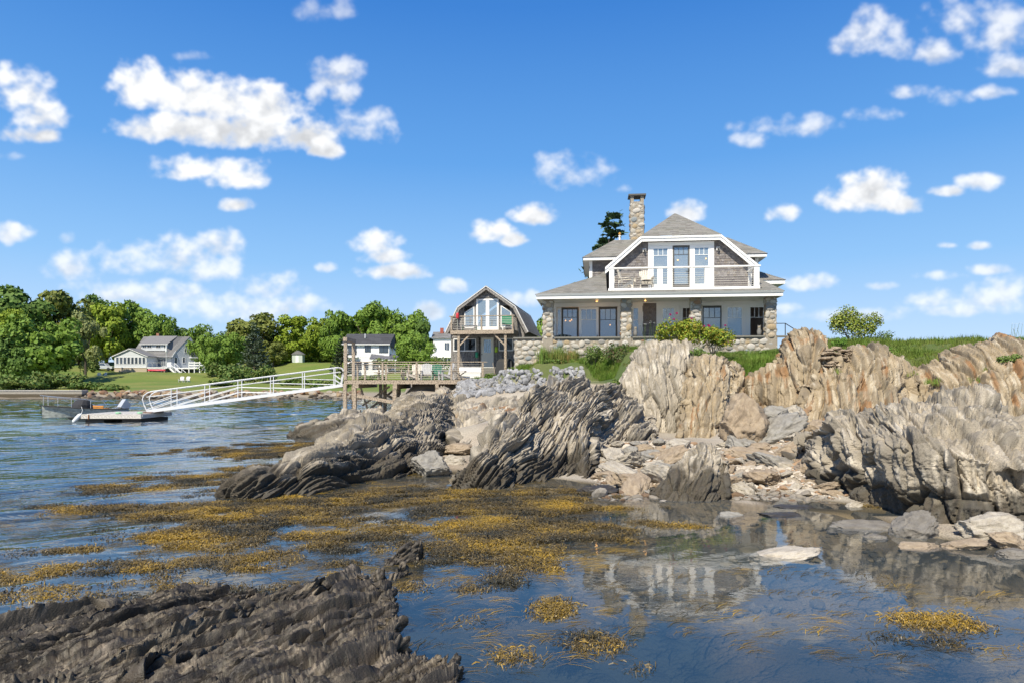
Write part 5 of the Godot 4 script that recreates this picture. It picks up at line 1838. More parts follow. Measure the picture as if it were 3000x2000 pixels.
func owl(label: String, at: Transform3D) -> void:
	var o := thing("decoy_owl", label, "decoy", at, "decoy owls on the porch wall")
	var mb := MB.new()
	mb.col = Color(0.30, 0.29, 0.27)
	mb.lathe(Transform3D(), [Vector2(0.0, 0.0), Vector2(0.085, 0.01), Vector2(0.105, 0.12), Vector2(0.10, 0.25), Vector2(0.075, 0.33), Vector2(0.082, 0.38), Vector2(0.075, 0.45), Vector2(0.04, 0.49), Vector2(0.0, 0.495)], 12)
	var fm := mat(Color(1, 1, 1), 0.8, ntex(0.12, 79, [[0.35, 0.35], [0.55, 1.0]], 2, 256), Vector3(2.5, 2.5, 2.5))
	put(mb, "body", fm, o)
	for s in [-1, 1]:
		mb = MB.new()
		mb.col = Color(0.2, 0.19, 0.17)
		mb.lathe(Transform3D(Basis(Vector3(0, 0, 1), -0.25 * s), Vector3(0.05 * s, 0.46, 0.0)), [Vector2(0.03, 0.0), Vector2(0.012, 0.06), Vector2(0.0, 0.085)], 7)
		put(mb, "ear_tuft", fm, o)
		mb = MB.new()
		mb.col = Color(0.16, 0.15, 0.14)
		mb.lathe(Transform3D(Basis(), Vector3(0.085 * s, 0.05, -0.01)), [Vector2(0.0, 0.0), Vector2(0.03, 0.06), Vector2(0.035, 0.18), Vector2(0.0, 0.27)], 8)
		put(mb, "wing", fm, o)
		mb = MB.new()
		mb.col = Color(0.7, 0.45, 0.05)
		mb.lathe(Transform3D(Basis(Vector3.RIGHT, PI / 2), Vector3(0.03 * s, 0.415, 0.07)), [Vector2(0.018, 0.0), Vector2(0.012, 0.008), Vector2(0.0, 0.01)], 8)
		put(mb, "eye", fm, o)
	mb = MB.new()
	mb.col = Color(0.05, 0.05, 0.05)
	mb.lathe(Transform3D(Basis(Vector3.RIGHT, 2.2), Vector3(0, 0.39, 0.08)), [Vector2(0.012, 0.0), Vector2(0.0, 0.03)], 6)
	put(mb, "beak", fm, o)

# slatted garden armchair facing +z
func adirondack(called: String, label: String, c: Color, tall: bool, group := "") -> Node3D:
	var o := thing(called, label, "chair", Transform3D(), group)
	var m := mat(c, 0.75, M.grain, Vector3(2.0, 2.0, 2.0))
	m.uv1_world_triplanar = false
	var sy := 0.36 if not tall else 0.46
	var mb: MB
	for i in 7:
		mb = MB.new()
		var x := -0.27 + i * 0.09
		var top := 1.02 - 0.9 * (x * x) + (0.12 if tall else 0.0)
		mb.bar(Vector3(x * 0.92, sy - 0.12, -0.22), Vector3(x * 1.08, top, -0.47), 0.078, 0.022, Vector3.BACK)
		put(mb, "back_slat", m, o)
	for i in 5:
		mb = MB.new()
		var t := i / 4.0
		var z := lerpf(0.32, -0.2, t)
		var y := lerpf(sy + 0.03, sy - 0.06, t)
		mb.bar(Vector3(-0.27, y, z), Vector3(0.27, y, z), 0.1, 0.022)
		put(mb, "seat_slat", m, o)
	for s in [-1.0, 1.0]:
		mb = MB.new()
		mb.bar(Vector3(0.34 * s, sy + 0.21, 0.40), Vector3(0.32 * s, sy + 0.19, -0.40), 0.125, 0.025)
		put(mb, "armrest", m, o)
		mb = MB.new()
		mb.bar(Vector3(0.31 * s, 0.0, 0.32), Vector3(0.31 * s, sy + 0.19, 0.32), 0.03, 0.1)
		put(mb, "leg", m, o)
		mb = MB.new()
		mb.bar(Vector3(0.285 * s, sy - 0.0, 0.36), Vector3(0.285 * s, 0.06, -0.52), 0.025, 0.11)
		put(mb, "leg", m, o)
		mb = MB.new()
		mb.bar(Vector3(0.29 * s, 0.0, -0.42), Vector3(0.29 * s, sy + 0.18, -0.36), 0.025, 0.06)
		put(mb, "leg", m, o)
	return o

# ================================================================ grey barn, deck, gangway, float, boat
func build_barn() -> void:
	var at := Transform3D(Basis(Vector3.UP, deg_to_rad(-9.9)), Vector3(-1.6, 0, -44.0))
	var b := thing("grey_barn", "weathered grey board barn with a gambrel roof and an upper balcony", "barn", at)
	var mb: MB
	var hw := 2.42
	var ze := 0.0
	var zb := -6.3
	# shell behind the boards
	mb = MB.new()
	var out := [Vector3(-hw, 2.0, -0.05), Vector3(-0.46, 2.0, -0.05), Vector3(-0.46, 5.1, -0.05), Vector3(0.48, 5.1, -0.05), Vector3(0.48, 2.0, -0.05), Vector3(hw, 2.0, -0.05)]
	mb.bx(Vector3(-hw, 2.0, zb), Vector3(-hw + 0.1, 5.6, -0.06))
	mb.bx(Vector3(hw - 0.1, 2.0, zb), Vector3(hw, 5.6, -0.06))
	mb.slab([Vector3(hw, 2.0, zb), Vector3(-hw, 2.0, zb), Vector3(-hw, 5.5, zb), Vector3(-1.8, 6.8, zb), Vector3(0, 8.1, zb), Vector3(1.8, 6.8, zb), Vector3(hw, 5.5, zb)], Vector3(0, 0, 0.1))
	mb.bx(Vector3(-hw + 0.1, 5.2, zb + 0.1), Vector3(hw - 0.1, 5.3, -0.1))
	mb.bx(Vector3(-hw + 0.1, 2.6, zb + 0.1), Vector3(hw - 0.1, 2.7, -0.1))
	put(mb, "side_wall", M.oldwood, b)
	# upright boards of the front, cut round the openings
	var holes := [[-2.24, -0.73, 4.15, 4.96], [-0.46, 0.48, 2.0, 5.1], [0.76, 1.70, 4.15, 4.96], [-0.75, 0.80, 5.45, 7.53], [-1.47, -0.87, 5.65, 7.05], [0.92, 1.56, 5.65, 7.05]]
	var x := -hw
	var r := RandomNumberGenerator.new()
	r.seed = 12
	while x < hw - 0.05:
		var xe := minf(hw, x + r.randf_range(0.15, 0.23))
		var mid := absf((x + xe) * 0.5)
		var top := 8.2 - mid * 0.72 if mid < 1.88 else 6.85 - (mid - 1.88) * 1.95
		var y := 2.1
		var cuts := []
		for hh in holes:
			if (x + xe) * 0.5 > hh[0] and (x + xe) * 0.5 < hh[1]:
				cuts.append(hh)
		cuts.sort_custom(func(p, q): return p[2] < q[2])
		for c in cuts + [[0, 0, top, 99]]:
			if c[2] - y > 0.1:
				mb = MB.new()
				mb.col = Color(1, 1, 1) * r.randf_range(0.6, 1.15)
				mb.bx(Vector3(x + 0.004, y, -0.04), Vector3(xe - 0.004, c[2], r.randf_range(-0.006, 0.008)))
				put(mb, "wall_board", M.oldwood, b)
			y = c[3]
		x = xe
	# horizontal trim over the upper doors
	mb = MB.new()
	mb.bx(Vector3(-0.95, 7.56, 0.012), Vector3(1.0, 7.70, 0.04))
	mb.bx(Vector3(-hw, 5.0, 0.012), Vector3(hw, 5.14, 0.04))
	put(mb, "beam", M.oldwood, b)
	# roof: steep lower and flatter upper slopes
	mb = MB.new()
	var zf := 0.38
	for s in [-1.0, 1.0]:
		var e := Vector3(2.72 * s, 5.33, 0)
		var k := Vector3(1.89 * s, 6.97, 0)
		var a := Vector3(0, 8.30, 0)
		var F := Vector3(0, 0, zf)
		var B := Vector3(0, 0, zb - 0.1)
		if s > 0:
			roofing(mb, e + F, e + B, k + B, k + F, 0.16, 31, 0.2)
			roofing(mb, k + F, k + B, a + B, a + F, 0.16, 32, 0.2)
		else:
			roofing(mb, e + B, e + F, k + F, k + B, 0.16, 33, 0.2)
			roofing(mb, k + B, k + F, a + F, a + B, 0.16, 34, 0.2)
	put(mb, "roof", mat(lin(0.26, 0.245, 0.23), 0.9, M.fine, Vector3(2, 2, 2)), b)
	mb = MB.new()
	for s in [-1.0, 1.0]:
		var e := Vector3(2.72 * s, 5.30, zf)
		var k := Vector3(1.89 * s, 6.94, zf)
		var a := Vector3(0, 8.27, zf)
		mb.bar(e, k, 0.06, 0.03, Vector3.BACK)
		mb.bar(k, a, 0.06, 0.03, Vector3.BACK)
	put(mb, "roof_edge", mat(lin(0.55, 0.54, 0.52), 0.5), b)
	mb = MB.new()
	for s in [-1.0, 1.0]:
		mb.bar(Vector3(2.62 * s, 5.24, zf - 0.04), Vector3(1.80 * s, 6.86, zf - 0.04), 0.16, 0.04, Vector3.BACK)
		mb.bar(Vector3(1.80 * s, 6.86, zf - 0.04), Vector3(0, 8.14, zf - 0.04), 0.16, 0.04, Vector3.BACK)
	put(mb, "rake_board", M.oldwood, b)
	# openings
	for q in [[-2.24, -0.73], [0.76, 1.70]]:
		var w := glazed(b, "window", q[0], q[1], 4.15, 4.96, -0.02, {stile = 0.05, bottom = 0.06, top = 0.05, lites = 0, glass = M.clear_glass})
		mb = MB.new()
		mb.bx(Vector3((q[0] + q[1]) * 0.5 - 0.02, 4.21, -0.01), Vector3((q[0] + q[1]) * 0.5 + 0.02, 4.91, 0.015))
		put(mb, "mullion", M.white, w)
	glazed(b, "upper_door", -0.71, 0.03, 5.5, 7.5, 0.0, {stile = 0.11, bottom = 0.2, top = 0.1})
	glazed(b, "upper_door", 0.03, 0.76, 5.5, 7.5, 0.0, {stile = 0.11, bottom = 0.2, top = 0.1})
	for q in [[-1.47, -0.87, 6.62, 7.0], [1.56, 0.92, 6.62, 7.02]]:
		mb = MB.new()
		var xo: float = q[0]
		var xi: float = q[1]
		var sg := signf(xi - xo)
		for pr in [[Vector3(xo, 5.66, 0.02), Vector3(xo, q[2], 0.02)], [Vector3(xi, 5.66, 0.02), Vector3(xi, q[3], 0.02)], [Vector3(xo, 5.66, 0.02), Vector3(xi, 5.66, 0.02)], [Vector3(xo, q[2], 0.02), Vector3(xi, q[3], 0.02)]]:
			mb.bar(pr[0], pr[1], 0.055, 0.04, Vector3.BACK)
		var f := put(mb, "gable_window", M.white, b)
		var g := MB.new()
		var pts := [Vector3(xo, 5.66, 0.01), Vector3(xi, 5.66, 0.01), Vector3(xi, q[3], 0.01), Vector3(xo, q[2], 0.01)]
		if sg < 0:
			pts.reverse()
		g.quad(pts[0], pts[1], pts[2], pts[3])
		put(g, "pane", M.glass, f)
	# white half-glazed door
	mb = MB.new()
	mb.bx(Vector3(-0.46, 3.07, -0.05), Vector3(-0.40, 5.1, 0.02))
	mb.bx(Vector3(0.42, 3.07, -0.05), Vector3(0.48, 5.1, 0.02))
	mb.bx(Vector3(-0.40, 5.03, -0.05), Vector3(0.42, 5.1, 0.02))
	put(mb, "door_frame", M.oldwood, b)
	var cream := mat(lin(0.62, 0.61, 0.54), 0.5)
	mb = MB.new()
	holed(mb, -0.40, 0.42, 3.07, 5.03, -0.01, 0.05, [[-0.22, 0.24, 4.05, 4.88]])
	for q in [[-0.27, -0.03], [0.05, 0.29]]:
		mb.bx(Vector3(q[0], 3.22, -0.012), Vector3(q[1], 3.88, 0.002))
	var dr := put(mb, "door", cream, b)
	mb = MB.new()
	mb.quad(Vector3(-0.22, 4.05, -0.03), Vector3(0.24, 4.05, -0.03), Vector3(0.24, 4.88, -0.03), Vector3(-0.22, 4.88, -0.03))
	put(mb, "pane", M.glass, dr)
	mb = MB.new()
	for xx in [-0.07, 0.09]:
		mb.bx(Vector3(xx - 0.006, 4.05, -0.025), Vector3(xx + 0.006, 4.88, -0.01))
	mb.bx(Vector3(-0.22, 4.70, -0.025), Vector3(0.24, 4.712, -0.01))
	put(mb, "muntin", cream, dr)
	mb = MB.new()
	mb.lathe(Transform3D(Basis(Vector3.RIGHT, PI / 2), Vector3(-0.34, 3.95, -0.01)), [Vector2(0.0, 0.07), Vector2(0.03, 0.06), Vector2(0.03, 0.04), Vector2(0.012, 0.03), Vector2(0.012, 0.0)], 8)
	put(mb, "knob", M.black, dr)
	mb = MB.new()
	for i in 3:
		mb.bx(Vector3(-0.6, 2.45 + i * 0.2, 0.05), Vector3(0.62, 2.64 + i * 0.2, 0.95 - i * 0.3))
	put(mb, "step", M.bluestone, b)
	# balcony on posts with braces
	mb = MB.new()
	mb.bx(Vector3(-2.02, 5.13, 1.60), Vector3(2.02, 5.34, 1.68))
	mb.bx(Vector3(1.94, 5.13, 0.05), Vector3(2.02, 5.34, 1.60))
	mb.bx(Vector3(-2.02, 5.13, 0.05), Vector3(-1.94, 5.34, 1.60))
	put(mb, "balcony_beam", M.wood, b)
	for i in 11:
		mb = MB.new()
		mb.bx(Vector3(-2.04, 5.342, 0.06 + i * 0.148), Vector3(2.04, 5.375, 0.20 + i * 0.148))
		put(mb, "balcony_plank", M.wood, b)
	for xx in [-1.50, 1.48]:
		mb = MB.new()
		mb.bx(Vector3(xx - 0.075, 2.2, 1.44), Vector3(xx + 0.075, 5.13, 1.59))
		put(mb, "balcony_support", M.wood, b)
		mb = MB.new()
		var d := -signf(xx)
		mb.bar(Vector3(xx + d * 0.06, 4.45, 1.52), Vector3(xx + d * 0.72, 5.12, 1.52), 0.09, 0.09)
		put(mb, "brace", M.wood, b)
	for xx in [-1.95, -0.02, 1.95]:
		mb = MB.new()
		mb.bx(Vector3(xx - 0.045, 5.376, 1.56), Vector3(xx + 0.045, 6.22, 1.65))
		put(mb, "rail_post", M.wood, b)
	mb = MB.new()
	mb.bx(Vector3(-2.08, 6.22, 1.54), Vector3(2.08, 6.27, 1.68))
	mb.bx(Vector3(1.90, 6.22, 0.05), Vector3(2.02, 6.27, 1.54))
	mb.bx(Vector3(-2.02, 6.22, 0.05), Vector3(-1.90, 6.27, 1.54))
	put(mb, "balcony_rail", M.wood, b)
	for i in 7:
		mb = MB.new()
		var y := 5.47 + i * 0.105
		mb.tube([Vector3(-1.95, y, 1.605), Vector3(1.95, y, 1.605)], 0.009, 5)
		mb.tube([Vector3(1.95, y, 1.6), Vector3(1.95, y, 0.05)], 0.009, 5)
		mb.tube([Vector3(-1.95, y, 1.6), Vector3(-1.95, y, 0.05)], 0.009, 5)
		put(mb, "railing_cable", M.wire, b)
	# buoys hung on ropes
	var buoys := [[lin(0.04, 0.34, 0.17), Vector3(-0.66, 3.72, 0.12), 5.05, "green lobster buoy hanging beside the barn door"], [lin(0.42, 0.62, 0.03), Vector3(0.62, 4.05, 0.12), 5.05, "lime yellow lobster buoy hanging beside the barn door"], [lin(0.5, 0.03, 0.04), Vector3(-1.52, 6.08, 1.75), 6.3, "red lobster buoy hanging from the barn balcony rail"]]
	for q in buoys:
		var by := thing("lobster_buoy", q[3], "buoy", at * Transform3D(Basis(), q[1]), "lobster buoys on the barn")
		mb = MB.new()
		mb.lathe(Transform3D(), [Vector2(0.0, 0.0), Vector2(0.08, 0.02), Vector2(0.10, 0.07), Vector2(0.10, 0.28), Vector2(0.085, 0.34), Vector2(0.05, 0.37), Vector2(0.0, 0.38)], 12)
		put(mb, "float_body", mat(q[0], 0.5), by)
		mb = MB.new()
		mb.tube([Vector3(0, 0.37, 0), Vector3(0, q[2] - q[1].y, 0)], 0.012, 5)
		mb.tube([Vector3(0, -0.45, 0), Vector3(0, 0.01, 0)], 0.02, 5)
		put(mb, "rope", mat(lin(0.35, 0.36, 0.3), 0.9), by)
	# green chair and a bench on the balcony
	var gc := thing("deck_chair", "green fabric chair on the barn balcony", "chair", at * yaw(1.45, 5.376, 0.8, 15.0))
	var green := mat(lin(0.02, 0.17, 0.09), 0.8)
	mb = MB.new(); mb.bar(Vector3(0, 0.42, -0.2), Vector3(0, 1.0, -0.36), 0.62, 0.06, Vector3.BACK); put(mb, "backrest", green, gc)
	mb = MB.new(); mb.bx(Vector3(-0.31, 0.36, -0.24), Vector3(0.31, 0.44, 0.3)); put(mb, "seat", green, gc)
	for q in [Vector3(-0.28, 0, 0.27), Vector3(0.28, 0, 0.27), Vector3(-0.28, 0, -0.22), Vector3(0.28, 0, -0.22)]:
		mb = MB.new(); mb.bx(q - Vector3(0.02, 0, 0.02), q + Vector3(0.02, 0.36, 0.02)); put(mb, "leg", M.white, gc)
	var bn := thing("slat_bench", "low pale wooden bench on the barn balcony", "bench", at * yaw(-0.95, 5.376, 0.9, 4.0))
	for i in 4:
		mb = MB.new(); mb.bx(Vector3(-0.5, 0.30, -0.2 + i * 0.11), Vector3(0.5, 0.33, -0.1 + i * 0.11)); put(mb, "slat", cream, bn)
	for q in [Vector3(-0.45, 0, -0.15), Vector3(0.42, 0, -0.15), Vector3(-0.45, 0, 0.18), Vector3(0.42, 0, 0.18)]:
		mb = MB.new(); mb.bx(q, q + Vector3(0.04, 0.30, 0.04)); put(mb, "leg", green, bn)
	# covered grill and an oar beside the steps
	var gr := thing("covered_grill", "grill under a black cover beside the barn steps", "grill", at * yaw(1.25, 2.5, 0.75, 0.0))
	mb = MB.new()
	mb.hexa([Vector3(-0.62, 0, 0.36), Vector3(0.62, 0, 0.36), Vector3(0.62, 0, -0.36), Vector3(-0.62, 0, -0.36), Vector3(-0.42, 0.95, 0.26), Vector3(0.52, 0.95, 0.26), Vector3(0.52, 0.95, -0.3), Vector3(-0.42, 0.95, -0.3)])
	mb.hexa([Vector3(-0.42, 0.95, 0.26), Vector3(0.52, 0.95, 0.26), Vector3(0.52, 0.95, -0.3), Vector3(-0.42, 0.95, -0.3), Vector3(-0.3, 1.12, 0.1), Vector3(0.42, 1.12, 0.1), Vector3(0.42, 1.12, -0.2), Vector3(-0.3, 1.12, -0.2)])
	put(mb, "cover", M.black, gr)
	mb = MB.new()
	mb.tube([Vector3(-0.42, -0.1, 0.52), Vector3(-0.66, 0.9, 0.40)], 0.02, 6)
	tag(put(mb, "wooden_pole", M.wood), "wooden pole leaning on the covered grill", "pole").transform = at * yaw(1.25, 2.5, 0.75, 0.0)

func build_deck() -> void:
	var d := thing("wooden_deck", "weathered wooden deck on posts over the rocks with a cable railing", "deck", Transform3D())
	var mb: MB
	var x0 := -9.86
	var x1 := -1.6
	var zf := -40.0
	var zr := -45.6
	for i in 38:
		mb = MB.new()
		mb.col = Color(1, 1, 1) * (0.85 + 0.2 * fmod(i * 0.37, 1.0))
		mb.bx(Vector3(x0 - 0.03, 2.26, zf - 0.145 * i - 0.14), Vector3(x1, 2.30, zf - 0.145 * i))
		put(mb, "deck_plank", M.wood, d)
	for q in [[x0, -7.15], [-7.14, -3.9], [-3.89, x1]]:
		mb = MB.new()
		mb.bx(Vector3(q[0], 2.06, zf - 0.06), Vector3(q[1], 2.255, zf + 0.01))
		put(mb, "rim_beam", M.wood, d)
	mb = MB.new()
	mb.bx(Vector3(x0 - 0.02, 2.06, zr), Vector3(x0 + 0.05, 2.255, zf - 0.06))
	put(mb, "rim_beam", M.wood, d)
	for q in [[-9.1, 0.16], [-6.85, 0.22], [-4.4, 0.16], [-2.6, 0.16]]:
		mb = MB.new()
		mb.bx(Vector3(q[0] - 0.1, 1.98 - q[1], zr), Vector3(q[0] + 0.1, 2.06, zf + 0.03))
		put(mb, "carrying_beam", M.wood, d)
	# joists
	for i in 14:
		mb = MB.new()
		var xx := x0 + 0.3 + i * 0.6
		mb.bx(Vector3(xx, 2.07, zr + 0.05), Vector3(xx + 0.05, 2.255, zf - 0.07))
		put(mb, "joist", M.wood, d)
	# posts under the deck
	for q in [[-9.80, -40.05, 0.0, 0.2], [-9.75, -42.0, -0.3, 0.2], [-9.25, -40.1, 0.2, 0.2], [-8.1, -43.5, -0.5, 0.2], [-6.90, -40.1, 0.3, 0.2], [-7.3, -44.0, -0.4, 0.22], [-6.2, -43.0, 0.0, 0.2], [-5.4, -44.0, 0.0, 0.2], [-5.0, -43.0, 0.2, 0.2], [-4.40, -40.1, 0.9, 0.2], [-3.4, -42.5, 0.9, 0.2], [-8.7, -45.2, -0.6, 0.2]]:
		mb = MB.new()
		mb.bx(Vector3(q[0] - q[3] * 0.5, q[2], q[1] - q[3] * 0.5), Vector3(q[0] + q[3] * 0.5, 2.06, q[1] + q[3] * 0.5))
		put(mb, "pile", M.wood, d)
	for q in [[Vector3(-9.1, 1.38, -40.0), Vector3(-6.45, 0.9, -40.0), 0.2], [Vector3(-9.0, 0.5, -43.4), Vector3(-7.2, 1.9, -43.4), 0.14], [Vector3(-8.2, 1.5, -43.2), Vector3(-5.9, 0.2, -43.2), 0.16], [Vector3(-9.1, 1.9, -41.0), Vector3(-8.6, 0.1, -41.2), 0.1], [Vector3(-7.6, 1.9, -42.4), Vector3(-9.3, 0.7, -42.4), 0.12], [Vector3(-5.6, 1.9, -43.5), Vector3(-6.3, 0.6, -43.5), 0.1], [Vector3(-5.0, 1.9, -43.2), Vector3(-5.5, 0.7, -43.2), 0.08], [Vector3(-4.2, 1.5, -40.2), Vector3(-3.2, 1.3, -40.2), 0.16]]:
		mb = MB.new()
		mb.bar(q[0], q[1], 0.05, q[2])
		put(mb, "cross_brace", M.wood, d)
	mb = MB.new()
	mb.bx(Vector3(-10.0, 0.35, -40.25), Vector3(-8.9, 0.55, -39.9))
	put(mb, "footing", mat(lin(0.45, 0.42, 0.36), 0.9, M.fine, Vector3(1, 1, 1)), d)
	# gate frame at the head of the gangway
	for z in [-40.05, -42.05]:
		mb = MB.new()
		mb.bx(Vector3(x0, 2.301, z - 0.09), Vector3(x0 + 0.18, 4.56, z + 0.09))
		put(mb, "gate_post", M.wood, d)
	mb = MB.new()
	mb.bx(Vector3(x0 - 0.03, 4.56, -42.2), Vector3(x0 + 0.21, 4.78, -39.88))
	put(mb, "gate_lintel", M.wood, d)
	# railing posts, rails, cables
	var posts := []
	for xx in [-7.6, -5.6, -3.56, -1.72]:
		posts.append(Vector3(xx, 2.301, zf - 0.06))
	for z in [-43.3, -45.5]:
		posts.append(Vector3(x0 + 0.06, 2.301, z))
	for xx in [-8.4, -6.9, -5.2, -3.6]:
		posts.append(Vector3(xx, 2.301, zr + 0.06))
	for p in posts:
		mb = MB.new()
		mb.bx(p - Vector3(0.055, 0, 0.055), p + Vector3(0.055, 1.03, 0.055))
		put(mb, "rail_post", M.wood, d)
	mb = MB.new()
	mb.bx(Vector3(x0 + 0.18, 3.332, zf - 0.13), Vector3(-1.45, 3.375, zf + 0.02)); put(mb, "top_rail", M.wood, d)
	mb = MB.new()
	mb.bx(Vector3(x0, 3.332, zr), Vector3(-3.0, 3.375, zr + 0.14)); put(mb, "top_rail", M.wood, d)
	mb = MB.new()
	mb.bx(Vector3(x0, 3.332, zr + 0.14), Vector3(x0 + 0.14, 3.375, -42.2)); put(mb, "top_rail", M.wood, d)
	for i in 8:
		mb = MB.new()
		var y := 2.42 + i * 0.112
		mb.tube([Vector3(x0 + 0.1, y, zf - 0.06), Vector3(-1.72, y, zf - 0.06)], 0.006, 5)
		mb.tube([Vector3(x0 + 0.06, y, -42.1), Vector3(x0 + 0.06, y, zr + 0.06), Vector3(-3.2, y, zr + 0.06)], 0.005, 5)
		put(mb, "railing_cable", M.wire, d)
	# --- on the deck
	var tbl := thing("picnic_table", "grey wooden picnic table with benches on the deck", "table", yaw(-7.55, 2.301, -42.3, 6.0))
	for i in 5:
		mb = MB.new(); mb.bx(Vector3(-0.95, 0.74, -0.36 + i * 0.147), Vector3(0.95, 0.78, -0.22 + i * 0.147)); put(mb, "top_board", M.wood, tbl)
	for s in [-1, 1]:
		mb = MB.new(); mb.bx(Vector3(-0.95, 0.43, 0.62 * s - 0.13), Vector3(0.95, 0.47, 0.62 * s + 0.13)); put(mb, "bench", M.wood, tbl)
		for e in [-1, 1]:
			mb = MB.new(); mb.bar(Vector3(0.7 * s, 0.0, 0.6 * e), Vector3(0.7 * s, 0.74, 0.2 * e), 0.05, 0.1); put(mb, "leg", M.wood, tbl)
		mb = MB.new(); mb.bx(Vector3(0.7 * s - 0.025, 0.36, -0.74), Vector3(0.7 * s + 0.025, 0.43, 0.74)); put(mb, "cross_bar", M.wood, tbl)
	var grey := lin(0.52, 0.52, 0.53)
	var c1 := adirondack("deck_armchair", "cream slatted garden chair turned sideways beside the picnic table", lin(0.74, 0.68, 0.58), false, "slatted chairs on the deck")
	c1.transform = yaw(-6.35, 2.301, -42.6, -60.0)
	var c2 := adirondack("deck_armchair", "grey slatted garden chair in the middle of the deck facing the cove", grey, false, "slatted chairs on the deck")
	c2.transform = yaw(-5.25, 2.301, -41.9, 5.0)
	copy_of(c2, "deck_armchair", "grey slatted garden chair near the barn end of the deck, turned sideways", yaw(-4.05, 2.301, -41.6, -65.0))
	copy_of(c1, "deck_armchair", "cream slatted garden chair behind the sideways one by the picnic table", yaw(-6.1, 2.301, -43.4, 0.0))
	var c3 := adirondack("deck_armchair", "green slatted garden chair behind the grey chairs on the deck", lin(0.03, 0.19, 0.12), false, "slatted chairs on the deck")
	c3.transform = yaw(-4.7, 2.301, -43.2, 15.0)
	var box := thing("storage_bench", "white painted storage bench with a sloping lid against the barn end of the deck", "bench", yaw(-2.55, 2.301, -41.6, 4.0))
	mb = MB.new()
	mb.hexa([Vector3(-0.62, 0.12, 0.3), Vector3(0.62, 0.12, 0.3), Vector3(0.62, 0.12, -0.3), Vector3(-0.62, 0.12, -0.3), Vector3(-0.62, 0.45, 0.3), Vector3(0.62, 0.45, 0.3), Vector3(0.62, 0.72, -0.3), Vector3(-0.62, 0.72, -0.3)])
	put(mb, "body", M.white, box)
	mb = MB.new()
	mb.bar(Vector3(0, 0.46, 0.32), Vector3(0, 0.76, -0.32), 1.32, 0.03); put(mb, "lid", M.white, box)
	for q in [Vector3(-0.55, 0, 0.2), Vector3(0.5, 0, 0.2), Vector3(-0.55, 0, -0.25), Vector3(0.5, 0, -0.25)]:
		mb = MB.new(); mb.bx(q, q + Vector3(0.06, 0.12, 0.06)); put(mb, "foot", M.wood, box)
	var st := thing("side_table", "low brown slatted table in front of the white storage bench", "table", yaw(-3.1, 2.301, -40.8, 0.0))
	for i in 4:
		mb = MB.new(); mb.bx(Vector3(-0.42, 0.52, -0.22 + i * 0.12), Vector3(0.42, 0.55, -0.12 + i * 0.12)); put(mb, "slat", M.wood, st)
	for s in [-1, 1]:
		mb = MB.new(); mb.bar(Vector3(-0.34, 0, 0.16 * s), Vector3(0.34, 0.52, 0.16 * s), 0.04, 0.05); put(mb, "leg", M.wood, st)
		mb = MB.new(); mb.bar(Vector3(0.34, 0, 0.12 * s), Vector3(-0.34, 0.52, 0.12 * s), 0.04, 0.05); put(mb, "leg", M.wood, st)

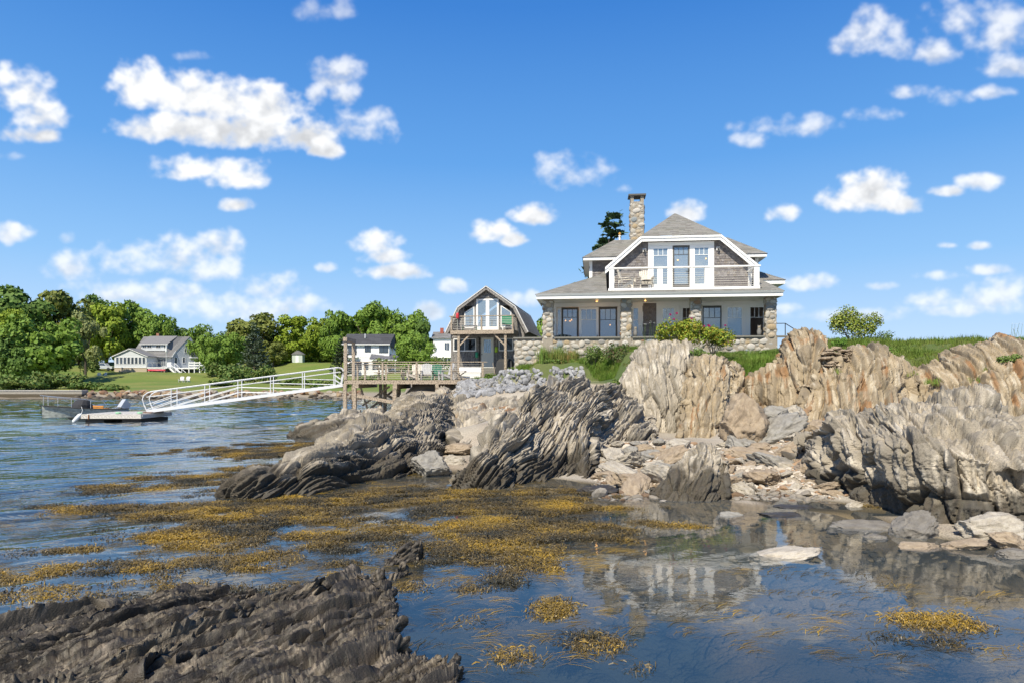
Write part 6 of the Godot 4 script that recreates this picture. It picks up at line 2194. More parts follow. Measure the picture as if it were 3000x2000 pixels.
func build_float() -> void:
	var mb: MB
	# --- float
	var f := thing("dock_float", "square grey timber float moored at the foot of the gangway", "float", Transform3D(Basis(), Vector3(-21.8, 0, -38.75)))
	var gw := mat(lin(0.60, 0.57, 0.52), 0.85, M.grain, Vector3(0.8, 2.0, 0.8), M.bump, 0.4)
	for i in 16:
		mb = MB.new()
		mb.col = Color(1, 1, 1) * (0.86 + 0.2 * fmod(i * 0.61, 1.0))
		mb.bx(Vector3(-1.62 + i * 0.2025, 0.40, -1.66), Vector3(-1.62 + i * 0.2025 + 0.194, 0.44, 1.66))
		put(mb, "deck_plank", gw, f)
	for q in [[Vector3(-1.64, 0.20, 1.60), Vector3(1.64, 0.398, 1.68)], [Vector3(-1.64, 0.20, -1.68), Vector3(1.64, 0.398, -1.60)], [Vector3(-1.68, 0.20, -1.6), Vector3(-1.60, 0.398, 1.6)], [Vector3(1.60, 0.20, -1.6), Vector3(1.68, 0.398, 1.6)]]:
		mb = MB.new(); mb.bx(q[0], q[1]); put(mb, "fascia_board", gw, f)
	for x in [-1.0, 1.0]:
		mb = MB.new(); mb.bx(Vector3(x - 0.5, -0.25, -1.5), Vector3(x + 0.5, 0.14, 1.5)); put(mb, "pontoon", M.dark, f)
	mb = MB.new()
	mb.tube([Vector3(-1.2, 0.42, 1.70), Vector3(-1.2, 0.15, 1.73)], 0.03, 5)
	put(mb, "rusty_bracket", mat(lin(0.22, 0.09, 0.03), 0.9), f)
	for z in [[1.3, 0.45, 1.2, "coil of pale green rope on the far corner of the float"], [0.2, 0.45, 1.35, "coil of pale green rope on the float beside the gangway foot"]]:
		var pts := []
		for i in 60:
			var a := i * 0.62
			var rr := 0.10 + 0.05 * sin(i * 0.9)
			pts.append(Vector3(cos(a) * rr, 0.012 + i * 0.0012 + 0.008 * sin(i * 1.7), sin(a) * rr))
		mb = MB.new(); mb.tube(pts, 0.014, 5)
		var rp := put(mb, "rope_coil", mat(lin(0.35, 0.62, 0.40), 0.9))
		rp.position = Vector3(-21.8 + z[0], z[1], -38.75 + z[2])
		tag(rp, z[3], "rope", "rope coils on the float")
	# --- gangway: two tubular side frames and a tread
	var a := Vector3(-20.55, 0.52, -38.35)
	var b := Vector3(-10.02, 1.98, -40.35)
	var g := thing("gangway", "long white metal gangway with tubular rails sloping from deck to float", "gangway", Transform3D())
	var wm := mat(lin(0.66, 0.67, 0.68), 0.4)
	var across := Vector3(-0.19, 0, -0.98) * 1.15
	var n := 6
	for side in 2:
		var o := across * side
		mb = MB.new()
		mb.bar(a + o, b + o, 0.07, 0.17)
		put(mb, "bottom_chord", wm, g)
		var top := []
		var h := 1.02
		for t in [[0.0, 0.0], [-0.012, 0.3], [-0.020, 0.62], [-0.014, 0.82], [0.004, 0.95], [0.025, 1.0], [0.97, 1.0], [0.99, 0.95], [1.0, 0.82], [0.998, 0.5], [0.99, 0.0]]:
			top.append(a.lerp(b, t[0]) + o + Vector3(0, h * t[1] + 0.08, 0))
		mb = MB.new(); mb.tube(top, 0.032, 7); put(mb, "top_rail", wm, g)
		for i in n:
			var t := (i + 0.72) / n
			mb = MB.new(); mb.tube([a.lerp(b, t) + o, a.lerp(b, t) + o + Vector3(0, h + 0.08, 0)], 0.026, 6); put(mb, "upright", wm, g)
		var knots := [0.0]
		for i in n:
			knots.append((i + 0.72) / n)
		knots.append(0.985)
		for i in knots.size() - 1:
			var p0 := a.lerp(b, knots[i]) + o
			var p1 := a.lerp(b, knots[i + 1]) + o
			var rise := 0.30 if i < 3 else -0.30
			for k in 3:
				var y := 0.26 + k * 0.28
				var dy := rise if k != 2 else 0.0
				mb = MB.new()
				mb.tube([p0 + Vector3(0, clampf(y - dy * 0.5, 0.1, 1.05), 0), p1 + Vector3(0, clampf(y + dy * 0.5, 0.1, 1.05), 0)], 0.02, 5)
				put(mb, "brace_tube", wm, g)
	for i in 30:
		var t := (i + 0.5) / 30.0
		mb = MB.new()
		var c := a.lerp(b, t)
		mb.bar(c + across * 0.03 + Vector3(0, 0.07, 0), c + across * 0.97 + Vector3(0, 0.07, 0), 0.34, 0.03)
		put(mb, "tread", mat(lin(0.5, 0.51, 0.52), 0.5), g)
	mb = MB.new()
	mb.bx(Vector3(-20.75, 0.442, -39.6), Vector3(-20.2, 0.50, -38.2)); put(mb, "hinge_plate", mat(lin(0.14, 0.07, 0.04), 0.9), g)
	# --- skiff
	var bt := thing("motor_skiff", "small grey motor skiff with a covered console tied up beside the float", "boat", Transform3D(Basis(Vector3.UP, deg_to_rad(-27.7)), Vector3(-25.0, 0, -39.7)))
	mb = MB.new()
	var st := 18
	var rows := []
	for i in st + 1:
		var t := float(i) / st
		var e := maxf(0.0, (t - 0.42) / 0.58)
		var bw := 0.86 * (1.0 - pow(e, 2.6) * 0.86)
		var sh := 0.56 + 0.32 * t * t
		var ke := -0.14 + pow(maxf(0.0, (t - 0.5) / 0.5), 1.8) * 0.76
		var z := -2.25 + 4.5 * t
		var zk := z - pow(maxf(0.0, (t - 0.4) / 0.6), 1.6) * 0.95
		rows.append([Vector3(0, ke, zk), Vector3(bw * 0.5, ke + 0.06, zk + 0.02), Vector3(bw * 0.84, lerpf(ke, sh, 0.32), lerpf(zk, z, 0.4)), Vector3(bw * 0.97, lerpf(ke, sh, 0.62), lerpf(zk, z, 0.75)), Vector3(bw, sh, z), Vector3(maxf(bw - 0.09, 0.02), sh, z - 0.03), Vector3(maxf(bw - 0.14, 0.02), 0.2, z - 0.06), Vector3(0, 0.17, z - 0.08)])
	for s in [-1.0, 1.0]:
		for i in st:
			for j in 7:
				var p := [rows[i][j], rows[i + 1][j], rows[i + 1][j + 1], rows[i][j + 1]]
				for q in 4:
					p[q] = Vector3(p[q].x * s, p[q].y, p[q].z)
				mb.col = Color(1, 1, 1)
				if s > 0:
					mb.quad(p[3], p[2], p[1], p[0])
				else:
					mb.quad(p[0], p[1], p[2], p[3])
	mb.slab([Vector3(-0.86, 0.56, -2.25), Vector3(-0.84, -0.02, -2.27), Vector3(0, -0.14, -2.27), Vector3(0.84, -0.02, -2.27), Vector3(0.86, 0.56, -2.25)], Vector3(0, 0, 0.06))
	put(mb, "hull", mat(lin(0.44, 0.46, 0.40), 0.45, ntex(0.02, 77, [[0.3, 0.75], [0.6, 1.0]], 4, 256), Vector3(0.8, 0.8, 0.8)), bt)
	for s in [-1.0, 1.0]:
		var pts := []
		for i in st + 1:
			pts.append(Vector3(rows[i][4].x * s, rows[i][4].y + 0.005, rows[i][4].z))
		mb = MB.new(); mb.tube(pts, 0.03, 6); put(mb, "rub_rail", M.dark, bt)
		# bow rail
		pts = []
		for q in [[5, 0.1], [6, 0.42], [9, 0.50], [12, 0.55], [15, 0.56], [18, 0.56]]:
			pts.append(Vector3((rows[q[0]][4].x - 0.06) * s, rows[q[0]][4].y + q[1], rows[q[0]][4].z))
		mb = MB.new(); mb.tube(pts, 0.018, 6); put(mb, "bow_rail", M.metal, bt)
		for q in [[9, 0.5], [13, 0.55], [17, 0.56]]:
			mb = MB.new()
			var base := Vector3((rows[q[0]][4].x - 0.06) * s, rows[q[0]][4].y, rows[q[0]][4].z)
			mb.tube([base, base + Vector3(0, q[1], 0)], 0.015, 5); put(mb, "stanchion", M.metal, bt)
		pts = [Vector3(0.78 * s, 0.45, -1.4), Vector3(0.78 * s, 0.66, -1.5), Vector3(0.78 * s, 0.68, -2.0), Vector3(0.74 * s, 0.45, -2.15)]
		mb = MB.new(); mb.tube(pts, 0.015, 5); put(mb, "stern_rail", M.metal, bt)
	mb = MB.new()
	var cv := mat(lin(0.035, 0.035, 0.04), 0.85, M.fine, Vector3(1, 1, 1), M.bump, 1.5)
	var prof := [[0.0, 0.46, 0.40], [0.30, 0.50, 0.44], [0.62, 0.50, 0.36], [0.82, 0.42, 0.22], [0.92, 0.28, 0.10], [0.94, 0.05, 0.02]]
	for i in prof.size() - 1:
		var lo = prof[i]
		var hi = prof[i + 1]
		for k in 12:
			var a0 := TAU * k / 12
			var a1 := TAU * (k + 1) / 12
			var q := []
			for e in [[a0, lo], [a1, lo], [a1, hi], [a0, hi]]:
				var ca := cos(e[0])
				var sa := sin(e[0])
				q.append(Vector3(signf(ca) * pow(absf(ca), 0.6) * e[1][1], 0.18 + e[1][0] * 1.1, signf(sa) * pow(absf(sa), 0.6) * e[1][2] * 1.25 - 0.12 * e[1][0]))
			mb.quad(q[3], q[2], q[1], q[0])
	var cvo := put(mb, "console_cover", cv, bt)
	cvo.position = Vector3(0, 0, 0.1)
	mb = MB.new()
	mb.bx(Vector3(-0.52, 0.2, -1.28), Vector3(0.52, 0.62, -0.92))
	put(mb, "bench_seat", mat(lin(0.55, 0.22, 0.045), 0.6), bt)
	for i in 3:
		mb = MB.new(); mb.bx(Vector3(-0.53, 0.45 + i * 0.12, -0.915), Vector3(0.53, 0.54 + i * 0.12, -0.89)); put(mb, "backrest_slat", mat(lin(0.6, 0.25, 0.05), 0.55), bt)
	# tilted outboard
	var tilt := Transform3D(Basis(Vector3.RIGHT, -0.62), Vector3(0, 0.5, -2.3))
	mb = MB.new()
	mb.hexa([tilt * Vector3(-0.2, 0.05, 0.2), tilt * Vector3(0.2, 0.05, 0.2), tilt * Vector3(0.2, 0.05, -0.32), tilt * Vector3(-0.2, 0.05, -0.32), tilt * Vector3(-0.17, 0.62, 0.2), tilt * Vector3(0.17, 0.62, 0.2), tilt * Vector3(0.17, 0.55, -0.28), tilt * Vector3(-0.17, 0.55, -0.28)])
	var en := put(mb, "outboard_motor", mat(lin(0.40, 0.42, 0.45), 0.35), bt)
	mb = MB.new()
	mb.hexa([tilt * Vector3(-0.09, -0.75, 0.05), tilt * Vector3(0.09, -0.75, 0.05), tilt * Vector3(0.09, -0.75, -0.2), tilt * Vector3(-0.09, -0.75, -0.2), tilt * Vector3(-0.14, 0.05, 0.14), tilt * Vector3(0.14, 0.05, 0.14), tilt * Vector3(0.14, 0.05, -0.26), tilt * Vector3(-0.14, 0.05, -0.26)])
	put(mb, "lower_unit", M.lead, en)
	var fd := thing("fender", "white inflated fender hanging between skiff and float", "fender", Transform3D(Basis(Vector3(0, 0, 1), -0.75), Vector3(-23.66, 0.22, -37.1)))
	mb = MB.new()
	mb.lathe(Transform3D(), [Vector2(0.0, -0.32), Vector2(0.06, -0.31), Vector2(0.11, -0.24), Vector2(0.12, 0.0), Vector2(0.11, 0.22), Vector2(0.05, 0.3), Vector2(0.025, 0.36), Vector2(0.0, 0.37)], 12)
	put(mb, "body", mat(lin(0.66, 0.70, 0.72), 0.45), fd)
	mb = MB.new(); mb.tube([Vector3(0, 0.36, 0), Vector3(-0.10, 0.52, -0.02), Vector3(-0.28, 0.60, -0.05)], 0.012, 5); put(mb, "rope", M.white, fd)

# ================================================================ trees and shrubs
var crowns := []
var trunk_mesh: ArrayMesh
var leaf_mats := {}

func leaf_mat(c: Color) -> StandardMaterial3D:
	var m := mat(c, 0.75)
	m.backlight_enabled = true
	m.backlight = Color(0.45, 0.5, 0.14)
	return m

func leaf(mb: MB, p: Vector3, nn: Vector3, s: float, r: RandomNumberGenerator) -> void:
	var x := nn.cross(Vector3(r.randf_range(-1, 1), r.randf_range(-1, 1), r.randf_range(-1, 1))).normalized() * s
	var y := nn.cross(x).normalized() * s * r.randf_range(0.5, 0.85)
	mb.quad(p - x, p - y * 0.9, p + x, p + y)

# broadleaf crown: radius 1, from y 0.25 to 2, made of leafy lobes
func crown_mesh(sd: int, lobes: int, per: int, ls: float, upright := 0.0) -> ArrayMesh:
	var r := RandomNumberGenerator.new()
	r.seed = sd
	var mb := MB.new()
	for i in lobes:
		var a := r.randf() * TAU
		var v := r.randf_range(-1.0, 1.0)
		var ring := sqrt(1.0 - v * v * 0.96)
		var shell := r.randf_range(0.55, 0.86) if i > lobes / 5 else r.randf_range(0.1, 0.5)
		var c := Vector3(cos(a) * ring * shell * (1.0 - 0.25 * upright * maxf(v, 0)), 1.06 + v * 0.92 * (shell if v < 0 else lerpf(shell, 0.95, 0.4)), sin(a) * ring * shell)
		var rad := r.randf_range(0.17, 0.33)
		for k in per:
			var d := Vector3(r.randfn(), r.randfn() * 0.9 + 0.25, r.randfn()).normalized()
			var out := (d + (c - Vector3(0, 0.9, 0)).normalized() * 0.35).normalized()
			var p := c + d * rad * r.randf_range(0.75, 1.08) * Vector3(1.0, 0.8, 1.0)
			mb.col = [Color(1.0, 1.0, 0.9), Color(1.15, 1.05, 0.8), Color(0.9, 0.98, 1.0)][r.randi() % 3]
			leaf(mb, p, (out + Vector3(r.randfn(), r.randfn(), r.randfn()) * 0.45).normalized(), ls * r.randf_range(0.6, 1.25), r)
	return mb.mesh(null)

# conifer: height 2, radius 1 at the foot
func conifer_mesh(sd: int, levels: int, gaps: float) -> ArrayMesh:
	var r := RandomNumberGenerator.new()
	r.seed = sd
	var mb := MB.new()
	for i in levels:
		var t := (i + 0.5) / levels
		var y := 0.18 + t * 1.76
		var reach := (1.0 - t) * 0.95 + 0.07
		var nb := int(lerpf(11, 5, t))
		for b in nb:
			if r.randf() < gaps:
				continue
			var a := r.randf() * TAU
			var l := reach * r.randf_range(0.65, 1.1)
			var dir := Vector3(cos(a), 0, sin(a))
			var n := int(10 + 34 * l)
			for k in n:
				var f := sqrt(r.randf())
				var p := dir * l * f + Vector3(0, y - 0.16 * f * l + 0.22 * f * f * l, 0) + dir.cross(Vector3.UP) * r.randfn(0.0, 0.09 * (0.4 + l * f)) + Vector3(0, r.randfn(0.0, 0.02) - 0.03, 0)
				var tn := r.randf_range(0.7, 1.25)
				mb.col = Color(tn, tn, tn)
				leaf(mb, p, Vector3(r.randfn() * 0.5, 1.0, r.randfn() * 0.5).normalized(), r.randf_range(0.035, 0.075), r)
	return mb.mesh(null)

func tree_setup() -> void:
	for k in 6:
		crowns.append(crown_mesh(600 + k, 46 if k < 4 else 34, 150, 0.062 if k < 4 else 0.055, 0.0 if k % 2 == 0 else 0.6))
	crowns.append(conifer_mesh(620, 17, 0.05))
	crowns.append(conifer_mesh(621, 13, 0.28))
	var mb := MB.new()
	mb.tube([Vector3(0, -0.1, 0), Vector3(0.01, 0.4, 0.01), Vector3(-0.02, 0.9, 0.0), Vector3(0.0, 1.5, 0.0)], 0.075, 8, 0.02)
	for q in [[0.45, Vector3(0.5, 1.15, 0.2)], [0.55, Vector3(-0.5, 1.2, 0.15)], [0.65, Vector3(0.1, 1.35, -0.5)], [0.7, Vector3(-0.15, 1.5, 0.4)]]:
		mb.tube([Vector3(0, q[0], 0), q[1] * Vector3(0.5, 0.72, 0.5), q[1]], 0.035, 6, 0.012)
	trunk_mesh = mb.mesh(mat(lin(0.10, 0.08, 0.06), 0.95, M.fine, Vector3(0.6, 0.2, 0.6)))
	leaf_mats.mid = leaf_mat(lin(0.14, 0.225, 0.024))
	leaf_mats.bright = leaf_mat(lin(0.20, 0.265, 0.014))
	leaf_mats.deep = leaf_mat(lin(0.095, 0.165, 0.025))
	leaf_mats.olive = leaf_mat(lin(0.15, 0.17, 0.03))
	leaf_mats.willow = leaf_mat(lin(0.21, 0.23, 0.085))
	leaf_mats.spruce = leaf_mat(lin(0.06, 0.105, 0.045))
	leaf_mats.blue = leaf_mat(lin(0.10, 0.135, 0.085))
	leaf_mats.dark = leaf_mat(lin(0.035, 0.06, 0.02))

# px, top row, half width in pixels, distance; the foot stands on the far shore
func tree(called: String, label: String, k: int, m: String, px: float, top: float, half: float, d: float, foot := -99.0, group := "trees beyond the cove") -> void:
	var y0 := far_y((px - 1500.0) / FOCAL * d, -d) - 0.2 if foot < -50.0 else foot
	var p := P(px, top, d)
	var h := p.y - y0
	var w := half / FOCAL * d
	var o := thing(called, label, "tree", Transform3D(Basis(Vector3.UP, px * 0.37), Vector3(p.x, y0, p.z)), group)
	put_mesh(crowns[k], "crown", o, Transform3D(Basis.from_scale(Vector3(w, h / 2.0, w)), Vector3.ZERO)).material_override = leaf_mats[m]
	put_mesh(trunk_mesh, "trunk", o, Transform3D(Basis.from_scale(Vector3(w * 0.8, h / 2.0, w * 0.8)), Vector3.ZERO))

# leafy shrub of its own mesh: rx, ry, rz half sizes
func shrub(called: String, label: String, at: Vector3, rx: float, ry: float, rz: float, n: int, ls: float, cols: Array, sd: int, cat := "shrub", group := "") -> Node3D:
	var r := RandomNumberGenerator.new()
	r.seed = sd
	var o := thing(called, label, cat, Transform3D(Basis(), at), group)
	var mb := MB.new()
	var lobes := []
	for i in 16:
		var a := r.randf() * TAU
		var q := sqrt(r.randf()) * 0.75
		lobes.append([Vector3(cos(a) * q * rx, ry * r.randf_range(0.5, 1.45) * (1.0 - q * 0.35), sin(a) * q * rz), r.randf_range(0.25, 0.48), r.randf_range(0.75, 1.2)])
	for i in n:
		var l = lobes[r.randi() % 16]
		var d := Vector3(r.randfn(), r.randfn() + 0.2, r.randfn()).normalized()
		var p: Vector3 = l[0] + d * Vector3(rx, ry, rz) * l[1] * r.randf_range(0.6, 1.1)
		if p.y < 0.0:
			p.y = r.randf() * 0.3 * ry
		mb.col = cols[r.randi() % cols.size()]
		leaf(mb, p, (d + Vector3(r.randfn(), r.randfn() + 0.6, r.randfn()) * 0.6).normalized(), ls * r.randf_range(0.6, 1.3), r)
	put(mb, "foliage", leaf_mats.white, o)
	mb = MB.new()
	for i in 9:
		var l = lobes[i]
		mb.tube([Vector3(l[0].x * 0.2, -0.1, l[0].z * 0.2), l[0] * Vector3(0.6, 0.5, 0.6), l[0]], 0.018, 5, 0.006)
	put(mb, "stem", M.dark, o)
	return o

# ================================================================ the shore across the cove
var fpts := []

func far_y(x: float, z: float) -> float:
	var s := 0.0
	var ws := 0.0
	for p in fpts:
		var dx: float = p.x - x
		var dz: float = p.z - z
		var d2 := dx * dx + dz * dz + 4.0
		var w := 1.0 / (d2 * d2)
		s += w * p.y
		ws += w
	return s / ws

func build_far() -> void:
	var mb: MB
	for px in range(-500, 1700, 100):
		for q in [[70, -1.6], [80, -0.7], [84, -0.15], [87, 0.7], [92, 0.95], [100, 1.15]]:
			fpts.append(Vector3((px - 1500.0) / FOCAL * q[0], q[1], -q[0]))
	for q in [[540, 1119, 125], [300, 1106, 145], [330, 1086, 150], [430, 1088, 148], [520, 1096, 142], [620, 1090, 150], [150, 1078, 158], [0, 1080, 150], [-200, 1080, 150], [250, 1070, 175], [700, 1100, 140], [800, 1098, 140], [760, 1075, 165], [900, 1061, 175], [1000, 1063, 165], [1100, 1085, 150], [1250, 1080, 150], [1400, 1080, 150], [1700, 1080, 150], [960, 1102, 125], [700, 1120, 110], [450, 1128, 108], [250, 1130, 108], [100, 1130, 108], [900, 1128, 108], [-150, 1128, 108], [1150, 1115, 118], [1400, 1115, 118]]:
		fpts.append(P(q[0], q[1], q[2]))
	for px in range(-600, 2000, 200):
		fpts.append(P(px, 1062, 215)); fpts.append(P(px, 1064, 270))
	var c := 2.5
	var nx := 116
	var nz := 80
	var ox := -240.0
	var oz := -268.0
	var hs := PackedFloat32Array()
	var bn := noise(0.25, 81, 3)
	var cn := noise(0.06, 82, 3)
	for j in nz + 1:
		for i in nx + 1:
			hs.append(far_y(ox + i * c, oz + j * c) + bn.get_noise_2d(ox + i * c, oz + j * c) * 0.12)
	for j in nz + 1:
		for i in nx + 1:
			var a := j * (nx + 1) + i
			var x := ox + i * c
			var z := oz + j * c
			mb = mb if mb else MB.new()
			mb.v.append(Vector3(x, hs[a], z))
			mb.n.append(Vector3(-(hs[mini(a + 1, hs.size() - 1)] - hs[maxi(a - 1, 0)]), c * 2.0, -(hs[mini(a + nx + 1, hs.size() - 1)] - hs[maxi(a - nx - 1, 0)])).normalized())
			var t := cn.get_noise_2d(x, z * 2.0)
			var t2 := bn.get_noise_2d(x, z)
			var g := Color(0.14, 0.21, 0.025).lerp(Color(0.24, 0.25, 0.05), clampf(0.5 + t * 1.3 + t2 * 0.3, 0, 1))
			if hs[a] < 0.75:
				g = Color(0.36, 0.30, 0.22) if hs[a] > 0.0 else Color(0.06, 0.06, 0.045)
			mb.c.append(g)
	for j in nz:
		for i in nx:
			var a := j * (nx + 1) + i
			mb.ix.append_array(PackedInt32Array([a, a + 1, a + nx + 2, a, a + nx + 2, a + nx + 1]))
	kind(put(mb, "far_shore", M.ground), "structure")
	# concrete sea wall on the west
	mb = MB.new()
	var wl := P(-260, 1150, 85.0)
	var wr := P(238, 1147, 85.0)
	mb.bx(Vector3(wl.x, 0.55, -86.2), Vector3(wr.x, 0.92, -85.06))
	var sw := thing("sea_wall", "long pale concrete sea wall along the far shore", "wall", Transform3D())
	put(mb, "wall_face", mat(lin(0.36, 0.33, 0.28), 0.9, M.fine, Vector3(0.3, 0.6, 0.3), M.bump, 0.5), sw)
	mb = MB.new()
	mb.bx(Vector3(wl.x, -0.6, -86.2), Vector3(wr.x, 0.55, -84.96))
	put(mb, "weedy_footing", mat(lin(0.10, 0.08, 0.05), 0.9, M.fine, Vector3(0.4, 0.4, 0.4)), sw)
	mb = MB.new()
	mb.bx(Vector3(wl.x, 0.92, -86.3), Vector3(wr.x, 1.02, -84.98))
	put(mb, "coping", mat(lin(0.42, 0.40, 0.36), 0.9), sw)

	# trees
	tree_setup()
	leaf_mats.white = leaf_mat(Color(1, 1, 1))
	var T := [
		[0, "deep", 30, 830, 120, 175, "dark leafy tree at the west end of the far shore"],
		[1, "olive", 185, 850, 110, 185, "olive-brown tree behind the big round tree"],
		[2, "mid", 128, 905, 112, 122, "big round green tree in front, close to the sea wall"],
		[5, "willow", 250, 912, 60, 140, "pale drooping willow beside the big round tree"],
		[3, "bright", 312, 884, 75, 165, "bright green tree behind the parked truck"],
		[0, "mid", 405, 878, 80, 172, "large rounded green tree behind the grey cottage"],
		[2, "mid", 475, 912, 46, 168, "smaller green tree above the cottage gable"],
		[1, "deep", 285, 860, 60, 200, "dark tree between the bright tree and the olive one"],
		[4, "mid", 585, 945, 50, 160, "loose green tree to the east of the grey cottage"],
		[3, "mid", 620, 985, 40, 138, "low green tree beside the cottage's white fence"],
		[0, "olive", 740, 912, 90, 175, "brown-green tree standing behind the blue spruce"],
		[2, "mid", 668, 962, 60, 155, "green tree on the west side of the blue spruce"],
		[3, "bright", 865, 922, 72, 178, "bright yellow-green tree above the open field"],
		[1, "bright", 935, 930, 55, 190, "slender yellow-green tree above the open field"],
		[1, "mid", 985, 908, 50, 170, "upright green tree west of the white house"],
		[0, "mid", 1075, 884, 82, 172, "tall rounded green tree behind the white house"],
		[2, "mid", 1195, 890, 66, 170, "tall green tree between the white house and the barn"],
		[3, "deep", 1240, 935, 38, 165, "dark green tree beside the far red-chimney house"],
		[4, "mid", 1215, 972, 62, 128, "light bushy tree in front of the tall trees near the deck"],
		[5, "mid", 1120, 900, 50, 180, "green tree tucked between the two tall ones"],
		[2, "deep", 60, 965, 70, 118, "shaded tree at the edge of the sea wall"],
		[4, "bright", 40, 900, 60, 150, "yellow-green tree at the west edge of the wood"],
		[0, "mid", 1590, 925, 60, 120, "green tree glimpsed between barn and house"],
		[1, "mid", 1330, 1000, 60, 190, "green tree far behind the barn"],
		[0, "deep", -120, 840, 130, 160, "dark leafy tree beyond the west end of the sea wall"],
		[3, "mid", 520, 990, 40, 190, "distant green tree behind the cottage roof"],
		[2, "olive", 800, 990, 45, 170, "olive tree over the little garden shed"],
		[3, "mid", 690, 1010, 60, 185, "lower green tree directly behind the blue spruce"],
		[2, "mid", 980, 1000, 50, 180, "lower green tree close behind the white house"],
		[1, "mid", 230, 980, 70, 180, "lower green tree directly behind the willow"],
	]
	for q in T:
		tree("leafy_tree", q[6], q[0], q[1], q[2], q[3], q[4], q[5])
	tree("blue_spruce", "pale blue-green spruce standing in front of the trees across the cove", 6, "blue", 745, 937, 58, 135)
	tree("dark_pine", "dark pine beside the white house across the cove", 7, "dark", 1000, 975, 44, 132)
	tree("dark_spruce", "dark spruce rising behind the house chimney", 6, "spruce", 1800, 600, 200, 46.0, 3.4, "")
	# the wood behind, one mass
	var wood := []
	var wdr := RandomNumberGenerator.new()
	wdr.seed = 17
	for i in 70:
		var px := wdr.randf_range(-400, 1420)
		var d := wdr.randf_range(196, 250)
		var x := (px - 1500.0) / FOCAL * d
		var tall := wdr.randf_range(7.0, 11.5) if px < 560 or px > 640 else 6.0
		wood.append([Transform3D(Basis(Vector3.UP, wdr.randf() * TAU).scaled(Vector3(7.0, tall * 0.62, 7.0)), Vector3(x, far_y(x, -d) - 1.5, -d)), Color(1, 1, 1) * wdr.randf_range(0.7, 1.1)])
	many("woodland", crowns[2], leaf_mats.deep, wood, "dark wood closing the view behind the trees across the cove", "wood")
	# waterside shrubs
	var gc := [Color(0.07, 0.13, 0.02), Color(0.11, 0.17, 0.03), Color(0.14, 0.17, 0.035)]
	var S := [[700, 1108, 110, 3.4, 2.0, "round green shrub in front of the blue spruce"], [760, 1100, 118, 3.0, 1.9, "round green shrub beside the spruce trunk"], [650, 1122, 105, 2.0, 0.9, "low shrub beside the gangway on the far bank"], [180, 1135, 97, 3.2, 1.7, "sprawling shrub at the end of the sea wall"], [60, 1140, 92, 3.4, 1.3, "low tangled shrub on top of the sea wall"], [120, 1130, 96, 2.4, 1.7, "shrub under the big round tree"], [255, 1138, 95, 2.6, 0.8, "feathery wild shrub on the far bank"], [330, 1140, 93, 2.0, 0.5, "low yellow-flowered plants on the far bank"], [880, 1122, 108, 3.4, 0.9, "low hedge of shrubs below the open field"], [960, 1128, 100, 3.4, 0.9, "low shrubs on the bank beside the deck gate"], [275, 1085, 150, 1.6, 1.9, "small clipped shrub beside the parked truck"], [1150, 1085, 140, 5.0, 2.2, "green shrubs below the light bushy tree"], [1270, 1090, 140, 5.0, 2.0, "green shrubs beside the barn across the water"], [620, 1090, 135, 2.6, 1.8, "dark shrub beside the cottage fence"], [1090, 1116, 118, 3.0, 0.8, "tall grass clump below the white house"], [10, 1138, 94, 3.0, 1.4, "tangled shrub at the west end of the sea wall"]]
	var k := 0
	for q in S:
		var p := P(q[0], q[1], q[2])
		p.y = far_y(p.x, p.z) - 0.1
		shrub("shore_shrub", q[5], p, q[3], q[4], q[3] * 0.7, 1500, 0.22, gc, 700 + k, "shrub", "shrubs across the cove")
		k += 1
	far_buildings()
	# tumbled stones on the far bank
	var bank := thing("rock_bank", "bank of tumbled orange-brown stones along the far shore", "rocks", Transform3D())
	var r := RandomNumberGenerator.new()
	r.seed = 88
	var cols := [lin(0.36, 0.24, 0.13), lin(0.42, 0.30, 0.18), lin(0.30, 0.17, 0.10), lin(0.46, 0.40, 0.32), lin(0.24, 0.17, 0.12)]
	var ms := cols.map(func(cc): return mat(cc, 0.9, M.fine, Vector3(0.9, 0.9, 0.9)))
	var wetm := mat(lin(0.07, 0.055, 0.035), 0.7)
	for i in 290:
		var px := r.randf_range(205, 1060)
		if i < 60:
			px = r.randf_range(220, 520)
		var dd := r.randf_range(83.5, 88.5)
		var x := (px - 1500.0) / FOCAL * dd
		var s := r.randf_range(0.16, 0.48)
		var y := far_y(x, -dd)
		var o := put_mesh(rubble[r.randi() % 5], "stone", bank, Transform3D(Basis.from_euler(Vector3(r.randf() * 0.6, r.randf() * TAU, r.randf() * 0.5)).scaled_local(Vector3(s * 1.3, s * 0.75, s)), Vector3(x, y + 0.08, -dd)))
		o.material_override = wetm if y < 0.15 else ms[r.randi() % 5]

func clap(mb: MB, t: Transform3D, w: float, h: float) -> void:
	# lapped clapboards on the xy face of t
	var n := int(h / 0.16)
	for i in n:
		var y := h * i / n
		var e := h * (i + 1) / n
		mb.quad(t * Vector3(0, y, 0.025), t * Vector3(w, y, 0.025), t * Vector3(w, e, 0.006), t * Vector3(0, e, 0.006))
		mb.quad(t * Vector3(0, y, 0.0), t * Vector3(w, y, 0.0), t * Vector3(w, y, 0.025), t * Vector3(0, y, 0.025))

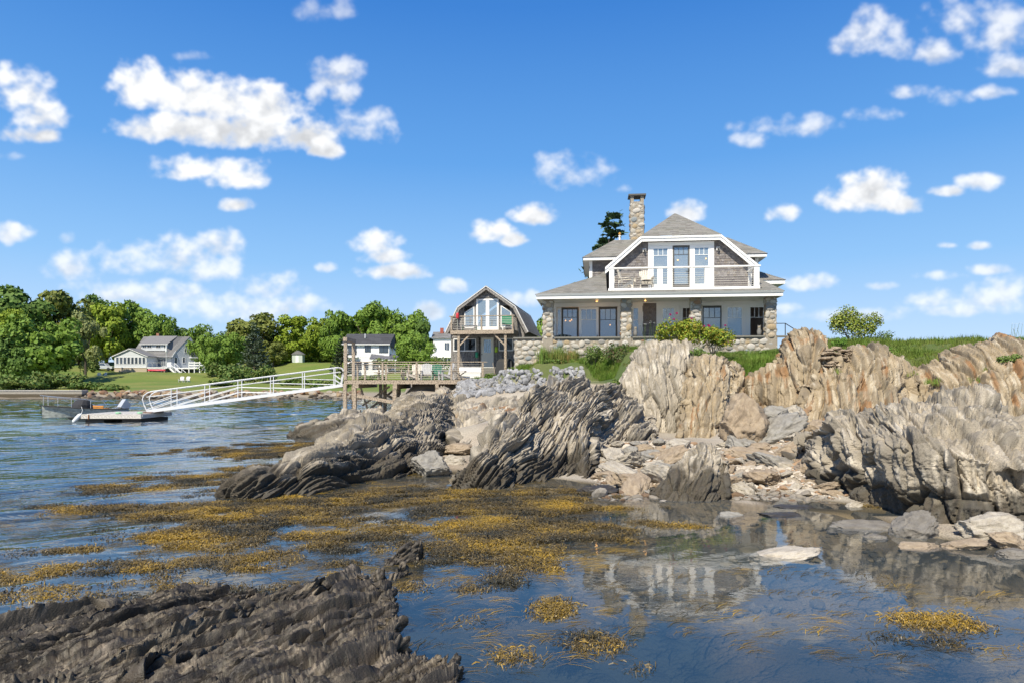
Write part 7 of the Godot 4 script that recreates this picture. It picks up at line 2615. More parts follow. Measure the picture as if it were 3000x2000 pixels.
func far_window(parent: Node, x0: float, x1: float, y0: float, y1: float, z: float, bars: int, frame: Material) -> void:
	var mb := MB.new()
	var b := 0.07
	mb.bx(Vector3(x0 - b, y0 - b, z), Vector3(x0, y1 + b, z + 0.06))
	mb.bx(Vector3(x1, y0 - b, z), Vector3(x1 + b, y1 + b, z + 0.06))
	mb.bx(Vector3(x0, y0 - b, z), Vector3(x1, y0, z + 0.06))
	mb.bx(Vector3(x0, y1, z), Vector3(x1, y1 + b, z + 0.06))
	for i in range(1, bars):
		var x := lerpf(x0, x1, float(i) / bars)
		mb.bx(Vector3(x - 0.03, y0, z), Vector3(x + 0.03, y1, z + 0.05))
	var f := put(mb, "window", frame, parent)
	mb = MB.new()
	mb.quad(Vector3(x0, y0, z + 0.015), Vector3(x1, y0, z + 0.015), Vector3(x1, y1, z + 0.015), Vector3(x0, y1, z + 0.015))
	put(mb, "pane", M.far_glass, f)

func far_buildings() -> void:
	var mb: MB
	M.far_glass = mat(lin(0.05, 0.065, 0.085), 0.06)
	M.far_glass.metallic_specular = 0.9
	var grey := mat(lin(0.52, 0.54, 0.55), 0.7)
	var groof := mat(lin(0.24, 0.235, 0.235), 0.95, M.fine, Vector3(0.8, 0.8, 0.8))
	var white := mat(lin(0.74, 0.74, 0.73), 0.6)
	# ---- grey cottage: porch gable facing the water, main roof behind, decks and stairs
	var D := 150.0
	var s := D / FOCAL
	var o := P(334, 1080, D)
	var c := thing("grey_cottage", "grey cottage across the cove with a row of porch windows and a dormer", "house", Transform3D(Basis(), o))
	# local metres: x to the right of the porch corner, y above its sill line
	mb = MB.new()
	mb.bx(Vector3(0, -1.2, -6), Vector3(7.1, 0.35, 0)); put(mb, "foundation", mat(lin(0.40, 0.33, 0.24), 0.95), c)
	mb = MB.new()
	clap(mb, Transform3D(Basis(), Vector3(0, 0.35, 0)), 7.1, 2.45)
	mb.bx(Vector3(0, 0.35, -6), Vector3(7.1, 2.8, -0.01))
	mb.slab([Vector3(0, 2.8, 0.0), Vector3(7.1, 2.8, 0.0), Vector3(3.4, 4.35, 0.0)], Vector3(0, 0, -6))
	put(mb, "porch_wall", grey, c)
	for i in 8:
		var x0 := 0.42 + i * 0.83
		far_window(c, x0, x0 + 0.55, 1.12, 2.55, 0.02, 1, white)
	mb = MB.new()
	mb.bar(Vector3(-0.45, 2.72, 0.25), Vector3(3.4, 4.42, 0.25), 0.18, 0.1, Vector3.BACK)
	mb.bar(Vector3(3.4, 4.42, 0.25), Vector3(7.45, 2.72, 0.25), 0.18, 0.1, Vector3.BACK)
	mb.bx(Vector3(-0.02, 0.30, 0.03), Vector3(7.12, 0.42, 0.08))
	put(mb, "trim", white, c)
	mb = MB.new()
	mb.hexa([Vector3(-0.5, 2.74, 0.3), Vector3(3.4, 4.46, 0.3), Vector3(3.4, 4.46, -7), Vector3(-0.5, 2.74, -7), Vector3(-0.5, 2.86, 0.3), Vector3(3.4, 4.58, 0.3), Vector3(3.4, 4.58, -7), Vector3(-0.5, 2.86, -7)])
	mb.hexa([Vector3(3.4, 4.46, 0.3), Vector3(7.5, 2.74, 0.3), Vector3(7.5, 2.74, -7), Vector3(3.4, 4.46, -7), Vector3(3.4, 4.58, 0.3), Vector3(7.5, 2.86, 0.3), Vector3(7.5, 2.86, -7), Vector3(3.4, 4.58, -7)])
	put(mb, "porch_roof", groof, c)
	# main house: ridge along x, gable end towards the east
	mb = MB.new()
	mb.bx(Vector3(1.5, -1.0, -14), Vector3(10.4, 2.9, -4.5))
	mb.slab([Vector3(10.4, 2.9, -4.2), Vector3(10.4, 2.9, -14), Vector3(10.4, 7.4, -9.3)], Vector3(-8.5, 0, 0))
	put(mb, "main_wall", grey, c)
	mb = MB.new()
	roofing(mb, Vector3(1.4, 2.75, -3.6), Vector3(10.9, 2.75, -3.6), Vector3(10.9, 7.6, -9.3), Vector3(1.4, 7.6, -9.3), 0.5, 41, 2.0)
	roofing(mb, Vector3(10.9, 2.75, -14.6), Vector3(1.4, 2.75, -14.6), Vector3(1.4, 7.6, -9.3), Vector3(10.9, 7.6, -9.3), 0.5, 42, 2.0)
	put(mb, "main_roof", groof, c)
	mb = MB.new()
	mb.bx(Vector3(3.2, 4.2, -7.0), Vector3(9.0, 5.6, -5.0))
	put(mb, "dormer", grey, c)
	mb = MB.new()
	mb.hexa([Vector3(2.9, 5.62, -4.6), Vector3(9.4, 5.62, -4.6), Vector3(9.4, 7.62, -9.2), Vector3(2.9, 7.62, -9.2), Vector3(2.9, 5.78, -4.6), Vector3(9.4, 5.78, -4.6), Vector3(9.4, 7.76, -9.2), Vector3(2.9, 7.76, -9.2)])
	put(mb, "dormer_roof", groof, c)
	for q in [[3.5, 4.3], [4.6, 5.5], [6.6, 7.5], [8.4, 8.75]]:
		far_window(c, q[0], q[1], 4.85, 5.4, -4.99, 2 if q[1] - q[0] > 0.5 else 1, white)
	mb = MB.new()
	mb.bar(Vector3(10.95, 2.75, -3.55), Vector3(10.95, 7.62, -9.3), 0.05, 0.25)
	mb.bar(Vector3(10.95, 7.62, -9.3), Vector3(10.95, 2.75, -14.6), 0.05, 0.25)
	mb.bx(Vector3(2.9, 5.55, -4.62), Vector3(9.4, 5.66, -4.55))
	put(mb, "main_trim", white, c)
	mb = MB.new()
	mb.bx(Vector3(4.2, 6.6, -10.2), Vector3(4.8, 8.4, -9.6)); put(mb, "chimney", mat(lin(0.30, 0.14, 0.09), 0.9), c)
	# east face in view: gable wall turned to the south-east
	mb = MB.new()
	mb.hexa([Vector3(10.3, -0.6, -4.4), Vector3(14.9, -0.6, -9.3), Vector3(14.2, -0.6, -10), Vector3(9.8, -0.6, -5), Vector3(10.3, 2.9, -4.4), Vector3(14.9, 2.9, -9.3), Vector3(14.2, 2.9, -10), Vector3(9.8, 2.9, -5)])
	mb.hexa([Vector3(10.3, 2.9, -4.4), Vector3(14.9, 2.9, -9.3), Vector3(14.2, 2.9, -10), Vector3(9.8, 2.9, -5), Vector3(13.1, 7.3, -7.3), Vector3(13.3, 7.3, -7.5), Vector3(13.0, 7.3, -7.9), Vector3(12.8, 7.3, -7.7)])
	put(mb, "gable_wall", mat(lin(0.34, 0.37, 0.41), 0.7), c)
	mb = MB.new()
	mb.quad(Vector3(9.4, 2.7, -3.9), Vector3(10.35, 2.85, -4.3), Vector3(13.2, 7.55, -7.3), Vector3(10.6, 7.62, -9.2))
	mb.quad(Vector3(8.8, 5.6, -5.5), Vector3(9.4, 2.7, -3.9), Vector3(10.6, 7.62, -9.2), Vector3(8.8, 7.62, -9.2))
	put(mb, "gable_roof", groof, c)
	var face := Transform3D(Basis(Vector3(0.684, 0, -0.729), Vector3.UP, Vector3(0.729, 0, 0.684)), Vector3(10.3, 0, -4.38))
	var gn := Node3D.new()
	gn.name = "gable_openings"
	gn.transform = face
	c.add_child(gn, true)
	for q in [[0.75, 1.25, 1.35, 2.7], [2.5, 3.0, 1.5, 2.7], [2.9, 3.3, 3.9, 4.7], [4.3, 5.0, 2.95, 5.1]]:
		far_window(gn, q[0], q[1], q[2], q[3], 0.02, 1, white)
	mb = MB.new()
	mb.bx(Vector3(4.0, 2.65, 0.0), Vector3(6.0, 2.85, 1.2))
	put(mb, "small_balcony", white, gn)
	mb = MB.new()
	for i in 7:
		mb.bx(Vector3(4.02 + i * 0.32, 2.85, 1.12), Vector3(4.07 + i * 0.32, 3.85, 1.17))
	mb.bx(Vector3(4.0, 3.85, 1.1), Vector3(6.0, 3.92, 1.2))
	put(mb, "balcony_railing", mat(lin(0.25, 0.26, 0.28), 0.6), gn)
	# deck, stairs
	mb = MB.new()
	mb.bx(Vector3(7.15, 0.15, -4.4), Vector3(11.6, 0.40, 0.0)); put(mb, "deck_floor", white, c)
	mb = MB.new()
	for i in 5:
		mb.bx(Vector3(7.2 + i * 1.05, 0.4, -0.08), Vector3(7.27 + i * 1.05, 1.4, -0.02))
	mb.bx(Vector3(7.2, 1.36, -0.1), Vector3(11.5, 1.42, 0.0))
	put(mb, "deck_railing", mat(lin(0.34, 0.34, 0.33), 0.6), c)
	far_window(c, 7.4, 9.1, 0.75, 2.35, -4.35, 4, white)
	mb = MB.new()
	mb.bx(Vector3(10.8, 0.1, -9.5), Vector3(16.2, 0.36, -3.6)); put(mb, "side_deck", white, c)
	mb = MB.new()
	mb.bar(Vector3(11.5, 0.35, -0.9), Vector3(14.6, -1.75, 0.6), 0.08, 0.35)
	mb.bar(Vector3(12.4, 0.35, -1.6), Vector3(15.7, -1.75, 0.0), 0.08, 0.35)
	put(mb, "stair_stringer", white, c)
	for i in 9:
		var t := (i + 0.5) / 9.0
		mb = MB.new()
		mb.bar(Vector3(11.5, 0.4, -0.9).lerp(Vector3(14.6, -1.7, 0.6), t), Vector3(12.4, 0.4, -1.6).lerp(Vector3(15.7, -1.7, 0.0), t), 0.3, 0.05)
		put(mb, "stair_tread", white, c)
	mb = MB.new()
	mb.bar(Vector3(11.5, 1.35, -0.9), Vector3(14.6, -0.75, 0.6), 0.08, 0.08)
	mb.bar(Vector3(12.4, 1.35, -1.6), Vector3(15.7, -0.75, 0.0), 0.08, 0.08)
	for t in [0.0, 0.33, 0.66, 1.0]:
		var p0 := Vector3(11.5, 0.35, -0.9).lerp(Vector3(14.6, -1.75, 0.6), t)
		var p1 := Vector3(12.4, 0.35, -1.6).lerp(Vector3(15.7, -1.75, 0.0), t)
		mb.bx(p0 - Vector3(0.04, 0.1, 0.04), p0 + Vector3(0.04, 1.0, 0.04))
		mb.bx(p1 - Vector3(0.04, 0.1, 0.04), p1 + Vector3(0.04, 1.0, 0.04))
	put(mb, "stair_railing", white, c)
	mb = MB.new()
	for q in [Vector3(10.9, -1.5, -0.2), Vector3(15.9, -1.5, -3.7), Vector3(14.6, -1.5, -3.7), Vector3(7.5, -1.5, -0.2)]:
		mb.bx(q - Vector3(0.09, 0, 0.09), q + Vector3(0.09, 1.65, 0.09))
	put(mb, "deck_post", M.wood, c)
	mb = MB.new()
	mb.bx(Vector3(12.5, -0.2, -16), Vector3(18.6, 3.4, -9.6)); put(mb, "rear_wing", mat(lin(0.55, 0.60, 0.60), 0.7), c)
	mb = MB.new()
	mb.hexa([Vector3(12.4, 3.4, -9.4), Vector3(18.9, 2.9, -9.4), Vector3(18.9, 2.9, -16), Vector3(12.4, 3.4, -16), Vector3(12.4, 3.7, -9.4), Vector3(18.9, 3.1, -9.4), Vector3(18.9, 3.1, -16), Vector3(12.4, 3.7, -16)])
	put(mb, "rear_wing_roof", mat(lin(0.5, 0.55, 0.55), 0.7), c)
	far_window(c, 16.6, 17.6, 0.8, 2.6, -9.58, 2, white)
	# white fence ramp beside it
	var fn := thing("white_fence", "white post and rail landing beside the grey cottage", "fence", Transform3D(Basis(), P(553, 1084, 148)))
	for i in 4:
		mb = MB.new(); mb.bx(Vector3(i * 1.15 - 0.08, -1.2, -0.08), Vector3(i * 1.15 + 0.08, 1.9, 0.08)); put(mb, "post", white, fn)
	for y in [0.55, 1.1, 1.65]:
		mb = MB.new(); mb.bx(Vector3(0, y - 0.12, 0.09), Vector3(3.45, y + 0.1, 0.14)); put(mb, "rail", white, fn)
	mb = MB.new(); mb.bar(Vector3(2.3, -0.9, 0.3), Vector3(3.6, 1.0, 0.3), 0.1, 0.12); put(mb, "handrail", white, fn)
	# canoe on stands, boat under the deck
	var cn := thing("red_canoe", "red and white canoe lying upside down under the cottage deck", "canoe", Transform3D(Basis(), P(458, 1085, 147)))
	mb = MB.new()
	var cm := MB.new()
	for i in 12:
		var z0 := -1.9 + i * 3.8 / 12
		var z1 := -1.9 + (i + 1) * 3.8 / 12
		var w0 := 0.42 * sqrt(maxf(0.0, 1.0 - pow(z0 / 1.95, 2.0)))
		var w1 := 0.42 * sqrt(maxf(0.0, 1.0 - pow(z1 / 1.95, 2.0)))
		for k in 6:
			var a0 := PI * k / 6
			var a1 := PI * (k + 1) / 6
			var tgt := mb if k in [0, 1, 4, 5] else cm
			tgt.quad(Vector3(z0, sin(a0) * 0.36, cos(a0) * w0), Vector3(z1, sin(a0) * 0.36, cos(a0) * w1), Vector3(z1, sin(a1) * 0.36, cos(a1) * w1), Vector3(z0, sin(a1) * 0.36, cos(a1) * w0))
	put(mb, "hull_side", mat(lin(0.45, 0.03, 0.05), 0.4), cn)
	put(cm, "hull_bottom", mat(lin(0.66, 0.6, 0.55), 0.5), cn)
	for x in [-1.0, 1.0]:
		mb = MB.new(); mb.bar(Vector3(x - 0.2, -1.0, 0.1), Vector3(x, 0.0, 0), 0.06, 0.06); mb.bar(Vector3(x + 0.2, -1.0, 0.1), Vector3(x, 0.0, 0), 0.06, 0.06); put(mb, "trestle", white, cn)
	# furled parasol on the deck, flag pole
	var pz := thing("furled_parasol", "furled white parasol on the cottage deck", "parasol", Transform3D(Basis(), P(486, 1062, 148)))
	mb = MB.new(); mb.lathe(Transform3D(), [Vector2(0.04, 0.0), Vector2(0.04, 2.2), Vector2(0.17, 2.25), Vector2(0.2, 2.6), Vector2(0.1, 3.6), Vector2(0.02, 4.1)], 8); put(mb, "canopy", white, pz)
	mb = MB.new(); mb.tube([Vector3(0, -0.6, 0), Vector3(0, 2.2, 0)], 0.035, 6); put(mb, "pole", M.metal, pz)
	# white lawn chairs
	var lc := adirondack("lawn_chair", "white lawn chair beside its twin below the cottage stairs, on the porch side", lin(0.78, 0.78, 0.77), false, "white chairs on the far lawn")
	for q in [[530, 1119, 125, 5, 0], [547, 1119, 125, -4, 1], [288, 1106, 143, 20, 2], [304, 1106, 143, -8, 3]]:
		var p := P(q[0], q[1], q[2])
		p.y = far_y(p.x, p.z)
		var lab: String = ["", "white lawn chair beside its twin below the cottage stairs, on the side of the gangway", "white lawn chair under the trees, of the pair the one beside the truck", "white lawn chair under the trees, of the pair the one beside the cottage porch"][q[4]]
		if q[4] == 0:
			lc.transform = yaw(p.x, p.y, p.z, q[3], 1.08)
		else:
			copy_of(lc, "lawn_chair", lab, yaw(p.x, p.y, p.z, q[3], 1.08))
	# parked pickup
	var tp := P(303, 1073, 160)
	var tk := thing("pickup_truck", "silver pickup truck parked beside the grey cottage", "truck", Transform3D(Basis(), Vector3(tp.x, far_y(tp.x, tp.z), tp.z)))
	var silver := mat(lin(0.42, 0.44, 0.46), 0.35)
	mb = MB.new()
	mb.slab([Vector3(-2.5, 0.45, 0.85), Vector3(2.4, 0.45, 0.85), Vector3(2.45, 0.95, 0.85), Vector3(1.2, 1.05, 0.85), Vector3(-2.5, 1.1, 0.85)], Vector3(0, 0, -1.7))
	put(mb, "body", silver, tk)
	mb = MB.new()
	mb.slab([Vector3(-0.9, 1.06, 0.75), Vector3(1.15, 1.05, 0.75), Vector3(0.5, 1.72, 0.65), Vector3(-0.75, 1.75, 0.65)], Vector3(0, 0, -1.4))
	var cab := put(mb, "cab", silver, tk)
	mb = MB.new()
	mb.quad(Vector3(-0.75, 1.15, 0.752), Vector3(0.9, 1.15, 0.752), Vector3(0.42, 1.62, 0.69), Vector3(-0.65, 1.64, 0.69)); put(mb, "side_window", M.far_glass, cab)
	for x in [-1.6, 1.55]:
		for z in [0.8, -0.8]:
			mb = MB.new(); mb.lathe(Transform3D(Basis(Vector3.RIGHT, PI / 2), Vector3(x, 0.38, z)), [Vector2(0.0, -0.1), Vector2(0.36, -0.1), Vector2(0.38, 0.0), Vector2(0.36, 0.1), Vector2(0.0, 0.1)], 14); put(mb, "wheel", M.black, tk)
	# ---- white two-storey house
	var wd := 140.0
	var wp := P(1006, 1112, wd)
	var h := thing("white_house", "white two-storey house with a dark roof across the cove behind the deck", "house", Transform3D(Basis(), Vector3(wp.x, 0, wp.z)))
	# px offsets at 14.3 pixels a metre
	var k := 14.286
	var Y := 2.3
	mb = MB.new()
	clap(mb, Transform3D(Basis(), Vector3(0, Y + (1112 - 1046) / k, 0)), (1140 - 1006) / k, (1046 - 1008) / k)
	mb.bx(Vector3(0, Y - 1.5, -8), Vector3((1140 - 1006) / k, Y + (1112 - 1008) / k, -0.02))
	put(mb, "wall", white, h)
	mb = MB.new()
	roofing(mb, Vector3(-0.3, Y + 7.25, 0.5), Vector3(9.6, Y + 7.25, 0.5), Vector3(9.8, Y + 9.6, -4.2), Vector3(-0.3, Y + 9.6, -4.2), 0.5, 51, 1.5)
	roofing(mb, Vector3(9.6, Y + 7.25, -8.8), Vector3(-0.3, Y + 7.25, -8.8), Vector3(-0.3, Y + 9.6, -4.2), Vector3(9.8, Y + 9.6, -4.2), 0.5, 52, 1.5)
	mb.tri(Vector3(9.5, Y + 7.2, 0.2), Vector3(9.9, Y + 6.0, -4.5), Vector3(9.8, Y + 9.6, -4.2))
	put(mb, "roof", mat(lin(0.085, 0.085, 0.095), 0.95, M.fine, Vector3(0.8, 0.8, 0.8)), h)
	mb = MB.new()
	mb.bx(Vector3(-0.3, Y + 7.12, 0.45), Vector3(9.6, Y + 7.3, 0.56)); put(mb, "eave_trim", white, h)
	far_window(h, 1.0, 2.6, Y + 5.2, Y + 7.0, 0.03, 2, M.black)
	far_window(h, 4.45, 5.55, Y + 5.75, Y + 6.95, 0.03, 2, M.black)
	far_window(h, 7.4, 9.1, Y + 5.6, Y + 6.95, 0.03, 2, M.black)
	mb = MB.new()
	mb.bx(Vector3(0.7, Y + 4.55, 0.0), Vector3(3.1, Y + 4.75, 1.2)); put(mb, "balcony_floor", white, h)
	mb = MB.new()
	for i in 9:
		mb.bx(Vector3(0.72 + i * 0.29, Y + 4.75, 1.14), Vector3(0.76 + i * 0.29, Y + 5.6, 1.18))
	mb.bx(Vector3(0.7, Y + 5.6, 1.1), Vector3(3.1, Y + 5.68, 1.2)); put(mb, "balcony_railing", M.lead, h)
	# porch wing with its metal roof
	mb = MB.new()
	mb.hexa([Vector3(5.7, Y + 4.2, 1.8), Vector3(11.3, Y + 4.2, 1.8), Vector3(11.3, Y + 5.1, -1), Vector3(5.7, Y + 5.3, -0.3), Vector3(5.7, Y + 4.35, 1.8), Vector3(11.3, Y + 4.35, 1.8), Vector3(11.3, Y + 5.2, -1), Vector3(5.7, Y + 5.55, -0.3)])
	put(mb, "porch_roof", mat(lin(0.10, 0.10, 0.12), 0.5), h)
	mb = MB.new(); mb.bx(Vector3(5.8, Y + 3.95, 1.6), Vector3(11.2, Y + 4.2, 1.75)); put(mb, "porch_beam", white, h)
	for x in [6.0, 7.7, 9.3, 10.9]:
		mb = MB.new(); mb.bx(Vector3(x - 0.13, Y + 0.5, 1.5), Vector3(x + 0.13, Y + 3.95, 1.75)); put(mb, "porch_post", white, h)
	far_window(h, 6.25, 7.5, Y + 1.3, Y + 3.8, 1.0, 2, white)
	far_window(h, 8.0, 9.1, Y + 1.3, Y + 3.8, 1.0, 2, white)
	far_window(h, 4.2, 5.1, Y + 1.6, Y + 3.7, 0.03, 1, white)
	far_window(h, 0.9, 3.6, Y + 1.6, Y + 3.75, 0.03, 3, M.lead)
	mb = MB.new(); clap(mb, Transform3D(Basis(), Vector3(1.0, Y + 0.0, 3.0)), 8.0, 2.0); mb.bx(Vector3(1.0, Y - 1, 2.5), Vector3(9.0, Y + 2.0, 2.99)); put(mb, "terrace_wall", white, h)
	mb = MB.new()
	for i in 20:
		mb.bx(Vector3(1.0 + i * 0.42, Y + 2.0, 2.9), Vector3(1.05 + i * 0.42, Y + 2.9, 2.95))
	mb.bx(Vector3(1.0, Y + 2.9, 2.88), Vector3(9.1, Y + 2.98, 2.97)); put(mb, "terrace_railing", M.lead, h)
	mb = MB.new(); mb.tube([Vector3(4.0, Y + 8.6, -2.0), Vector3(4.0, Y + 9.5, -2.0)], 0.09, 6); put(mb, "roof_vent", white, h)
	var um := thing("patio_umbrella", "small white patio umbrella in front of the white house", "umbrella", Transform3D(Basis(), Vector3(wp.x + 2.2, Y + 2.0, wp.z + 3.6)))
	mb = MB.new(); mb.lathe(Transform3D(), [Vector2(1.25, 1.15), Vector2(0.7, 1.6), Vector2(0.02, 1.95)], 10); put(mb, "canopy", white, um)
	mb = MB.new(); mb.tube([Vector3(0, -1.2, 0), Vector3(0, 1.9, 0)], 0.04, 6); put(mb, "pole", M.wood, um)
	# ---- house with the red chimney behind the barn
	var rp := P(1265, 1112, 165.0)
	var rh := thing("chimney_house", "white house with a red brick chimney half hidden behind the barn", "house", Transform3D(Basis(), Vector3(rp.x, 0, rp.z)))
	mb = MB.new(); mb.bx(Vector3(0.3, 3.0, -8), Vector3(10, 2.3 + (1112 - 991) / 12.12, 0)); put(mb, "wall", white, rh)
	mb = MB.new()
	roofing(mb, Vector3(-0.1, 12.25, 0.5), Vector3(10.5, 12.25, 0.5), Vector3(10.5, 14.1, -4), Vector3(-0.1, 14.1, -4), 0.5, 61, 1.5)
	put(mb, "roof", groof, rh)
	mb = MB.new(); mb.bx(Vector3(1.7, 12.6, -3.6), Vector3(2.5, 15.0, -2.9)); put(mb, "chimney", mat(lin(0.32, 0.09, 0.06), 0.9), rh)
	far_window(rh, 3.1, 4.2, 9.4, 11.2, 0.03, 2, white)
	mb = MB.new()
	mb.slab([Vector3(0, 3.0, 2.5), Vector3(6, 3.0, 2.5), Vector3(6, 8.4, 2.5), Vector3(3.0, 9.6, 2.5), Vector3(0, 8.3, 2.5)], Vector3(0, 0, -2.4)); put(mb, "porch", white, rh)
	far_window(rh, 1.0, 2.2, 6.0, 7.6, 2.53, 2, white)
	far_window(rh, 3.2, 4.8, 5.6, 7.6, 2.53, 2, white)
	# ---- little shed, roof in the trees, utility poles
	var sp := P(870, 1062, 172.0)
	var sh := thing("garden_shed", "small pale garden shed under the trees across the cove", "shed", Transform3D(Basis(), Vector3(sp.x, far_y(sp.x, sp.z), sp.z)))
	mb = MB.new(); mb.bx(Vector3(-1.3, -0.5, -2), Vector3(1.3, 2.1, 0)); put(mb, "wall", mat(lin(0.45, 0.50, 0.44), 0.8), sh)
	mb = MB.new(); mb.slab([Vector3(-1.5, 2.0, 0.2), Vector3(1.5, 2.0, 0.2), Vector3(0, 3.0, 0.2)], Vector3(0, 0, -2.4)); put(mb, "roof", groof, sh)
	mb = MB.new(); mb.bx(Vector3(-0.4, -0.3, 0.005), Vector3(0.4, 1.7, 0.04)); put(mb, "door", white, sh)
	var gp := P(552, 1010, 185.0)
	var gh := thing("green_roof_house", "pale green roof of a house among the trees behind the cottage", "house", Transform3D(Basis(), gp))
	mb = MB.new(); mb.hexa([Vector3(-5, -3, 3), Vector3(4, -3, 3), Vector3(4, -0.2, -2), Vector3(-5, -0.2, -2), Vector3(-5, -2.8, 3), Vector3(4, -2.8, 3), Vector3(4, 0.1, -2), Vector3(-5, 0.1, -2)]); put(mb, "roof", mat(lin(0.20, 0.25, 0.19), 0.9), gh)
	mb = MB.new(); mb.bx(Vector3(-4.8, -7, -6), Vector3(3.8, -3, 2.6)); put(mb, "wall", white, gh)
	for q in [[596, 968, 175, "grey utility pole rising among the trees behind the cottage"], [1231, 985, 150, "grey utility pole beside the light bushy tree"]]:
		var p := P(q[0], q[1], q[2])
		var up := thing("utility_pole", q[3], "pole", Transform3D(Basis(), Vector3(p.x, far_y(p.x, p.z), p.z)), "utility poles")
		mb = MB.new(); mb.tube([Vector3.ZERO, Vector3(0, p.y - far_y(p.x, p.z), 0)], 0.16, 7, 0.11); put(mb, "shaft", mat(lin(0.4, 0.37, 0.33), 0.9), up)
		mb = MB.new(); mb.bx(Vector3(-1.3, p.y - far_y(p.x, p.z) - 0.5, -0.08), Vector3(1.3, p.y - far_y(p.x, p.z) - 0.35, 0.08)); put(mb, "cross_arm", mat(lin(0.4, 0.37, 0.33), 0.9), up)


# ================================================================ grass and plants on the point
func tuft(sd: int, blades: int, h: float, spread: float) -> ArrayMesh:
	var r := RandomNumberGenerator.new()
	r.seed = sd
	var mb := MB.new()
	for i in blades:
		var a := r.randf() * TAU
		var p := Vector3(r.randfn(0, spread), -0.01, r.randfn(0, spread))
		var hh := h * r.randf_range(0.5, 1.15)
		var lean := Vector3(cos(a), 0, sin(a)) * hh * r.randf_range(0.1, 0.6)
		var s := Vector3(-sin(a), 0, cos(a)) * r.randf_range(0.005, 0.009)
		mb.col = Color(1, 1, 1) * r.randf_range(0.7, 1.3)
		var m := p + lean * 0.4 + Vector3(0, hh * 0.6, 0)
		mb.quad(p - s, p + s, m + s * 0.8, m - s * 0.8)
		mb.tri(m - s * 0.8, m + s * 0.8, p + lean + Vector3(0, hh, 0))
	return mb.mesh(null)

# scatter over the ground inside a quadrilateral of survey points
func grass(label: String, kinds: Array, quad: Array, n: int, cols: Array, sd: int, smin: float, smax: float) -> void:
	var r := RandomNumberGenerator.new()
	r.seed = sd
	var lists := []
	for k in kinds:
		lists.append([])
	var pn := noise(0.8, sd, 3)
	for i in n:
		var u := r.randf()
		var v := r.randf()
		var p: Vector3 = quad[0].lerp(quad[1], u).lerp(quad[3].lerp(quad[2], u), v)
		var t := pn.get_noise_2d(p.x, p.z)
		if t + r.randf() * 0.5 < -0.15:
			continue
		var y := ground_at(p.x, p.z)
		var s := r.randf_range(smin, smax) * (1.0 + t * 0.7)
		lists[r.randi() % kinds.size()].append([Transform3D(Basis(Vector3.UP, r.randf() * TAU).scaled(Vector3(s, s, s)), Vector3(p.x, y, p.z)), cols[r.randi() % cols.size()].lerp(cols[0], clampf(0.5 + t, 0, 1))])
	for k in kinds.size():
		many("grass", kinds[k], leaf_mats.white, lists[k], label, "grass")

# stalks with flat white flower heads
func umbels(label: String, at: Vector3, n: int, spread: float, h: float, sd: int) -> void:
	var r := RandomNumberGenerator.new()
	r.seed = sd
	var o := thing("wild_flower", label, "flower", Transform3D(Basis(), at), "wild white flowers")
	for i in n:
		var p := Vector3(r.randfn(0, spread), 0, r.randfn(0, spread * 0.5))
		var top := p + Vector3(r.randfn(0, 0.08), h * r.randf_range(0.65, 1.1), r.randfn(0, 0.05))
		var mb := MB.new()
		mb.col = Color(0.12, 0.18, 0.05)
		mb.tube([p + Vector3(0, -0.2, 0), p.lerp(top, 0.5) + Vector3(0.02, 0, 0), top], 0.008, 4, 0.004)
		put(mb, "stem", tone_white(), o)
		mb = MB.new()
		mb.col = Color(0.66, 0.66, 0.58)
		for k in 14:
			var c := top + Vector3(r.randfn(0, 0.028), r.randfn(0, 0.006), r.randfn(0, 0.028))
			mb.quad(c + Vector3(-0.014, 0.004, 0.012), c + Vector3(0.014, 0, 0.012), c + Vector3(0.014, 0.006, -0.012), c + Vector3(-0.014, 0.008, -0.012))
		put(mb, "flower_head", tone_white(), o)

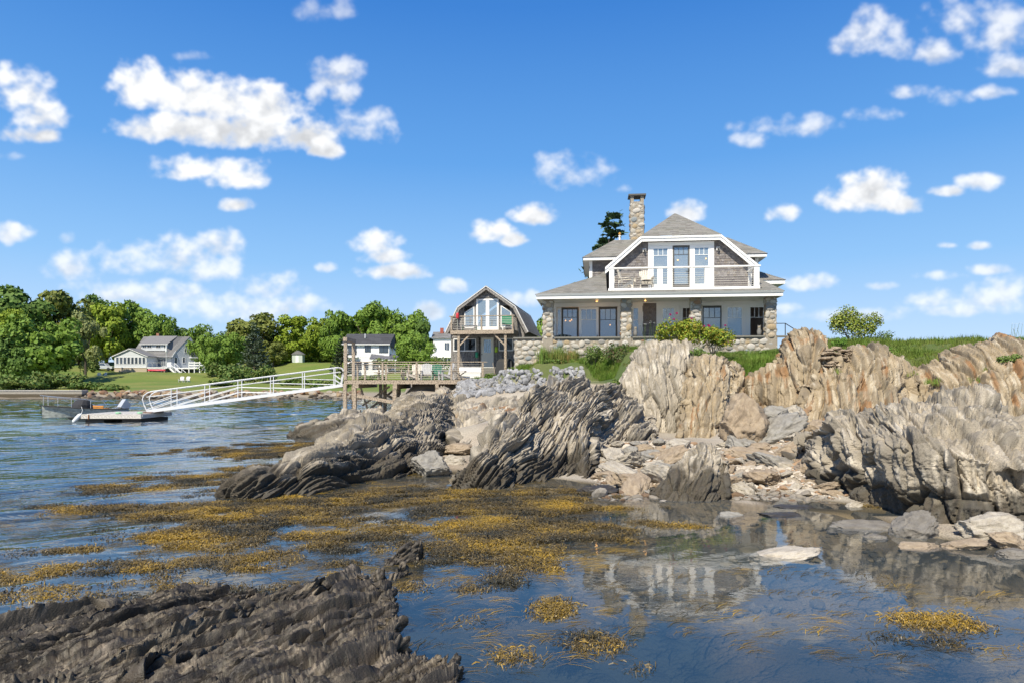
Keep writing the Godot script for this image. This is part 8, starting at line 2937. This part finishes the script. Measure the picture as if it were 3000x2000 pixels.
func build_plants() -> void:
	var g1 := tuft(1, 14, 0.16, 0.05)
	var g2 := tuft(2, 12, 0.26, 0.05)
	var g3 := tuft(3, 11, 0.55, 0.06)
	var green := [Color(0.12, 0.20, 0.025), Color(0.17, 0.22, 0.04), Color(0.20, 0.20, 0.06)]
	var lush := [Color(0.12, 0.22, 0.02), Color(0.18, 0.27, 0.03), Color(0.26, 0.27, 0.07)]
	grass("mown grass in front of the house above the rusty cliff", [g1], [P(2050, 1070, 28.0), P(2360, 1075, 27.0), P(2360, 1000, 33.0), P(2000, 1000, 33.0)], 9000, green, 71, 0.6, 1.1)
	grass("rough grass along the top of the bank east of the house", [g1, g2], [P(2430, 1050, 25.2), P(3080, 1050, 24.8), P(3080, 1000, 31.5), P(2390, 1000, 33.0)], 11000, [Color(0.14, 0.22, 0.025), Color(0.22, 0.27, 0.04), Color(0.30, 0.28, 0.09), Color(0.17, 0.2, 0.05)], 72, 0.45, 1.1)
	grass("bright grass between the stone wall and the grey stone bank", [g1, g2], [P(1500, 1100, 38.0), P(1800, 1100, 29.5), P(1880, 1000, 31.5), P(1520, 1000, 34.4)], 15000, lush, 73, 0.6, 1.1)
	grass("grass round the foot of the barn", [g1, g2], [P(1400, 1110, 38.5), P(1560, 1100, 37.0), P(1540, 1080, 41.0), P(1380, 1100, 42.0)], 3500, lush, 74, 0.6, 1.2)
	grass("tuft of bright grass hanging over the rusty cliff", [g2, g3], [P(2200, 1085, 26.9), P(2280, 1080, 26.9), P(2280, 1060, 28.0), P(2190, 1060, 28.0)], 700, lush, 75, 0.6, 1.0)
	grass("short grass hanging down to the lip of the rusty cliff", [g1, g2], [P(2110, 1080, 26.0), P(2300, 1080, 26.0), P(2300, 1060, 28.6), P(2100, 1060, 28.6)], 3200, lush, 77, 0.6, 1.0)
	# tall lily leaves beside the terrace wall
	grass("tall strappy lily leaves against the terrace wall", [g3], [P(1585, 1080, 33.2), P(1690, 1075, 32.6), P(1690, 1000, 33.6), P(1590, 1000, 34.2)], 420, [Color(0.13, 0.22, 0.03), Color(0.22, 0.21, 0.05), Color(0.26, 0.16, 0.05)], 76, 1.0, 1.5)
	var rose := [Color(0.20, 0.28, 0.02), Color(0.29, 0.33, 0.02), Color(0.13, 0.20, 0.02), Color(0.33, 0.27, 0.03)]
	var gr := [Color(0.09, 0.16, 0.025), Color(0.13, 0.20, 0.035), Color(0.16, 0.20, 0.05)]
	var oliv := [Color(0.13, 0.14, 0.03), Color(0.17, 0.16, 0.04), Color(0.09, 0.13, 0.025)]
	for q in [
		["beach rose bush with magenta flowers on top of the rounded dome", 1995, 1000, 27.4, 1.05, 0.78, 0.6, 5200, 0.042, rose],
		["beach rose bush spreading in front of the french door", 2090, 1012, 27.6, 0.95, 0.70, 0.55, 4200, 0.042, rose],
		["low trailing rose bush between dome and buttress", 2040, 1050, 26.3, 0.38, 0.34, 0.4, 1100, 0.035, gr],
		["low olive juniper between the stone wall and the dome", 1880, 1030, 28.5, 0.75, 0.42, 0.5, 2000, 0.030, oliv],
		["leafy flowering shrub beside the lily leaves", 1745, 1080, 31.2, 0.55, 0.75, 0.5, 1700, 0.038, gr],
		["dark flowering shrub next to the juniper", 1808, 1072, 30.2, 0.62, 0.72, 0.5, 1900, 0.038, [Color(0.07, 0.12, 0.03), Color(0.11, 0.15, 0.04), Color(0.14, 0.10, 0.05)]],
		["small green plant growing from the crack beside the dome", 1806, 1130, 25.6, 0.18, 0.25, 0.15, 300, 0.035, gr],
		["upright yellow-green shrub alone on the east bank", 2505, 1004, 30.2, 1.15, 0.95, 0.6, 4600, 0.046, [Color(0.22, 0.28, 0.03), Color(0.28, 0.30, 0.06), Color(0.15, 0.21, 0.03)]],
		["thin straggly shrub next to the yellow-green one", 2590, 1002, 30.2, 0.5, 0.42, 0.4, 420, 0.035, gr],
		["feathery green plant at the foot of the yellow-green shrub", 2460, 1020, 29.0, 0.36, 0.34, 0.35, 1300, 0.022, [Color(0.10, 0.22, 0.02), Color(0.14, 0.26, 0.03)]],
		["feathery green plant on the bank above the tan cliff", 2610, 1040, 26.6, 0.42, 0.26, 0.35, 1300, 0.022, [Color(0.12, 0.24, 0.02), Color(0.15, 0.27, 0.04)]],
		["dark green shrub on the cliff top under the white flowers", 2955, 1060, 23.0, 0.42, 0.22, 0.3, 900, 0.035, gr],
		["feathery plants on the high cliff at the east end", 2960, 1008, 25.0, 0.6, 0.25, 0.4, 1300, 0.025, [Color(0.10, 0.20, 0.03), Color(0.14, 0.22, 0.05)]],
		["low herbs along the foot of the terrace wall", 1640, 1072, 33.0, 0.9, 0.28, 0.35, 1200, 0.04, gr],
		["clump of weeds beside the covered grill", 1440, 1104, 39.5, 0.5, 0.3, 0.4, 700, 0.045, gr],
		["clump of weeds at the corner of the stone wall", 1530, 1094, 36.5, 0.8, 0.25, 0.5, 900, 0.045, gr],
	]:
		var p := P(q[1], q[2], q[3])
		p.y = minf(ground_at(p.x, p.z), p.y) if q[3] > 28.4 else p.y - float(q[5]) * 0.3
		var b := shrub("rose_bush" if "rose" in q[0] else "leafy_shrub", q[0], p, q[4], q[5], q[6], q[7], q[8], q[9], 900 + int(q[1]))
		if "magenta" in q[0] or "french" in q[0]:
			var r := RandomNumberGenerator.new()
			r.seed = int(q[1])
			for i in 4:
				var mb := MB.new()
				mb.col = Color(0.62, 0.02, 0.26)
				var c := Vector3(r.randf_range(-0.6, 0.6) * float(q[4]), float(q[5]) * r.randf_range(1.3, 1.75), r.randf_range(0.0, 0.4))
				for k in 5:
					var a := TAU * k / 5
					var e := Vector3(cos(a), 0.2, sin(a)) * 0.055
					var f := Vector3(cos(a + 1.1), 0.2, sin(a + 1.1)) * 0.055
					mb.tri(c, c + e, c + f + Vector3(0, 0.02, 0))
					mb.quad(c, c + e * 0.9 + Vector3(0, 0.05, 0.02), c + (e + f) * 0.6 + Vector3(0, 0.06, 0.03), c + f * 0.9 + Vector3(0, 0.05, 0.02))
				put(mb, "rose_flower", leaf_mats.white, b)
	umbels("white flower heads on tall stalks in front of the shingled panel", P(1905, 1010, 30.5), 7, 0.22, 0.95, 31)
	umbels("white flat flower heads along the east bank", P(2780, 1010, 29.0), 9, 0.9, 0.28, 32)
	umbels("tall white flower heads on the cliff at the east end", P(2975, 1000, 24.5), 7, 0.25, 0.62, 33)
	umbels("low white flowers on the lawn above the rusty cliff", P(2210, 1040, 30.0), 8, 0.7, 0.14, 34)
	# tufts on the ledges
	var r2 := RandomNumberGenerator.new()
	r2.seed = 6
	for q in [[2850, 1120, 23.2], [2730, 1125, 23.4], [2450, 1098, 24.0], [2660, 1100, 24.2], [1950, 1110, 25.4], [2035, 1190, 24.3], [1480, 1150, 31.5], [1590, 1138, 30.3], [1630, 1128, 30.2], [2890, 1090, 23.2]]:
		var lst := []
		for i in 26:
			var p := P(q[0], q[1], q[2]) + Vector3(r2.randfn(0, 0.16), r2.randfn(0, 0.04), r2.randfn(0, 0.1) + 0.12)
			var s := r2.randf_range(0.5, 0.9)
			lst.append([Transform3D(Basis(Vector3.UP, r2.randf() * TAU).scaled(Vector3(s, s, s)), p), lush[r2.randi() % 3]])
		many("ledge_grass", g2, leaf_mats.white, lst, "small tufts of grass growing in cracks of the ledges", "grass")
